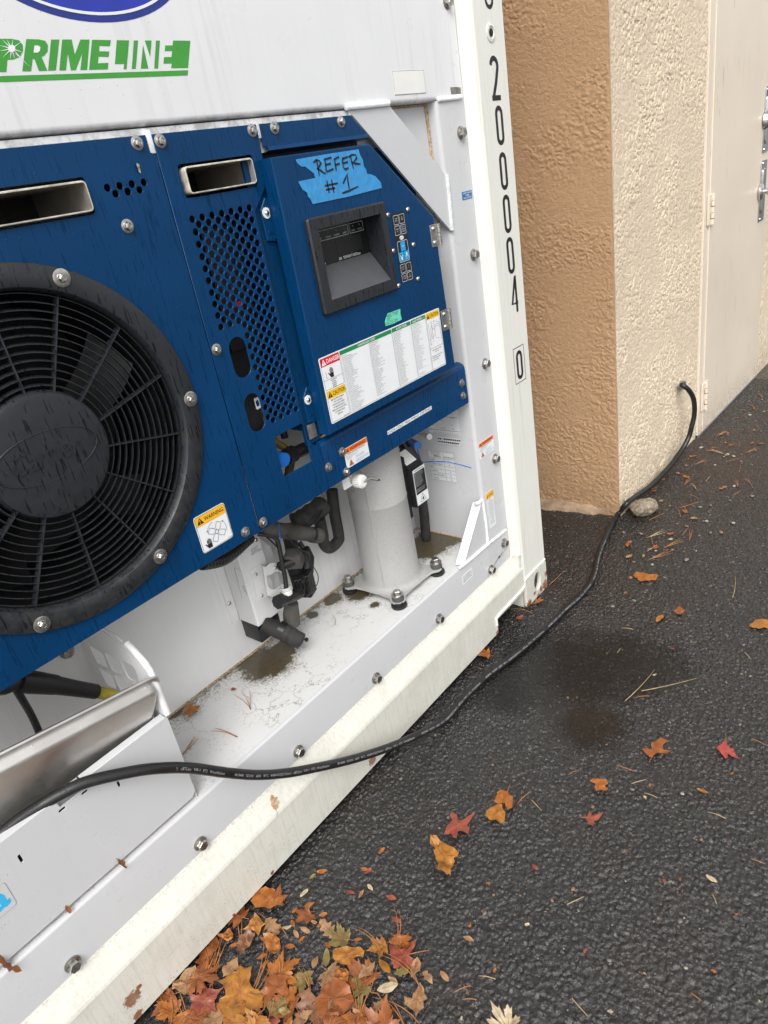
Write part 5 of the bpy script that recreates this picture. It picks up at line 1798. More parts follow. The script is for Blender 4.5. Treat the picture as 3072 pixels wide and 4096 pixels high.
# terminal box
b = MB()
tx0, tx1, tz0, tz1, ty = -.5350, -.4730, .5680, .6930, .115
b.box((tx0, ty + .001, tz0), (tx1, .175, tz1), 'dark_metal', .004)
b.prism(FX(tx0), [(-.175, tz0 - .03), (-.150, tz0 - .045), (-.135, tz0 - .03), (-.135, tz1 + .04), (-.175, tz1 + .05)], 0, .014, 'dark_metal', bev=.002)
b.add([(tx0 - .004, .175, tz1 + .045), (tx1 - .012, .175, tz1 + .045), (tx1, ty + .006, tz1), (tx0, ty + .006, tz1)], [[0, 3, 2, 1]], 'dark_metal')
b.add([(tx0, ty + .006, tz1), (tx0 - .004, .175, tz1 + .045), (tx0, .175, tz1)], [[0, 1, 2]], 'dark_metal')
b.add([(tx1, ty + .006, tz1), (tx1 - .012, .175, tz1 + .045), (tx1, .175, tz1)], [[0, 2, 1]], 'dark_metal')
tb = b.build('terminal_box', con)
b = MB()
fr, ft_ = FY(ty), FY(ty - .0008)
b.prism(fr, rrect(tx0 + .004, tz0 + .006, tx1, tz1 - .004, .002), 0, .0005, 'sticker_white')
b.rect(ft_, tx0 + .0065, tz0 + .040, tx1 - .002, tz1 - .014, 'ink', w=0)
b.text(ft_, 'ADVERTENCIA', (tx0 + tx1) / 2 + .002, tz1 - .0115, .0052, 'ink', align='c', width=.045, bold=.01)
for i, s_ in enumerate(('Peligro: superficie caliente', 'Riesgo de quemaduras. No', 'tocar sin proteccion', 'Antes de dar servicio', 'desconecte la energia', 'Descarga de refrigerante', 'y aceite a presion', '', 'Asegurese que no contiene', 'Use refrigerante indicado')):
    b.text(ft_, s_, tx0 + .0085, tz1 - .0205 - i * .0062, .0032, 'sticker_white', w=.0003, sx=.85)
cxx = (tx0 + tx1) / 2 + .003
b.stroke(ft_, [(cxx - .015, tz0 + .012), (cxx + .015, tz0 + .012), (cxx, tz0 + .036)], .0013, 'ink', closed=True)
b.poly(ft_, [(cxx - .004, tz0 + .016), (cxx + .004, tz0 + .016), (cxx + .0045, tz0 + .020), (cxx + .001, tz0 + .028), (cxx - .001, tz0 + .023), (cxx - .0045, tz0 + .021)], 'ink', .0002)
b.add([(tx0 + .006, ty + .0115, tz1 + .003), (tx1 - .006, ty + .0115, tz1 + .003), (tx1 - .014, .165, tz1 + .0435), (tx0 + .002, .165, tz1 + .0435)], [[0, 1, 2, 3]], 'sticker_cream')
b.build('terminal_label', tb)
b = MB()
lw = [P(1690, 2010, 'y', .23), P(1697, 2060, 'y', .235), P(1700, 2100, 'y', .24)]
b.tube([lw[0] + Vector((0, 0, .05))] + lw + [Vector((lw[2].x, .245, .345))], .0165, 'foam', 14)
b.build('insulated_pipe', con); b = MB()
b.tube([P(1612, 1770, 'y', .22), P(1640, 1815, 'y', .20), P(1668, 1860, 'y', .19)], .020, 'rubber', 14)
b.build('insulated_pipe', con)
b = MB()
q0, q1 = P(1640, 1765, 'y', .20), P(1671, 1782, 'y', .135)
b.tube([q0, q1], .0115, 'cap_blue', 20)
b.build('valve_cap', con)
b = MB()
q0, q1 = P(1690, 1738, 'y', .24), P(1718, 1747, 'y', .18)
b.tube([q0, q1], .0095, 'sticker_cream', 18)
b.tube([P(1760, 1680, 'y', .22), P(1775, 1690, 'y', .17), P(1785, 1700, 'y', .15)], .006, 'rubber', 10)
b.build('pressure_switch', con)
def ziptie(pts, r=.0016):
    b = MB()
    c = catmull(pts, 8)
    out = []; rr = []
    for i in range(len(c) - 1):
        for k_ in range(2):
            out.append(c[i].lerp(c[i + 1], k_ / 2)); rr.append(r * (1.25 if (i * 2 + k_) % 2 else .75))
    b.tube(out, rr, 'zip_blue', 6)
    return b.build('cable_tie', con)
kk_ = lambda x, y, X: P(1550 + .3165 * x, 1550 + .3165 * y, 'x', X)
ziptie([kk_(375, 775, -.42), kk_(400, 860, -.41), kk_(435, 950, -.40)])
ziptie([kk_(440, 945, -.40), kk_(600, 935, -.385), kk_(750, 940, -.37), kk_(900, 972, -.36), kk_(1000, 1000, -.355), kk_(1063, 1020, -.352)])
i_ = lambda x, y, Y: P(850 + .3617 * x, 1980 + .3617 * y, 'y', Y)
ziptie([i_(735, 310, .09), i_(735, 400, .09), i_(760, 520, .085)], .0014)

# ---- stickers on the side wall
b = MB()
SW, ST = FX(-.3062), FX(-.3066)
def lineset(us, vs, wd=.0007):
    for u in us: b.rect(ST, u - wd / 2, vs[0], u + wd / 2, vs[-1], 'ink')
    for v in vs: b.rect(ST, us[0], v - wd / 2, us[-1], v + wd / 2, 'ink')
b.rect(SW, -.2275, .5480, -.1245, .6530, 'sticker_white')
vs = [.5490, .5625, .5760, .5890, .6020, .6145, .6520]
lineset((-.2265, -.1660, -.1255), [vs[0], vs[-1]])
for v in vs[1:-1]: b.rect(ST, -.2265, v - .0003, -.1255, v + .0003, 'ink')
b.rect(ST, -.2265, .6280 - .0003, -.1255, .6280 + .0003, 'ink')
for i, (s_, x) in enumerate((('OPTION', 'INSTALLED'), ('QUEST', 'X'), ('Humidity Sensor', 'X'), ('RMU', ''), ('FuelWise', 'X'), ('Longer RTS Wire', 'X'), ('TripWise', 'X'))):
    v = (.6280, .6145, .6020, .5890, .5760, .5625, .5490)[i]
    b.text(ST, s_, -.2240 if i else -.2050, v + .0035, .0062, 'ink', w=.0002, sx=.85)
    if x: b.text(ST, x, -.1458, v + .0035, .0062, 'ink', w=.0002, align='c', sx=.85)
for i, s_ in enumerate(('Scan For Service', 'Escanear para', 'servicio')):
    b.text(ST, s_, -.1962, .6465 - i * .0062, .0042, 'ink', w=.0002, align='c')
b.prism(SW, rrect(-.1800, .6800, -.0900, .7070, .002), 0, .0003, 'sticker_white')
b.frame(ST, -.1795, .6805, -.0905, .7065, .0006, 'ink', r=.002)
for r_ in (0, 1):
    for i in range(12):
        hole_ = (r_ == 0 and i == 2) or (r_ == 1 and i == 11)
        c_ = circ(-.1740 + i * .0072, .6985 - r_ * .0105, .0032, 12)
        if hole_: b.stroke(ST, c_, .0004, 'ink', .0002, closed=True)
        else: b.poly(ST, c_, 'ink', .0002)
b.rect(SW, -.2100, .7160, -.0880, .8300, 'sticker_white')
b.rect(ST, -.2100, .7280, -.0880, .7290, 'ink')
b.rect(ST, -.1500, .7740, -.0900, .7748, 'ink')
for i in range(7):
    for j in range(3):
        if (i * 5 + j * 3) % 4: b.text(ST, ('MODEL', '460V', 'R-134a', '50/60 Hz', '3 PH', 'kg', 'SERIAL')[(i + j * 2) % 7], -.198 + j * .04, .7340 + i * .0125, .0042, 'print_grey', w=.0002, sx=.9)
b.text(ST, 'Manufactured under one or more of the following patents', -.1430, .7180, .0030, 'print_grey', w=.0002, width=.1, align='c')
b.build('side_stickers', side)

# ---- junction box with its plate and clamp bracket
b = MB()
b.prism(FY(.331), [(-1.1235, .4640), (-1.1000, .4600), (-1.0980, .50), (-1.0980, .655), (-.985, .655), (-.985, .60), (-.95, .60), (-.95, .78), (-1.1235, .78)], 0, .003, 'wall_white', bev=.0006)
X0, X1 = -1.0975, -1.0150
b.prism(lambda u, v, w=0.: Vector((u, .328 - w, v)), rrect(X0, .4600, X1, .770, .004), 0, .078, 'wall_white', bev=.004)
b.prism(FY(.331), [(X1, .4600), (-.972, .475), (-.972, .640), (X1, .70)], .003, .055, 'wall_white', bev=.002)
b.box((X0 + .003, .262, .402), (X1 - .002, .331, .4605), 'rubber', .003)
jb = b.build('junction_box', con)
for q in ((180, 1195),):
    p = i_(*q, .328)
    bo = fasten('screw', jb, p.x, p.z, .328, .0062, .0100)
p = i_(670, 1275, .272); fasten('screw', jb, p.x, p.z, .272, .0060, .0100)
p = i_(470, 495, .25); fasten('screw', jb, p.x, p.z, .249, .0060, .0090)
b = MB()
def ip(x, y, Y):
    q = i_(x, y, Y); return (q.x, q.z)
b.prism(FY(.2495), [ip(*q, .248) for q in ((420, 840), (440, 820), (530, 765), (600, 1130), (520, 1175), (500, 1165))][::-1], 0, .0022, 'wall_white', bev=.0005)
v3 = [i_(530, 768, .248), i_(600, 1128, .248), i_(612, 1120, .222), i_(565, 785, .222)]
b.add(v3, [[0, 3, 2, 1]], 'wall_white')
b.prism(FY(.222), [ip(*q, .220) for q in ((560, 785), (600, 795), (640, 752), (690, 748), (745, 755), (775, 765), (790, 870), (765, 870), (740, 850), (690, 850), (640, 885), (600, 892), (612, 1000), (650, 1042), (700, 1040), (755, 1003), (770, 1050), (735, 1100), (705, 1135), (660, 1128), (612, 1112))][::-1], 0, .0025, 'wall_white', bev=.0005)
b.build('clamp_bracket', jb)
for q, yy in (((478, 878), .2465), ((543, 1112), .2465), ((692, 805), .2185), ((745, 812), .2185), ((750, 1070), .2185)):
    p = i_(*q, yy); fasten('screw', jb, p.x, p.z, yy, .0045, .0070)
b = MB()
def lf_(x, y):                                       # left face of the box
    p = P(850 + .3617 * x, 1980 + .3617 * y, 'x', X0 - .0005); return (-p.y, p.z)
LF, LG = FX(X0 - .0003), FX(X0 - .0008)
b.poly(LF, [lf_(*q) for q in ((232, 795), (315, 825), (425, 1210), (340, 1185))], 'sticker_white')
b.stroke(LG, [lf_(*q) for q in ((315, 832), (240, 803), (330, 1150))], .0006, 'ink')
q = lf_(330, 1000)
for i, s_ in enumerate(('P/N 12-00433-07', 'S/N 0148867', '10A 24V')):
    b.text(lambda u, v, w=0.: FX(X0 - .0008)(q[0] + .010 - v * 1. - i * .005, q[1] + .0 - u, w), s_, 0, 0, .0028, 'print_grey')
b.prism(FY(.2497), [ip(*q_, .2495) for q_ in ((335, 645), (525, 545), (545, 630), (350, 740))][::-1], 0, .0003, 'sticker_white')
for i, s_ in enumerate(('EPV-P/N07', 'REV A03', '08-00570-01', 'MADE IN CHINA')):
    u_, v_ = ip(432, 615 + i * 20, .2485)
    b.text(FY(.2491), s_, u_, v_, .0040, 'print_grey', sx=.9)
b.build('box_labels', jb)

# ---- pipes and valves
def pipe(name, pts, r, m, n=6, seg=16, parent=con, rf=None):
    b = MB(); b.tube(catmull(pts, n), r, m, seg, rf=rf); return b.build(name, parent)
pipe('insulated_pipe', [i_(1320, -60, .275), i_(1350, 200, .275), i_(1395, 440, .275), i_(1385, 510, .27), i_(1300, 585, .262), i_(1235, 540, .25), i_(1215, 420, .245), i_(1180, 260, .24)], .0170, 'foam', 8)
pipe('insulated_pipe', [i_(560, 300, .22), i_(700, 375, .205), i_(900, 410, .20), i_(1100, 440, .195), i_(1200, 455, .19)], .0205, 'foam_dusty', 6, rf=lambda t: 1 + .06 * math.sin(t * 17))
pipe('insulated_pipe', [i_(900, 320, .26), i_(1000, 270, .25), i_(1100, 200, .25), i_(1220, 110, .25)], .0340, 'foam', 5, rf=lambda t: .85 + .05 * math.sin(t * 23))
pipe('insulated_pipe', [i_(850, 440, .25), i_(880, 600, .25), i_(930, 900, .25), i_(980, 1010, .245)], .0190, 'rubber', 6)
pipe('capillary_hose', [i_(500, 430, .23), i_(620, 445, .215), i_(700, 480, .205), i_(735, 570, .20), i_(765, 720, .195), i_(800, 900, .190), i_(815, 1030, .186)], .0062, 'rubber', 6)
pipe('wire_loom', [i_(-120, 770, .07), i_(0, 755, .085), i_(120, 720, .10), i_(230, 650, .13), i_(330, 560, .16), i_(420, 480, .19)], .0120, 'rubber', 14, rf=lambda t: 1 + .07 * math.sin(t * 330))
pipe('control_wire', [i_(560, 430, .24), i_(680, 540, .20), i_(760, 640, .205), i_(860, 900, .215), i_(900, 1040, .21)], .0022, 'rubber', 6, 8)
pipe('control_wire', [i_(820, 440, .17), i_(880, 520, .165), i_(960, 600, .17), i_(1060, 640, .18), i_(1060, 720, .20)], .0022, 'rubber', 6, 8)
pipe('control_wire', [i_(1010, 240, .20), i_(1080, 330, .19), i_(1170, 250, .20), i_(1210, 170, .21)], .0028, 'rubber', 6, 8)
pipe('copper_tube', [i_(960, 520, .27), i_(1010, 600, .26), i_(1060, 660, .25), i_(1050, 800, .25), i_(1090, 860, .255)], .0075, 'rubber', 6, 10)
for (x_, y_, Y_, r_) in ((845, 398, .2025, .0222), (1095, 438, .195, .0222)):
    b = MB()
    c_ = i_(x_, y_, Y_); d_ = (i_(x_ + 40, y_ + 8, Y_ - .002) - c_)
    b.tube([c_, c_ + d_ * .5], r_, 'rubber', 16)
    b.build('tape_wrap', con)
# solenoid
b = MB()
cz_ = i_(905, 705, .19)
bm = bmesh.new()
bmesh.ops.create_cube(bm, size=1)
bmesh.ops.scale(bm, vec=(.038, .042, .044), verts=bm.verts[:])
bmesh.ops.bevel(bm, geom=bm.edges[:], offset=.0025, segments=2, affect='EDGES')
bmesh.ops.rotate(bm, matrix=Matrix.Rotation(.55, 3, 'Z') @ Matrix.Rotation(-.12, 3, 'Y'), verts=bm.verts[:])
bmesh.ops.translate(bm, vec=cz_, verts=bm.verts[:])
b.bm(bm, 'foam_dusty', True)
b.tube([i_(900, 730, .185), i_(800, 765, .195), i_(745, 790, .21)], .0125, 'rubber', 16)
b.build('solenoid_valve', con)
b = MB()
bm = bmesh.new()
bmesh.ops.create_cube(bm, size=1)
bmesh.ops.scale(bm, vec=(.045, .05, .075), verts=bm.verts[:])
bmesh.ops.bevel(bm, geom=bm.edges[:], offset=.004, segments=2, affect='EDGES')
bmesh.ops.rotate(bm, matrix=Matrix.Rotation(.4, 3, 'Z'), verts=bm.verts[:])
bmesh.ops.translate(bm, vec=i_(1010, 970, .235), verts=bm.verts[:])
b.bm(bm, 'rubber', True)
b.tube([i_(1000, 610, .25), i_(1050, 700, .245), i_(1040, 860, .24)], .020, 'rubber', 14)
b.tube([i_(720, 1185, .190), i_(800, 1150, .19), i_(900, 1110, .20), i_(960, 1080, .21)], .0165, 'rubber', 18)
b.tube([i_(715, 1190, .186), i_(775, 1160, .188)], .0190, 'rubber', 8)
b.lathe([(.0145, -.012), (.0152, -.004), (.0128, .0), (.0152, .005), (.0145, .012)], 'sticker_cream', i_(815, 1050, .19), 'z', 22)
b.build('shutoff_valve', con)
b = MB()                                              # loops of thin wire
c0, c1 = i_(940, 1050, .195), i_(1090, 1000, .18)
hel = []
for i in range(97):
    t = i / 96
    a = 2 * PI * 4 * t
    c_ = c0.lerp(c1, t)
    hel.append(c_ + Vector((.010 * math.cos(a), -.006 * math.cos(a), .026 * math.sin(a))) + Vector((0, 0, .006 * math.sin(t * 9))))
hel = [i_(900, 1060, .20)] + hel
b.tube(hel, .0013, 'rubber', 6)
b.tube(catmull([i_(960, 560, .20), i_(1010, 680, .185), i_(1120, 800, .175), i_(1170, 910, .17), i_(1140, 1010, .175), i_(1060, 960, .18), i_(1000, 890, .185)], 8), .0013, 'rubber', 6)
b.build('wire_coil', con)
b = MB()
pts_ = catmull([i_(880, 1190, .215), i_(870, 1290, .222), i_(880, 1420, .228)], 5)
b.tube(pts_, [.017 + .006 * min(1, i / 6) for i in range(len(pts_))], 'foam_dusty', 18)
b.build('insulated_pipe', con)
b = MB()
pp_ = catmull([i_(560, 1420, .262), i_(680, 1475, .238), i_(800, 1530, .212), i_(930, 1590, .185), i_(1000, 1625, .170)], 6)
rr_ = [.0225] * len(pp_)
rr_[-1] = .010; rr_[-2] = .0175; rr_[-3] = .0215
for j in (12, 13, 15, 16): rr_[min(j, len(rr_) - 4)] = .0250
b.tube(pp_, rr_, 'foam', 20)
b.tube([p + Vector((.004, .0, .001)) for p in pp_[8:12]], .0240, 'rubber', 20)
tipp = pp_[-1]
b.box(tipp + Vector((.008, -.006, -.004)), tipp + Vector((.016, .002, .004)), 'rubber')
b.build('drain_boot', con)

# ---- cable compartment: side plate with diamond openings and front cover
xs_ = -1.5005
FSX = FX(xs_)
def dq(cy, cz_, h=.0175, w_=.019, r=.004):
    a, c = w_, h
    base = [(cy - a, cz_ + .006), (cy, cz_ + c + .006), (cy + a, cz_ - .006), (cy, cz_ - c - .006)]
    return base
cu = bpy.data.curves.new('side', 'CURVE'); cu.dimensions = '2D'; cu.fill_mode = 'BOTH'
outl = [(-.331, .3435), (-.0455, .3435), (-.0455, .690), (-.060, .702), (-.100, .725), (-.246, .755), (-.331, .80)]
dm = []
def sq(x, y):
    p = P(.6631 * x, 2200 + .6631 * y, 'x', -1.5); return Vector((-p.y, p.z))
d1 = [sq(540, 572), sq(622, 620), sq(657, 715), sq(597, 690)]
rv = sq(690, 680) - sq(600, 640); cv = sq(655, 770) - sq(600, 640)
for i in range(-3, 8):
    for j in range(-3, 8):
        q = [v + rv * i + cv * j for v in d1]
        if min(v.x for v in q) < -.295 or max(v.x for v in q) > -.062 or min(v.y for v in q) < .37 or max(v.y for v in q) > .715: continue
        c_ = sum(q, Vector((0, 0))) / 4
        out = []
        for k_ in range(4):
            for t_ in (.12, .88): out.append(tuple(q[k_].lerp(q[(k_ + 1) % 4], t_)))
        dm.append(out)
for pts in [outl] + dm:
    sp = cu.splines.new('POLY'); sp.points.add(len(pts) - 1)
    for p_, q_ in zip(sp.points, pts): p_.co = (q_[0], q_[1], 0, 1)
    sp.use_cyclic_u = True
cu.extrude = .001
ob = bpy.data.objects.new('side', cu)
me = bpy.data.meshes.new_from_object(ob)
bpy.data.objects.remove(ob); bpy.data.curves.remove(cu)
for v in me.vertices:
    v.co = FX(xs_)(v.co.x, v.co.y, v.co.z)
me.materials.clear(); me.materials.append(MAT['wall_white'])
sp_o = bpy.data.objects.new('side_plate', me); COL.objects.link(sp_o); sp_o.parent = con
b = MB()
b.tube([FX(xs_)(u, v) for u, v in ((-.331, .80), (-.246, .755), (-.125, .750), (-.108, .738))], .0016, 'wall_white', 6)
ed = [(-.106, .733), (-.080, .716), (-.060, .700), (-.050, .684), (-.0475, .66), (-.0470, .575)]
b.tube([FX(xs_ + .006)(u, v) for u, v in ed], .0075, 'wall_white', 12)
b.build('rolled_edge', sp_o)
YC = .045
holes = []
def zp(x, y, Y=YC):
    p = P(.6631 * x, 3100 + .6631 * y, 'y', Y); return (p.x, p.z)
for (x, y), hw, hh in (((508, 101), .0062, .0024), ((372, 206), .0066, .0026), ((713, 52), .0023, .0070), ((121, 501), .0024, .0090)):
    c_ = zp(x, y); r = min(hw, hh)
    holes.append(rrect(c_[0] - hw, c_[1] - hh, c_[0] + hw, c_[1] + hh, r * .95, 4))
outl = [(-2.05, .3530), (-1.5120, .3530), (-1.5010, .3640), (-1.4990, .5690), (-1.5040, .5735), (-1.6910, .5735), (-1.6940, .5560), (-1.7420, .5560), (-1.7450, .5735), (-2.05, .5735)]
cov = sheet('cover_plate', con, 'unit_white', outl, holes, YC - .002, .0022, .0004)
cov['label'] = 'low white cover plate of the cable compartment with narrow slots'
b = MB()
for xa, xb in ((-2.05, -1.7455), (-1.6905, -1.5045)):
    b.add([(xa, YC - .0018, .5720), (xb, YC - .0018, .5720), (xb, YC - .0002, .5745), (xa, YC - .0002, .5745), (xb, YC + .014, .5765), (xa, YC + .014, .5765), (xb, YC + .015, .5745), (xa, YC + .015, .5745)],
          [[0, 1, 2, 3], [3, 2, 4, 5], [5, 4, 6, 7]], 'unit_white', True)
b.box((-1.7425, YC + .0115, .545), (-1.6935, YC + .013, .5765), 'wall_white')
b.build('folded_lip', cov)
b = MB()
b.prism(FY(YC - .0022), rrect(-2.05, .4420, -1.8690, .5020, .007), 0, .0003, 'unit_white')
b.frame(FY(YC - .0027), -2.05, .4420, -1.8690, .5020, .0004, 'print_grey', r=.007)
b.text(FY(YC - .0028), 'a', -1.8745, .4560, .048, 'sticker_cyan', align='r', bold=.035)
b.build('blue_letter_sticker', cov)
b = MB()
b.box((-2.04, .056, .352), (-1.512, .058, .545), 'dark_metal')  # dark sheet added behind the slots so they read as shade
b.build('slot_shade_backing', cov)
# things on the back wall of that compartment
b = MB()
b.prism(FY(.331), [(q := P(240 + 0, 2604, 'y', .33)) and (q.x, q.z), (q.x + .02, q.z + .01), (q.x + .02, q.z + .06), (q.x - .05, q.z + .09), (q.x - .045, q.z + .03)], 0, .003, 'wall_white', bev=.0005)
b.build('wall_tab', con)
pw = P(268, 2607, 'y', .325); fasten('flange', con, pw.x, pw.z, .327)
j_ = lambda x, y, Y: P(.4822 * x, 2600 + .4822 * y, 'y', Y)
b = MB()
b.tube([j_(-200, 330, .16), j_(40, 310, .17), j_(150, 262, .18)], .014, 'rubber', 16)
b.tube([j_(150, 255, .18), j_(250, 265, .185), j_(460, 290, .19)], [.0200, .0225, .0195], 'rubber', 20)
b.tube([j_(440, 288, .19), j_(620, 318, .195), j_(795, 345, .20)], [.0185, .0165, .0155], 'rubber', 20)
b.tube([j_(785, 344, .20), j_(900, 368, .203), j_(1000, 395, .205)], .0125, 'yellow_sheath', 16)
b.build('power_plug_cord', con)
b = MB()
b.tube(catmull([j_(110, 290, .175), j_(190, 420, .18), j_(260, 540, .19), j_(330, 700, .20), j_(380, 900, .21)], 5), .0070, 'rubber', 12)
b.build('thin_cord', con)

# leaf scrap stuck to the fan panel

# ================================================================== LOOSE THINGS
# ---- baking sheet leaning in the compartment
O = Vector((-1.483, .036, .676))
U = Vector((-.984, 0, .176)).normalized()
V = Vector((-.150, .46, -.874)); V = (V - U * V.dot(U)).normalized()
Nn = U.cross(V)
if Nn.y > 0: Nn = -Nn
PF = lambda u, v, w=0.: O + U * u + V * v + Nn * w
b = MB()
loops = [(.001, 0, .030, -.0045), (-.0022, .0020, .030, .0), (-.0010, 0, .030, .0036), (.0025, .0040, .030, .0055), (.0062, .0, .027, .0036), (.0082, 0, .026, -.0002), (.0100, 0, .024, .0005), (.0112, 0, .024, .0030),
         (.0150, 0, .022, .0190), (.0175, 0, .021, .0225), (.0220, 0, .020, .0245)]
LL, WW = .46, .33
vs = []; 
for ins, _, r, h in loops:
    for p in rrect(ins, ins, LL - ins, WW - ins, r, 6):
        vs.append(PF(p[0], p[1], h))
k = len(rrect(0, 0, 1, 1, .1, 6))
b.add(vs, [[j * k + i, j * k + (i + 1) % k, (j + 1) * k + (i + 1) % k, (j + 1) * k + i] for j in range(len(loops) - 1) for i in range(k)], 'pan_aluminium', True)
b.add([v for v in vs[-k:]], [list(range(k))], 'pan_aluminium')
pan = b.build('baking_sheet', None, loc=tuple(O))
tag(pan, 'dented aluminium baking sheet leaning in the open compartment below the fan', 'baking sheet')

# ---- power cable
cp = []
for u, v, y in ((-260, 3560, .078), (-110, 3440, .072), (0, 3340, .068), (80, 3277, .064), (170, 3218, .056), (250, 3172, .044), (350, 3127, .030), (500, 3092, .010), (620, 3074, -.002), (760, 3072, -.006), (900, 3090, -.010),
                (1027, 3100, -.014), (1153, 3091, -.020), (1280, 3067, -.026), (1398, 3040, -.032), (1500, 3009, -.038), (1593, 2975, -.045), (1680, 2935, -.056)):
    cp.append(P(u, v, 'y', y))
for u, v in ((1778, 2880), (1852, 2796), (1944, 2706), (2037, 2637), (2130, 2560), (2219, 2479), (2263, 2435), (2317, 2388), (2360, 2334), (2379, 2291), (2393, 2226), (2418, 2160), (2444, 2106), (2473, 2056)):
    cp.append(P(u, v, 'z', .0118))
for u, v, y in ((2509, 2012, -.058), (2552, 1980, -.062), (2606, 1940, -.067), (2663, 1882, -.072), (2693, 1847, -.076), (2719, 1811, -.084), (2739, 1781, -.094), (2757, 1743, -.104), (2767, 1704, -.112),
                (2776, 1666, -.118), (2778, 1628, -.120), (2772, 1590, -.117), (2752, 1557, -.104), (2728, 1540, -.080)):
    cp.append(P(u, v, 'y', y))
cp.append(Vector((hp.x, hp.y - .02, hp.z))); cp.append(Vector((hp.x, hp.y + .05, hp.z)))
cc_ = catmull(cp, 10)
CR = .0112
b = MB()
b.tube(cc_, CR, 'cable_rubber', 20)
cab_o = b.build('power_cable', None)
tag(cab_o, 'thick black rubber power cable running from the wall across the asphalt into the cooling unit', 'cable')
# printing on the cable
acc = [0.]
for i in range(1, len(cc_)): acc.append(acc[-1] + (cc_[i] - cc_[i - 1]).length)
def at_s(s_):
    lo, hi = 0, len(acc) - 1
    while hi - lo > 1:
        mdl = (lo + hi) // 2
        if acc[mdl] <= s_: lo = mdl
        else: hi = mdl
    t = (s_ - acc[lo]) / (acc[hi] - acc[lo])
    return cc_[lo].lerp(cc_[hi], t), (cc_[min(hi + 1, len(cc_) - 1)] - cc_[max(lo - 1, 0)]).normalized()
VIEW = Vector((-.45, -.62, .64)).normalized()
s0, s1 = acc[102], acc[132]
txt = '8018440   SOOW   600V   90°C   4X8AWG(8.37mm²)   c(ETL)us   VW-1   FT2   WindyNation'
vs, fs, x0, x1 = glyphs(txt, 0., 0)
span = None
def s_at_px(u):
    best = None
    for i in range(20, 330):
        d = cc_[i] - CAM
        uu = 1536 + FPX * d.dot(RX) / d.dot(FW)
        if best is None or abs(uu - u) < best[0]: best = (abs(uu - u), acc[i])
    return best[1]
sa, sb = s_at_px(925), s_at_px(1305)
per = (sb - sa) * 1.10
kx = (sb - sa) / (x1 - x0)
b = MB()
for rep in range(-1, 6):
    st_ = sa + per * rep
    if st_ < acc[35] - (0 if rep >= 0 else 9): continue
    out = []
    for a, c in vs:
        p, T = at_s(st_ + (a - x0) * kx)
        N_ = (VIEW - T * VIEW.dot(T)).normalized()
        B_ = N_.cross(T)
        ph = ((c - .25) * kx * 1.05) / CR - .12
        out.append(p + (N_ * math.cos(ph) + B_ * math.sin(ph)) * (CR + .00025))
    if rep < 0:
        cut = x0 + (s_at_px(690) - st_) / kx
        b.add(out, [f for f in fs if vs[f[0]][0] > cut], 'cable_ink')
    else:
        b.add(out, fs, 'cable_ink')
b.build('cable_print', cab_o)

# ---- rock
bm = bmesh.new()
bmesh.ops.create_icosphere(bm, subdivisions=4, radius=1)
for v in bm.verts:
    n_ = mnoise.noise(v.co * 1.3 + Vector((3, 1, 2))) * .22 + mnoise.noise(v.co * 3.5) * .09 + mnoise.noise(v.co * 9) * .03
    v.co *= (1 + n_)
    v.co = Vector((v.co.x * .064, v.co.y * .043, v.co.z * .037))
rc = P(2566, 2030, 'z', .034)
b = MB()
bm.transform(Matrix.Rotation(-.35, 4, 'Z'))
b.bm(bm, 'rock', True)
ro = b.build('rock')
ro.location = (rc.x + .012, rc.y - .005, .030)
tag(ro, 'rounded tan rock beside the cable at the building corner', 'rock')

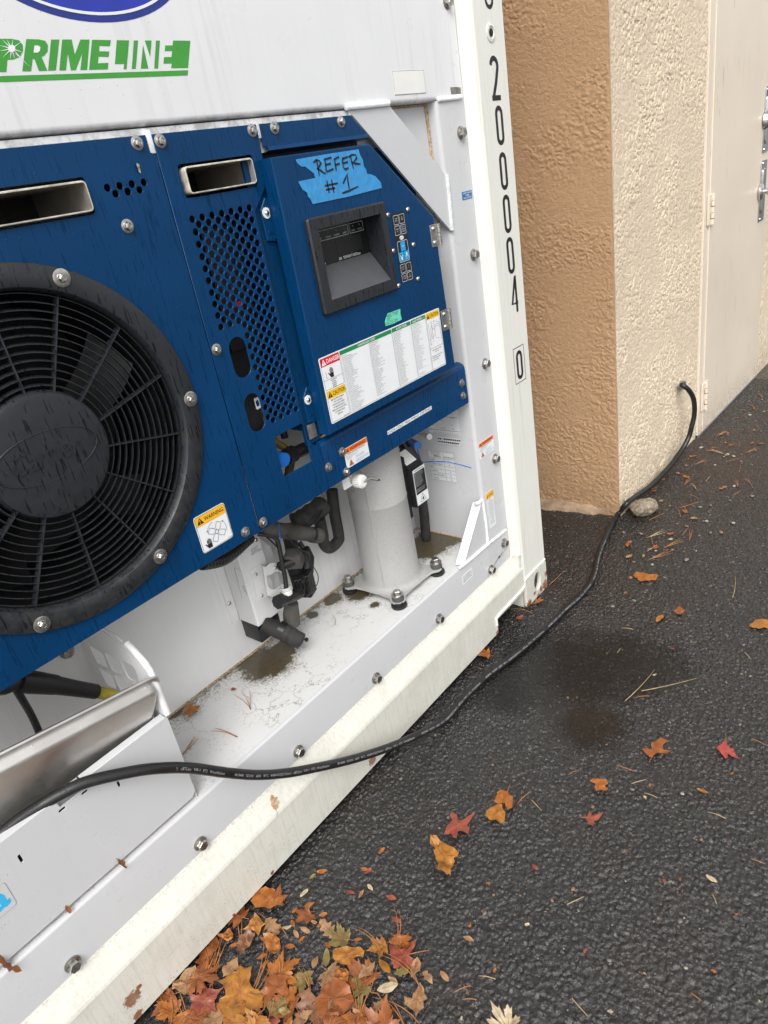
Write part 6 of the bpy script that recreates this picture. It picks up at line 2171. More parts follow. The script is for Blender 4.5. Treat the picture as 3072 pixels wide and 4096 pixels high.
# ---- leaves
rnd = random.Random(11)
def bent(pts2, curl, fold, seed, thick=0):
    out = []
    for x, y in pts2:
        z = curl * (x * x + y * y) + fold * abs(x) + .17 * mnoise.noise(Vector((x * 1.9 + seed, y * 1.9, seed * 1.7))) + .05 * mnoise.noise(Vector((x * 6 + seed, y * 6, seed)))
        out.append((x, y, z))
    return out
def leaf_mesh(kind, seed, curl=.10, fold=.05):
    """unit leaf: about 1 long, stem at -y"""
    r = random.Random(seed)
    b2 = MB()
    if kind in ('maple', 'redoak'):
        lobes = [(90, 1.0), (42, .86), (138, .86), (-8, .60), (188, .60)] if kind == 'maple' else [(90, 1.0), (48, .82), (132, .82), (4, .68), (176, .68), (-42, .42), (222, .42)]
        lobes = [(a + r.uniform(-6, 6), l * r.uniform(.88, 1.1)) for a, l in lobes]
        lobes.sort()
        sinus = .55 if kind == 'maple' else .38
        ang = []
        base = [(-75, .16), (-60, .22)]
        for i, (a, l) in enumerate(lobes):
            if i:
                a_, l_ = lobes[i - 1]
                ang.append(((a + a_) / 2 + r.uniform(-3, 3), sinus * r.uniform(.85, 1.15)))
            wd = 17 if kind == 'maple' else 11
            prof_ = ((-24, .56), (-20, .70), (-14, .64), (-8, .84), (-5, .81), (0, 1), (5, .81), (8, .84), (14, .64), (20, .70), (24, .56)) if kind == 'maple' else ((-19, .48), (-17, .66), (-14, .84), (-9, .76), (-4, .87), (0, 1), (4, .87), (9, .76), (14, .84), (17, .66), (19, .48))
            ang += [(a + o_ * r.uniform(.9, 1.1), l * f_ * r.uniform(.94, 1.05)) for o_, f_ in prof_]
        ang = base + ang + [(240, .22), (255, .16)]
        ang.sort()
        n = len(ang)
        rings = [.2, .4, .6, .8, 1.0]
        p2 = [(0, 0)]
        for q in rings:
            for a, l in ang:
                ll = l if q > .9 else min(l * q, l) * (1 - .0)
                p2.append((ll * q ** .0 * math.cos(math.radians(a)) * (1 if q > .9 else 1), ll * math.sin(math.radians(a))))
        p3 = bent(p2, curl, fold, seed)
        fs = [[0, 1 + i, 1 + (i + 1) % n] for i in range(n)]
        for j in range(len(rings) - 1):
            fs += [[1 + j * n + i, 1 + (j + 1) * n + i, 1 + (j + 1) * n + (i + 1) % n, 1 + j * n + (i + 1) % n] for i in range(n)]
        b2.add(p3, fs, 'LEAF', True)
        for a, l in lobes:
            q = [(l * t * .93 * math.cos(math.radians(a)), l * t * .93 * math.sin(math.radians(a))) for t in (0, .3, .6, 1)]
            z = bent(q, curl, fold, seed)
            b2.tube([Vector(p) + Vector((0, 0, .008)) for p in z], [.016, .012, .009, .004], 'stem', 4)
        sy = 0
    elif kind == 'oak':
        K = 22; wds = []
        ph = r.uniform(0, 1)
        for i in range(K + 1):
            t = i / K
            env = math.sin(PI * min(1, t * 1.02) ** .85) ** .7 * .36 + .01
            lob = 1 - .55 * (0.5 + .5 * math.cos(2 * PI * (t * 3.6 + ph)))
            wds.append((env * lob * r.uniform(.9, 1.1), env * (1 - .55 * (.5 + .5 * math.cos(2 * PI * (t * 3.6 + ph + .25)))) * r.uniform(.9, 1.1)))
        p2 = []
        for i, (wl, wr) in enumerate(wds):
            y = i / K - .3
            dy = .07
            p2 += [(-wl, y + dy * (wl / .3)), (-wl * .5, y + dy * .3), (0, y), (wr * .5, y + dy * .3), (wr, y + dy * (wr / .3))]
        p3 = bent(p2, curl, fold, seed)
        fs = [[i * 5 + j, i * 5 + j + 1, i * 5 + j + 6, i * 5 + j + 5] for i in range(K) for j in range(4)]
        b2.add(p3, fs, 'LEAF', True)
        z = bent([(0, y) for y in (-.3, 0, .3, .68)], curl, fold, seed)
        b2.tube([Vector(p) + Vector((0, 0, .008)) for p in z], [.016, .012, .009, .004], 'stem', 4)
        sy = -.3
    else:                                            # small oval leaflet
        K = 10; p2 = []
        wmax = .20 if kind == 'oval' else .33
        for i in range(K + 1):
            t = i / K
            w_ = wmax * math.sin(PI * t) ** .75 + .004
            if kind == 'scrap': w_ *= r.uniform(.5, 1.15)
            p2 += [(-w_, t - .5), (-w_ * .5, t - .5), (0, t - .5), (w_ * .5, t - .5), (w_ * (r.uniform(.5, 1.2) if kind == 'scrap' else 1), t - .5)]
        p3 = bent(p2, curl, fold * 2, seed)
        b2.add(p3, [[i * 5 + j, i * 5 + j + 1, i * 5 + j + 6, i * 5 + j + 5] for i in range(K) for j in range(4)], 'LEAF', True)
        z = bent([(0, y) for y in (-.5, -.1, .2, .45)], curl, fold * 2, seed)
        b2.tube([Vector(p) + Vector((0, 0, .006)) for p in z], [.011, .009, .007, .004], 'stem', 4)
        sy = None
    if sy is not None:
        b2.tube([Vector((0, sy, .0)), Vector((.03, sy - .18, .03)), Vector((.09 * (1 if seed % 2 else -1), sy - .42, .01))], [.016, .012, .012], 'stem', 5)
    zmin = min(v[2] for v in b2.v)
    b2.v = [(x, y, z - zmin) for x, y, z in b2.v]
    return b2
NLEAF = 0
def leaf(px, py, size, kind, m, rot, label, group=None, z=.002, curl=None, name=None, at=None, tilt=(0, 0), cat='leaf', fold=None):
    """size in metres; (px, py) of the photograph on the ground"""
    global NLEAF
    NLEAF += 1
    seed = NLEAF * 3 + 1
    b2 = leaf_mesh(kind, seed, rnd.uniform(-.12, .34) if curl is None else curl, rnd.uniform(-.06, .12) if fold is None else fold)
    if kind in ('redoak', 'oak') : size *= 1.2
    b2.v = [(x * size, y * size, zz * size) for x, y, zz in b2.v]
    b2.mats = [m if q == 'LEAF' else q for q in b2.mats]
    nm = name or {'maple': 'maple_leaf', 'redoak': 'oak_leaf', 'oak': 'oak_leaf', 'oval': 'leaflet', 'scrap': 'leaf_scrap'}[kind]
    o = b2.build(nm)
    p = at if at is not None else P(px, py, 'z', z + .0015 - (.004 if size > .04 else 0) * 0)
    o.location = p
    o.rotation_euler = (tilt[0], tilt[1], math.radians(rot))
    tag(o, label, cat, group)
    return o
def traced(ptsx, ox, oy, k_, m, label, group=None, z=.006, lift=.008, stem=None):
    """a leaf whose outline was followed on the photograph, lying on the ground"""
    global NLEAF
    NLEAF += 1
    seed = NLEAF * 3 + 1
    W = [P(ox + k_ * x, oy + k_ * y, 'z', z) for x, y in ptsx]
    ar = sum(W[i].x * W[(i + 1) % len(W)].y - W[(i + 1) % len(W)].x * W[i].y for i in range(len(W)))
    if ar < 0: W = W[::-1]
    c_ = sum(W, Vector()) / len(W)
    out = []
    for i in range(len(W)):                          # toothed, slightly wavy rim
        a_, d_ = W[i], W[(i + 1) % len(W)]
        for t_ in (0, .33, .66):
            q_ = a_.lerp(d_, t_)
            if t_: q_ = q_ + (q_ - c_) * (.06 * mnoise.noise(q_ * 180) - .015)
            out.append(q_)
    n_ = len(out)
    R_l = max((v - c_).length for v in out)
    b2 = MB()
    vs_ = []
    def hh(v):
        d_ = (v - c_) / R_l
        return lift * (.15 + .55 * d_.length ** 2 * (.6 + .8 * mnoise.noise(Vector((d_.x * 1.5 + seed, d_.y * 1.5, seed)))) + .45 * mnoise.noise(Vector((d_.x * 3 + seed, d_.y * 3, 0))) + .12 * mnoise.noise(Vector((d_.x * 9, d_.y * 9 + seed, 0))))
    rg = [.22, .44, .64, .82, 1.0]
    vs_ = [Vector((0, 0, hh(c_)))] + [(v - c_) * q_ + Vector((0, 0, hh(c_ + (v - c_) * q_))) for q_ in rg for v in out]
    fs_ = [[0, 1 + i, 1 + (i + 1) % n_] for i in range(n_)]
    for j in range(len(rg) - 1):
        fs_ += [[1 + j * n_ + i, 1 + (j + 1) * n_ + i, 1 + (j + 1) * n_ + (i + 1) % n_, 1 + j * n_ + (i + 1) % n_] for i in range(n_)]
    zm = min(v.z for v in vs_)
    vs_ = [v - Vector((0, 0, zm)) for v in vs_]
    b2.add(vs_, fs_, m, True)
    # veins to the farthest points of the rim
    far = sorted(range(n_), key=lambda i: -(out[i] - c_).length)
    used_ = []
    for i in far:
        if all(min(abs(i - j), n_ - abs(i - j)) > n_ * .09 for j in used_): used_.append(i)
        if len(used_) == 6: break
    for i in used_:
        pts_ = [(out[i] - c_) * t_ for t_ in (0, .25, .5, .75, .95)]
        b2.tube([p_ + Vector((0, 0, hh(c_ + p_) - zm + .0003)) for p_ in pts_], [.0008, .0007, .0005, .0004, .0002], 'stem', 4)
    if stem:
        q_ = P(ox + k_ * stem[0], oy + k_ * stem[1], 'z', z) - c_
        e_ = (out[used_[0]] - c_) * 0
        b2.tube([e_ + Vector((0, 0, .002)), q_ * .6 + Vector((0, 0, .003)), q_ + Vector((0, 0, .002))], [.0010, .0009, .0007], 'stem', 5)
    o = b2.build('fallen_leaf')
    o.location = c_ - Vector((0, 0, z - .0035)) if group is None else c_
    tag(o, label, 'leaf', group)
    return o
G4 = (1500, 2300, .9475); G6 = (1800, 3100, .7667); G5 = (500, 3200, .8438); GF = (2100, 1900, .3617)
# loose leaves on the asphalt
LO = 'leaf_orange'; LG_ = 'leaf_gold'; LR = 'leaf_rust'; LRD = 'leaf_red'; LC = 'leaf_crimson'; LT = 'leaf_tan'; LB = 'leaf_brown'; LV_ = 'leaf_olive'; LP_ = 'leaf_pale'
traced([(1195, 1115), (1235, 1070), (1290, 1075), (1370, 1100), (1465, 1095), (1470, 1120), (1450, 1170), (1400, 1160), (1330, 1170), (1270, 1178), (1245, 1160), (1250, 1140), (1210, 1130)], *GF, LO, 'wide torn orange leaf lying alone between the rock and the right edge', stem=None)
leaf(2639, 2474, .050, 'oval', LG_, 85, 'narrow gold leaf scrap above the puddle, left of a rusty oak leaf')
traced([(1260, 150), (1285, 132), (1315, 150), (1300, 158), (1290, 168), (1275, 165)], *G4, LR, 'small rusty brown oak leaf beyond the puddle', stem=None)
traced([(1580, 215), (1605, 190), (1630, 182), (1665, 192), (1668, 228), (1640, 222), (1620, 228), (1600, 225)], *G4, LG_, 'gold maple leaf cut by the right edge of the picture', stem=None)
traced([(1165, 710), (1190, 700), (1205, 688), (1235, 700), (1215, 720), (1218, 735), (1255, 745), (1230, 755), (1195, 752), (1180, 760), (1160, 775), (1150, 765), (1125, 735), (1150, 745), (1170, 735), (1165, 720)], *G4, LR, 'brown lobed oak leaf right below the puddle', stem=(1158, 790))
traced([(1478, 695), (1470, 705), (1455, 718), (1440, 732), (1452, 742), (1462, 755), (1478, 775), (1490, 770), (1488, 755), (1510, 765), (1540, 778), (1520, 755), (1515, 735), (1500, 730), (1485, 715)], *G4, LC, 'crimson lobed leaf lying alone far right on the asphalt', stem=(1480, 665))
traced([(905, 870), (920, 858), (945, 862), (975, 862), (985, 880), (970, 890), (985, 905), (975, 915), (955, 905), (935, 912), (925, 895), (930, 880)], *G4, LO, 'glossy orange oak leaf with round lobes below the puddle', stem=None)
traced([(885, 1020), (895, 1018), (905, 995), (915, 1015), (965, 1005), (945, 1030), (925, 1040), (920, 1062), (905, 1050), (890, 1030)], *G4, LRD, 'orange red pointed leaf, lower of the pair below the puddle', stem=(865, 1022))
traced([(245, 90), (265, 80), (300, 88), (310, 105), (330, 110), (328, 140), (325, 175), (300, 185), (290, 168), (292, 152), (275, 146), (250, 152), (228, 140), (240, 118)], *G6, LO, 'orange oak leaf with a round hole, upper half of a stuck pair', stem=(312, 50))
traced([(190, 190), (215, 165), (245, 155), (270, 155), (275, 175), (290, 200), (285, 240), (260, 255), (240, 235), (215, 240), (180, 215)], *G6, LG_, 'amber oak leaf stuck to the lower side of another in mid asphalt', stem=None)
traced([(325, 1000), (345, 1012), (352, 1036), (380, 1030), (425, 998), (405, 1035), (388, 1055), (400, 1065), (395, 1095), (370, 1083), (347, 1080), (345, 1115), (330, 1110), (322, 1092), (290, 1095), (302, 1062), (318, 1045), (325, 1030), (315, 1012)], *G4, LRD, 'red pin oak leaf with sharp lobes nearest the container in mid asphalt', stem=None)
traced([(1450, 180), (1480, 185), (1500, 200), (1530, 225), (1560, 240), (1585, 258), (1580, 278), (1560, 282), (1565, 300), (1550, 330), (1545, 365), (1530, 372), (1500, 350), (1480, 340), (1488, 310), (1475, 290), (1465, 255), (1475, 240), (1448, 215)], *G5, LG_, 'curled gold brown leaf standing below the red pin oak leaf', stem=None, lift=.024)
leaf(1945, 2622, .055, 'maple', LO, 30, 'orange leaf half under the container sill beside the cable', tilt=(.25, .1))
leaf(2146, 2408, .030, 'maple', LO, 200, 'small orange leaf at the foot of the corner casting', tilt=(.3, 0))
leaf(2080, 2470, .030, 'scrap', LR, 70, 'red brown leaf scrap in the shade of the fork pocket')
leaf(2811, 3167, .028, 'oval', LG_, 0, 'yellow leaflet alone right of the crimson lobed leaf')
leaf(2846, 3516, .026, 'oval', LP_, 350, 'pale tan leaflet alone in the lower right asphalt')
leaf(1874, 3756, .026, 'oval', LT, 10, 'orange leaflet alone right of the leaf pile')
leaf(2140, 3470, .022, 'oval', LRD, 330, 'pink brown leaf chip below the orange red pointed leaf')
leaf(2035, 4120, .042, 'redoak', LP_, 340, 'pale cream leaf cut by the bottom edge of the picture')
traced([(1255, 655), (1280, 668), (1300, 700), (1325, 690), (1340, 665), (1385, 650), (1375, 680), (1350, 715), (1345, 740), (1370, 750), (1410, 765), (1380, 780), (1340, 790), (1310, 785), (1270, 790), (1265, 770), (1258, 745), (1252, 700)], *G5, LRD, 'crimson leaf lying on top at the right end of the leaf pile', stem=(1440, 700), z=.014, lift=.014)
traced([(1400, 868), (1415, 890), (1420, 915), (1435, 940), (1415, 955), (1418, 985), (1400, 1000), (1380, 1030), (1370, 1000), (1350, 985), (1325, 970), (1325, 930), (1345, 945), (1360, 945), (1365, 915), (1378, 905), (1390, 885)], *G5, LT, 'brown toothed oak leaf below the crimson leaf at the pile', stem=(1377, 1060))
leaf(1779, 3908, .028, 'oval', LT, 345, 'brown leaflet right of the leaf pile below the orange one')
# the pile (positions in a zoomed view of the lower left)
def Q(x, y): return (500 + .8438 * x, 3200 + .8438 * y)
pile = [
 ('T', [(610, 455), (640, 430), (670, 418), (715, 430), (705, 445), (720, 470), (755, 465), (750, 490), (715, 515), (690, 525), (650, 515), (620, 520), (600, 490)], LO, 'orange maple leaf topmost in the pile against the sill'),
 (712, 488, .040, 'maple', LR, 300, 'rust leaf on the right flank of the topmost orange leaf'),
 (545, 560, .055, 'maple', LR, 10, 'dark rust leaf half under the sill near the pile top'),
 ('T', [(620, 545), (640, 560), (660, 590), (675, 600), (650, 615), (635, 650), (615, 625), (590, 620), (548, 625), (585, 600), (595, 580)], LG_, 'gold maple leaf with spots below the topmost orange leaf'),
 (688, 590, .045, 'oak', LT, 170, 'tan oak leaf standing right of the spotted gold leaf', ),
 ('T', [(530, 690), (550, 650), (590, 630), (620, 640), (615, 670), (590, 700), (570, 735), (540, 730)], LB, 'smooth dark brown leaf in the middle of the upper pile'),
 ('T', [(660, 650), (690, 640), (715, 645), (735, 665), (740, 700), (735, 735), (715, 745), (690, 735), (670, 700)], LO, 'orange toothed leaf right of the smooth brown leaf'),
 ('T', [(440, 650), (470, 640), (500, 615), (515, 640), (518, 665), (490, 675), (465, 670)], LO, 'curled orange leaf against the sill left of the brown leaf'),
 (415, 702, .050, 'scrap', LR, 120, 'rust leaf flake wedged against the sill'),
 (395, 800, .060, 'oak', LR, 340, 'long rust oak leaf leaning along the sill'),
 ('T', [(240, 870), (290, 820), (340, 795), (352, 830), (330, 860), (335, 900), (310, 935), (280, 930), (250, 910), (225, 905)], LT, 'tan leaf with a dark split close to the sill'),
 (222, 940, .046, 'maple', LR, 80, 'crumpled red brown leaf at the sill above the curled ring leaf'),
 (232, 1003, .044, 'maple', LO, 20, 'orange leaf curled into a ring at the lower left of the pile'),
 ('T', [(375, 870), (395, 900), (430, 905), (480, 895), (440, 930), (430, 955), (430, 985), (445, 1020), (405, 1010), (385, 1005), (365, 1062), (335, 1055), (345, 1010), (310, 995), (320, 960), (308, 930), (345, 935), (360, 920), (370, 895)], LRD, 'dark red star shaped leaf in the lower left of the pile'),
 (350, 850, .050, 'redoak', LR, 200, 'rust leaf with a hole above the dark red star leaf'),
 ('T', [(545, 790), (575, 800), (605, 790), (600, 830), (590, 860), (605, 895), (640, 915), (662, 935), (655, 985), (630, 1010), (590, 1000), (560, 1040), (500, 1045), (460, 1020), (440, 1000), (450, 950), (480, 930), (470, 880), (440, 870), (490, 835), (530, 820)], LG_, 'big gold maple leaf in the middle of the pile'),
 ('T', [(470, 990), (500, 960), (560, 950), (600, 960), (650, 1010), (650, 1080), (560, 1100), (470, 1080)], LO, 'big orange leaf under the middle gold leaf'),
 (620, 1050, .060, 'maple', LG_, 100, 'bright yellow leaf at the bottom edge under the big gold leaf'),
 (470, 1020, .050, 'oak', LT, 60, 'tan oak leaf under the dark red star leaf'),
 ('T', [(665, 840), (700, 838), (735, 828), (785, 842), (765, 860), (768, 880), (778, 905), (775, 950), (745, 930), (720, 920), (700, 925), (685, 950), (660, 1000), (662, 930), (665, 880)], LR, 'rust pin oak leaf with pointed lobes right of the big gold leaf'),
 ('T', [(690, 950), (730, 930), (765, 945), (770, 990), (790, 1010), (750, 1030), (720, 1045), (690, 1020), (675, 990)], LV_, 'olive green leaf below the rust pin oak leaf'),
 (715, 955, .028, 'oval', LRD, 5, 'small red leaflet on the olive green leaf'),
 (700, 1048, .034, 'scrap', LRD, 30, 'red leaf scrap at the bottom edge beside the olive leaf'),
 ('T', [(990, 850), (1050, 870), (1070, 900), (1090, 960), (1060, 1000), (1040, 1030), (985, 1035), (930, 1040), (905, 1000), (905, 960), (930, 930), (935, 900), (960, 880)], LR, 'large pinkish rust leaf in the right half of the pile'),
 ('T', [(990, 810), (1020, 798), (1050, 805), (1070, 835), (1060, 870), (1030, 865), (1000, 850), (985, 845), (998, 830)], LO, 'bright orange leaf above the large pinkish rust leaf'),
 ('T', [(990, 720), (1040, 700), (1080, 700), (1120, 705), (1138, 725), (1130, 750), (1080, 760), (1070, 790), (1040, 780), (1010, 785), (990, 760)], LG_, 'gold brown leaf with jagged rim in the upper right of the pile'),
 (1042, 668, .046, 'maple', LV_, 20, 'olive leaf standing behind the jagged gold brown leaf'),
 (975, 630, .040, 'oak', LT, 350, 'narrow tan leaf left of the standing olive leaf'),
 (1150, 812, .046, 'scrap', LT, 80, 'tan leaf flake between the orange and the gold leaflets'),
 (1232, 792, .042, 'oval', LG_, 345, 'long gold leaflet left of the crimson leaf'),
 (1226, 695, .040, 'maple', LG_, 60, 'small gold leaf behind the crimson leaf'),
 (1312, 665, .040, 'maple', LO, 110, 'amber leaf behind the tip of the crimson leaf'),
 (1375, 800, .042, 'scrap', LT, 110, 'pinkish tan leaf under the crimson leaf'),
 (1310, 815, .034, 'scrap', LV_, 60, 'olive scrap below the crimson leaf'),
 (1245, 890, .046, 'oval', LP_, 55, 'pale grey spotted leaflet below the crimson leaf'),
 (955, 752, .040, 'oval', LV_, 310, 'greenish striped leaflet left of the jagged gold brown leaf'),
 (902, 772, .032, 'oval', LT, 300, 'tan leaflet left of the greenish striped one'),
 (1130, 905, .060, 'oak', LV_, 10, 'olive leaf with holes right of the large pinkish rust leaf'),
 (1105, 970, .040, 'oval', LV_, 280, 'yellow green leaflet over the lower pile'),
 (1195, 985, .034, 'scrap', LT, 90, 'tan scrap right of the yellow green leaflet'),
 (848, 842, .040, 'maple', LV_, 130, 'yellow olive leaf between the two halves of the pile'),
 (868, 945, .056, 'oak', LB, 120, 'dark brown curled leaf left of the large pinkish rust leaf'),
 (845, 1035, .046, 'scrap', LT, 60, 'cream scrap at the bottom edge below the brown curled leaf'),
 (1005, 1030, .036, 'scrap', LO, 30, 'orange scrap at the bottom edge below the pinkish rust leaf'),
 (1120, 1045, .046, 'maple', LO, 80, 'orange leaf at the bottom edge right of the middle'),
 (1165, 1030, .046, 'oak', LR, 20, 'rust leaf at the bottom edge near the right end of the pile'),
 (500, 800, .048, 'scrap', LT, 100, 'peach leaf piece between the sill and the big gold leaf'),
 (870, 545, .040, 'maple', LR, 80, 'crumpled rust leaf in the loose cluster right of the upper pile'),
 (1437, 842, .034, 'scrap', LT, 340, 'peach leaf chip right of the crimson leaf'),
 (325, 1040, .050, 'maple', LR, 200, 'rust leaf at the bottom edge left of the dark red star leaf'),
 (905, 1040, .050, 'maple', LB, 250, 'dark brown leaf at the bottom edge in mid pile'),
 (640, 930, .050, 'scrap', LG_, 10, 'amber leaf piece over the right lobe of the big gold leaf'),
]
rp = random.Random(5)
for ent in pile:
    if ent[0] == 'T':
        _, pts_t, m, lab = ent
        hi_ = any(k in lab for k in ('topmost', 'star', 'big gold', 'pinkish', 'jagged'))
        traced(pts_t, *G5, m, lab, 'leaves heaped against the container sill', z=.012 if hi_ else .007, lift=.016)
        continue
    x, y, s_, kd, m, r_, lab = ent
    leaf(*Q(x, y), s_ * 1.0, kd, m, r_, lab, 'leaves heaped against the container sill', z=.002 + .003 * rp.random() + (.006 if 'topmost' in lab or 'star' in lab or 'big gold' in lab else 0), tilt=(rp.uniform(-.15, .15), rp.uniform(-.15, .15)))
for x, y, r_, m in ((875, 497, 50, LO), (862, 520, 80, LT), (805, 524, 90, LO), (897, 580, 5, LT), (940, 545, 50, LO), (935, 590, 60, LG_), (935, 340, 40, LO), (1120, 447, 100, LT), (1217, 242, 85, LO), (1155, 338, 90, LRD), (1137, 330, 10, LO),
                 (857, 620, 10, LT), (812, 637, 345, LT), (836, 661, 75, LO), (783, 696, 20, LR), (797, 588, 330, LR), (650, 745, 50, LO), (662, 784, 80, LO), (530, 776, 300, LO), (700, 810, 350, LG_), (722, 820, 330, LT), (960, 690, 350, LO),
                 (770, 606, 40, LP_), (1104, 662, 45, LO), (660, 662, 10, LO), (520, 690, 30, LO), (1270, 855, 0, LT), (1232, 945, 90, LG_), (850, 442, 80, LP_), (1162, 415, 340, LP_), (1262, 465, 10, LRD), (1287, 570, 355, LRD), (1070, 440, 20, LRD), (890, 365, 60, LV_)):
    leaf(*Q(x, y), rp.uniform(.018, .028), 'oval', m, r_ + rp.uniform(-8, 8), 'small oval leaflet scattered on the asphalt around the top of the leaf pile', 'small leaflets around the leaf pile')
# filler below the frame edge keeps the heap going
for i in range(26):
    x, y = rp.uniform(150, 1250), rp.uniform(1070, 1330)
    leaf(*Q(x, y), rp.uniform(.04, .07), rp.choice(['maple', 'oak', 'redoak', 'scrap']), rp.choice([LO, LG_, LR, LT, LB, LR]), rp.uniform(0, 360), 'wet autumn leaf in the near part of the heap beyond the bottom edge', 'leaves heaped against the container sill', z=.002 + .004 * rp.random())
for i in range(24):
    t_ = rp.random(); x = 250 + 950 * rp.random(); y = rp.uniform(700, 1090)
    if y < 1030 - (x - 150) * .95 + 60 or (x > 760 and x < 960 and y < 900) or (x > 560 and y < 800): continue
    leaf(*Q(x, y), rp.uniform(.045, .07), rp.choice(['maple', 'oak', 'redoak', 'maple', 'scrap']), rp.choice([LR, LO, LT, LB, LR, LT]), rp.uniform(0, 360), 'wet autumn leaf low in the heap against the container sill', 'leaves heaped against the container sill', z=.0015, curl=.04)
# leaves on the container
leaf(0, 0, .040, 'maple', LG_, 200, 'yellow maple leaf on the white ledge near the back wall', at=P(753, 2845, 'z', .346))
leaf(0, 0, .018, 'scrap', LRD, 30, 'tiny red leaf scrap on the white ledge beside the pine needles', at=P(935, 2757, 'z', .345))
leaf(0, 0, .055, 'scrap', LO, 60, 'orange leaf jammed under the cover plate at the left edge', at=P(20, 3868, 'y', .036), tilt=(1.1, .3), curl=.3)
leaf(0, 0, .036, 'scrap', LO, 50, 'brown leaf tip poking out below the cover plate above the largest sill bolt', at=P(478, 3455, 'y', .040), tilt=(1.0, .4))
leaf(0, 0, .018, 'scrap', LR, 20, 'small pointed leaf tip below the cover plate right of the blue letter', at=P(272, 3638, 'y', .038), tilt=(1.0, .2))
leaf(0, 0, .030, 'oak', LT, 330, 'split tan leaf stuck on the sloping sill', at=P(1098, 3222, 'y', .012), tilt=(.95, 0), curl=.02, fold=.02)
leaf(0, 0, .017, 'scrap', LP_, 20, 'torn yellow leaf scrap stuck above the seven holes of the fan panel', at=Vector((-1.2075, YP - .002, 1.556)), tilt=(1.5, 0), curl=.02, fold=.02)

# ---- pine needles
def needles(p, ang, ln, n, m, label, group, rb=(0, 0), spread=9, bend=.12):
    b2 = MB()
    for i in range(n):
        a = math.radians((i - (n - 1) / 2) * spread)
        pts = []
        for j in range(6):
            t = j / 5
            k_ = bend * t * t * ln
            pts.append(Vector((ln * t * math.cos(a) + k_ * math.sin(a), ln * t * math.sin(a) + k_, .0012 + .002 * math.sin(PI * t) * (1 + i % 2))))
        b2.tube(pts, [.0010, .0010, .0009, .0008, .0006, .0003], m, 5)
    if n > 1: b2.tube([Vector((-.008, 0, .0012)), Vector((.004, 0, .0014))], .0016, 'stem', 6)
    o = b2.build('pine_needle')
    o.location = p
    o.rotation_euler = (rb[0], rb[1], math.radians(ang))
    tag(o, label, 'pine needle', group)
needles(P(1000, 2830, 'z', .344), 60, .075, 3, 'needle_pale', 'forked pale pine needle bundle on the white ledge beside the red scrap', 'pine needles on the white ledge', spread=16)
needles(P(940, 2945, 'z', .344), 95, .070, 2, 'needle', 'upright pine needle pair on the white ledge above the cable', 'pine needles on the white ledge')
needles(P(740, 3010, 'z', .344), 10, .050, 3, 'needle', 'reddish pine needle bundle on the ledge beside the cover plate', 'pine needles on the white ledge')
needles(P(1340, 2502, 'z', .344), 30, .055, 1, 'needle_pale', 'single bent tan needle on the ledge in front of the compressor', 'pine needles on the white ledge', bend=.4)
needles(P(2130, 2455, 'z', .002), 70, .08, 1, 'needle', 'red brown needle leaning at the corner casting', 'pine needles on the asphalt', bend=.5)
needles(P(2195, 2342, 'z', .002), 350, .11, 1, 'needle', 'long straight needle right of the corner casting slot', 'pine needles on the asphalt')
needles(P(2500, 2805, 'z', .003), 345, .17, 1, 'needle_pale', 'long pale needle crossing the right end of the puddle', 'pine needles on the asphalt')
needles(P(2565, 2765, 'z', .003), 310, .17, 1, 'needle_pale', 'thin needle crossing the long pale one at the puddle', 'pine needles on the asphalt')
needles(P(2930, 2392, 'z', .002), 5, .14, 1, 'needle_pale', 'long tan needle at the right edge above the gold maple leaf', 'pine needles on the asphalt')
rp = random.Random(21)
for i in range(30):                                  # by the wall and the door
    u = rp.uniform(2520, 3060)
    lo = 2010 - (u - 2520) * .93
    v = lo + 60 + rp.random() ** 1.5 * 330
    if v < 1560: continue
    needles(P(u, v, 'z', .0035), rp.uniform(-50, 60), rp.uniform(.05, .10), rp.choice([1, 1, 2, 3]), rp.choice(['needle', 'needle', 'needle_pale']),
            'rusty pine needle among the litter in front of the beige wall and door', 'pine needles by the beige wall')
for i in range(24):
    u, v = rp.uniform(1500, 3060), rp.uniform(2450, 4080)
    if u < 1990 and v < 3300: continue
    needles(P(u, v, 'z', .0035), rp.uniform(0, 360), rp.uniform(.02, .05), 1, rp.choice(['needle', 'needle_pale']),
            'short needle fragment scattered on the open asphalt', 'needle fragments on the open asphalt')
for i in range(30):
    x, y = rp.uniform(80, 1400), rp.uniform(620, 1100)
    if y < 1100 - x * .95 + 60 or y < 560 + (x > 800) * 100: continue
    needles(P(*Q(x, y), 'z', .008), rp.uniform(-10, 80), rp.uniform(.06, .11), rp.choice([1, 1, 2, 2]), 'needle',
            'orange brown pine needle lying across the leaf pile', 'pine needles on the leaf pile', spread=10, bend=rp.uniform(.1, .5))
# ---- litter by the wall: small leaf scraps
for i in range(30):
    u = rp.uniform(2490, 3065)
    lo = 2020 - (u - 2490) * .93
    v = lo + 50 + rp.random() ** 2.2 * 350
    if v < 1540: continue
    leaf(u, v, rp.uniform(.015, .038), 'scrap', rp.choice([LR, LR, LO, LB, LT]), rp.uniform(0, 360), 'small rusty leaf scrap in the litter at the foot of the beige wall', 'leaf scraps by the beige wall')
for i in range(34):
    u, v = rp.uniform(1450, 3060), rp.uniform(2250, 4080)
    if (u < 2230 and v < 3350): continue
    leaf(u, v, rp.uniform(.006, .013), 'scrap', rp.choice([LR, LO, LT, LP_, LRD]), rp.uniform(0, 360), 'leaf crumb scattered on the open asphalt', 'leaf crumbs on the open asphalt')
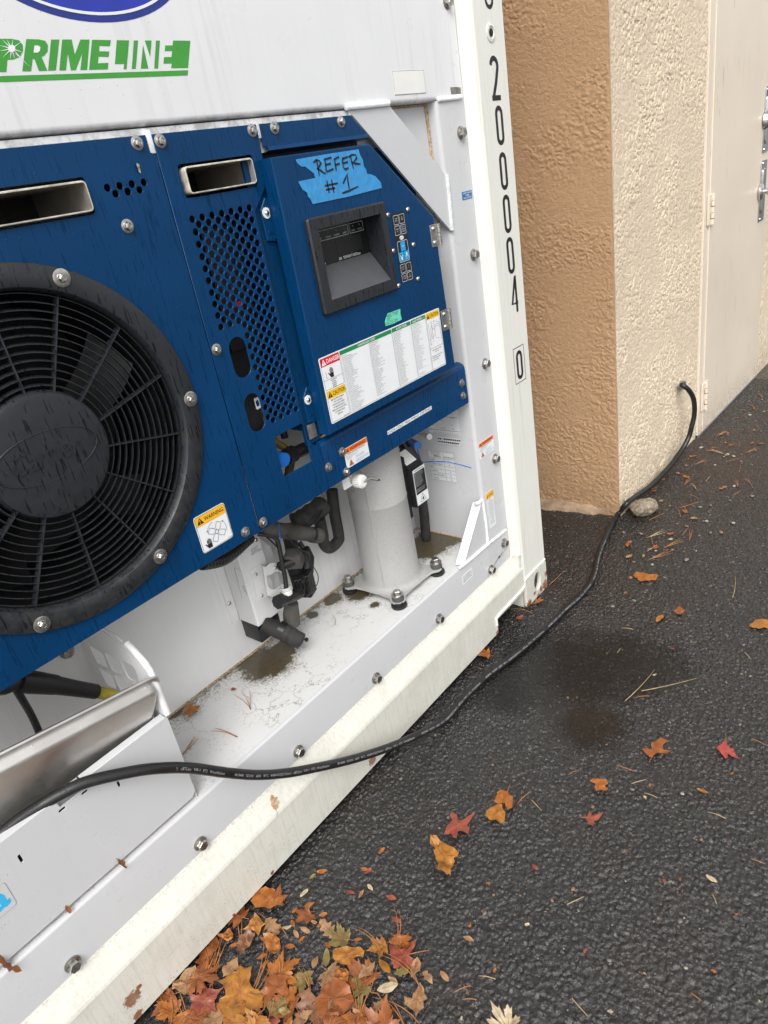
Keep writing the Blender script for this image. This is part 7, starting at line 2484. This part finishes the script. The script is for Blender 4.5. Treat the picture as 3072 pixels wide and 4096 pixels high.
# ---- pebbles
pebm = []
for k_ in range(6):
    bm = bmesh.new()
    bmesh.ops.create_icosphere(bm, subdivisions=2, radius=1)
    for v in bm.verts:
        v.co *= 1 + .3 * mnoise.noise(v.co * 1.5 + Vector((k_ * 5, 0, 0)))
        v.co.z *= .55
    b2 = MB(); b2.bm(bm, ['pebble_pale', 'pebble_brown', 'grit'][k_ % 3], True)
    pebm.append(b2)
for i in range(72):
    if i < 55:
        u = rp.uniform(2450, 3060); v = 2030 - (u - 2450) * .85 + 60 + rp.random() * 420
    else:
        u, v = rp.uniform(1700, 3060), rp.uniform(2600, 4080)
    if u < 2230 and v < 3000: continue
    b2 = pebm[rp.randrange(6)]
    o = bpy.data.objects.new('pebble', None) if False else None
    k_ = rp.randrange(6)
    if not hasattr(pebm[k_], 'me'):
        o = pebm[k_].build('pebble'); pebm[k_].me = o.data
    else:
        o = bpy.data.objects.new('pebble', pebm[k_].me); COL.objects.link(o)
    s_ = rp.uniform(.003, .008) if i < 55 else rp.uniform(.002, .0045)
    o.scale = (s_ * 1.3, s_, s_)
    o.rotation_euler = (0, 0, rp.uniform(0, 6))
    o.location = P(u, v, 'z', .002)
    near = i < 55
    tag(o, 'small pebble among the litter in front of the beige wall' if near else 'tiny pebble lying on the open wet asphalt', 'pebble', 'pebbles by the beige wall' if near else 'pebbles on the open asphalt')
# ---- grit: chips nobody could count
b = MB()
for i in range(2000):
    if i < 1500:
        x, y = rp.uniform(.65, 3.2), None
        y = wpt(x) - .03 - abs(rp.gauss(0, .22))
    else:
        x, y = rp.uniform(-1.6, 2.6), rp.uniform(-1.3, -.02)
    s_ = rp.uniform(.0008, .0026)
    a = rp.uniform(0, 6)
    h = s_ * .8
    c, d = math.cos(a) * s_, math.sin(a) * s_
    b.add([(x + c, y + d, .0008), (x - d, y + c, .0008), (x - c, y - d, .0008), (x + d, y - c, .0008), (x + c * .2, y + d * .2, h + .001)], [[0, 1, 4], [1, 2, 4], [2, 3, 4], [3, 0, 4]], rp.choice(['grit', 'pebble_brown', 'grit', 'grit', 'leaf_rust', 'pebble_brown', 'pebble_pale']))
tag(b.build('grit'), 'fine grit and crumbs spread over the asphalt', 'grit', kind='stuff')

# ------------------------------------------------------------------ every repeat gets a label of its own
def to_px(q):
    d = q - CAM
    return 1536 + FPX * d.dot(RX) / d.dot(FW), 2048 - FPX * d.dot(UP) / d.dot(FW)
ORD = ['leftmost', 'second', 'third', 'fourth', 'fifth', 'sixth', 'seventh', 'eighth', 'ninth', 'tenth', 'eleventh', 'twelfth', 'thirteenth', 'fourteenth', 'fifteenth', 'sixteenth', 'seventeenth', 'eighteenth', 'nineteenth', 'twentieth']
def zone(u, v, base):
    if 'beige wall' in base:
        return ('beside the rock and the building corner' if u < 2640 else 'below the ring in the wall' if u < 2780 else 'in front of the door hinge' if u < 2920 else 'by the door near the right edge')
    if 'open' in base:
        r = 'beyond the puddle' if v < 2650 else 'level with the puddle' if v < 3050 else 'below the puddle' if v < 3450 else 'right of the leaf pile' if v < 3780 else 'in the lowest strip of asphalt'
        return r + (', left half' if u < 2300 else ', right half')
    return ('near the sill' if u < 900 else 'in the middle' if u < 1250 else 'on the right side') + (' of the upper leaf pile' if v < 3750 else ' of the lower leaf pile')
bpy.context.view_layer.update()
byl = {}
for o in list(COL.objects):
    if o.parent is None and o.get('label') and o.get('group'):
        byl.setdefault((o['group'] if 'wet autumn' in o['label'] else o['label'], o['group']), []).append(o)
for (lab, grp), obs in byl.items():
    if len(obs) < 2: continue
    cls = {}
    for o in obs:
        u, v = to_px(Vector(o.location))
        dim = max(o.dimensions)
        nm = o['category']
        mats = [m.name for m in o.data.materials]
        col = 'pale' if any(k in mats[0] for k in ('pale', 'tan')) else 'orange' if 'orange' in mats[0] else 'red' if ('red' in mats[0] or 'crimson' in mats[0]) else 'gold' if 'gold' in mats[0] else 'dark' if ('brown' in mats[0] or 'grit' in mats[0]) else 'olive' if 'olive' in mats[0] else 'rusty'
        what = {'pine needle': 'pine needle', 'leaf': ('crumb of leaf' if 'crumb' in lab else 'leaflet' if 'leaflet' in lab else 'leaf scrap' if 'scrap' in lab else 'leaf'), 'pebble': 'pebble'}[nm]
        if nm == 'pine needle' and 'stem' in mats: col += ' forked'
        cls.setdefault((col, what, zone(u, v, grp)), []).append((u, o))
    for (col, what, zn), l in cls.items():
        l.sort(key=lambda q: q[0])
        for i, (u, o) in enumerate(l):
            if len(l) == 1: o['label'] = 'the only %s %s %s' % (col, what, zn)
            else: o['label'] = ('%s %s %s %s' % (ORD[i] + ('' if i == 0 else ' from left,'), col, what, zn) if i < 20 else 'another ' + col + ' ' + what + ' ' + zn)
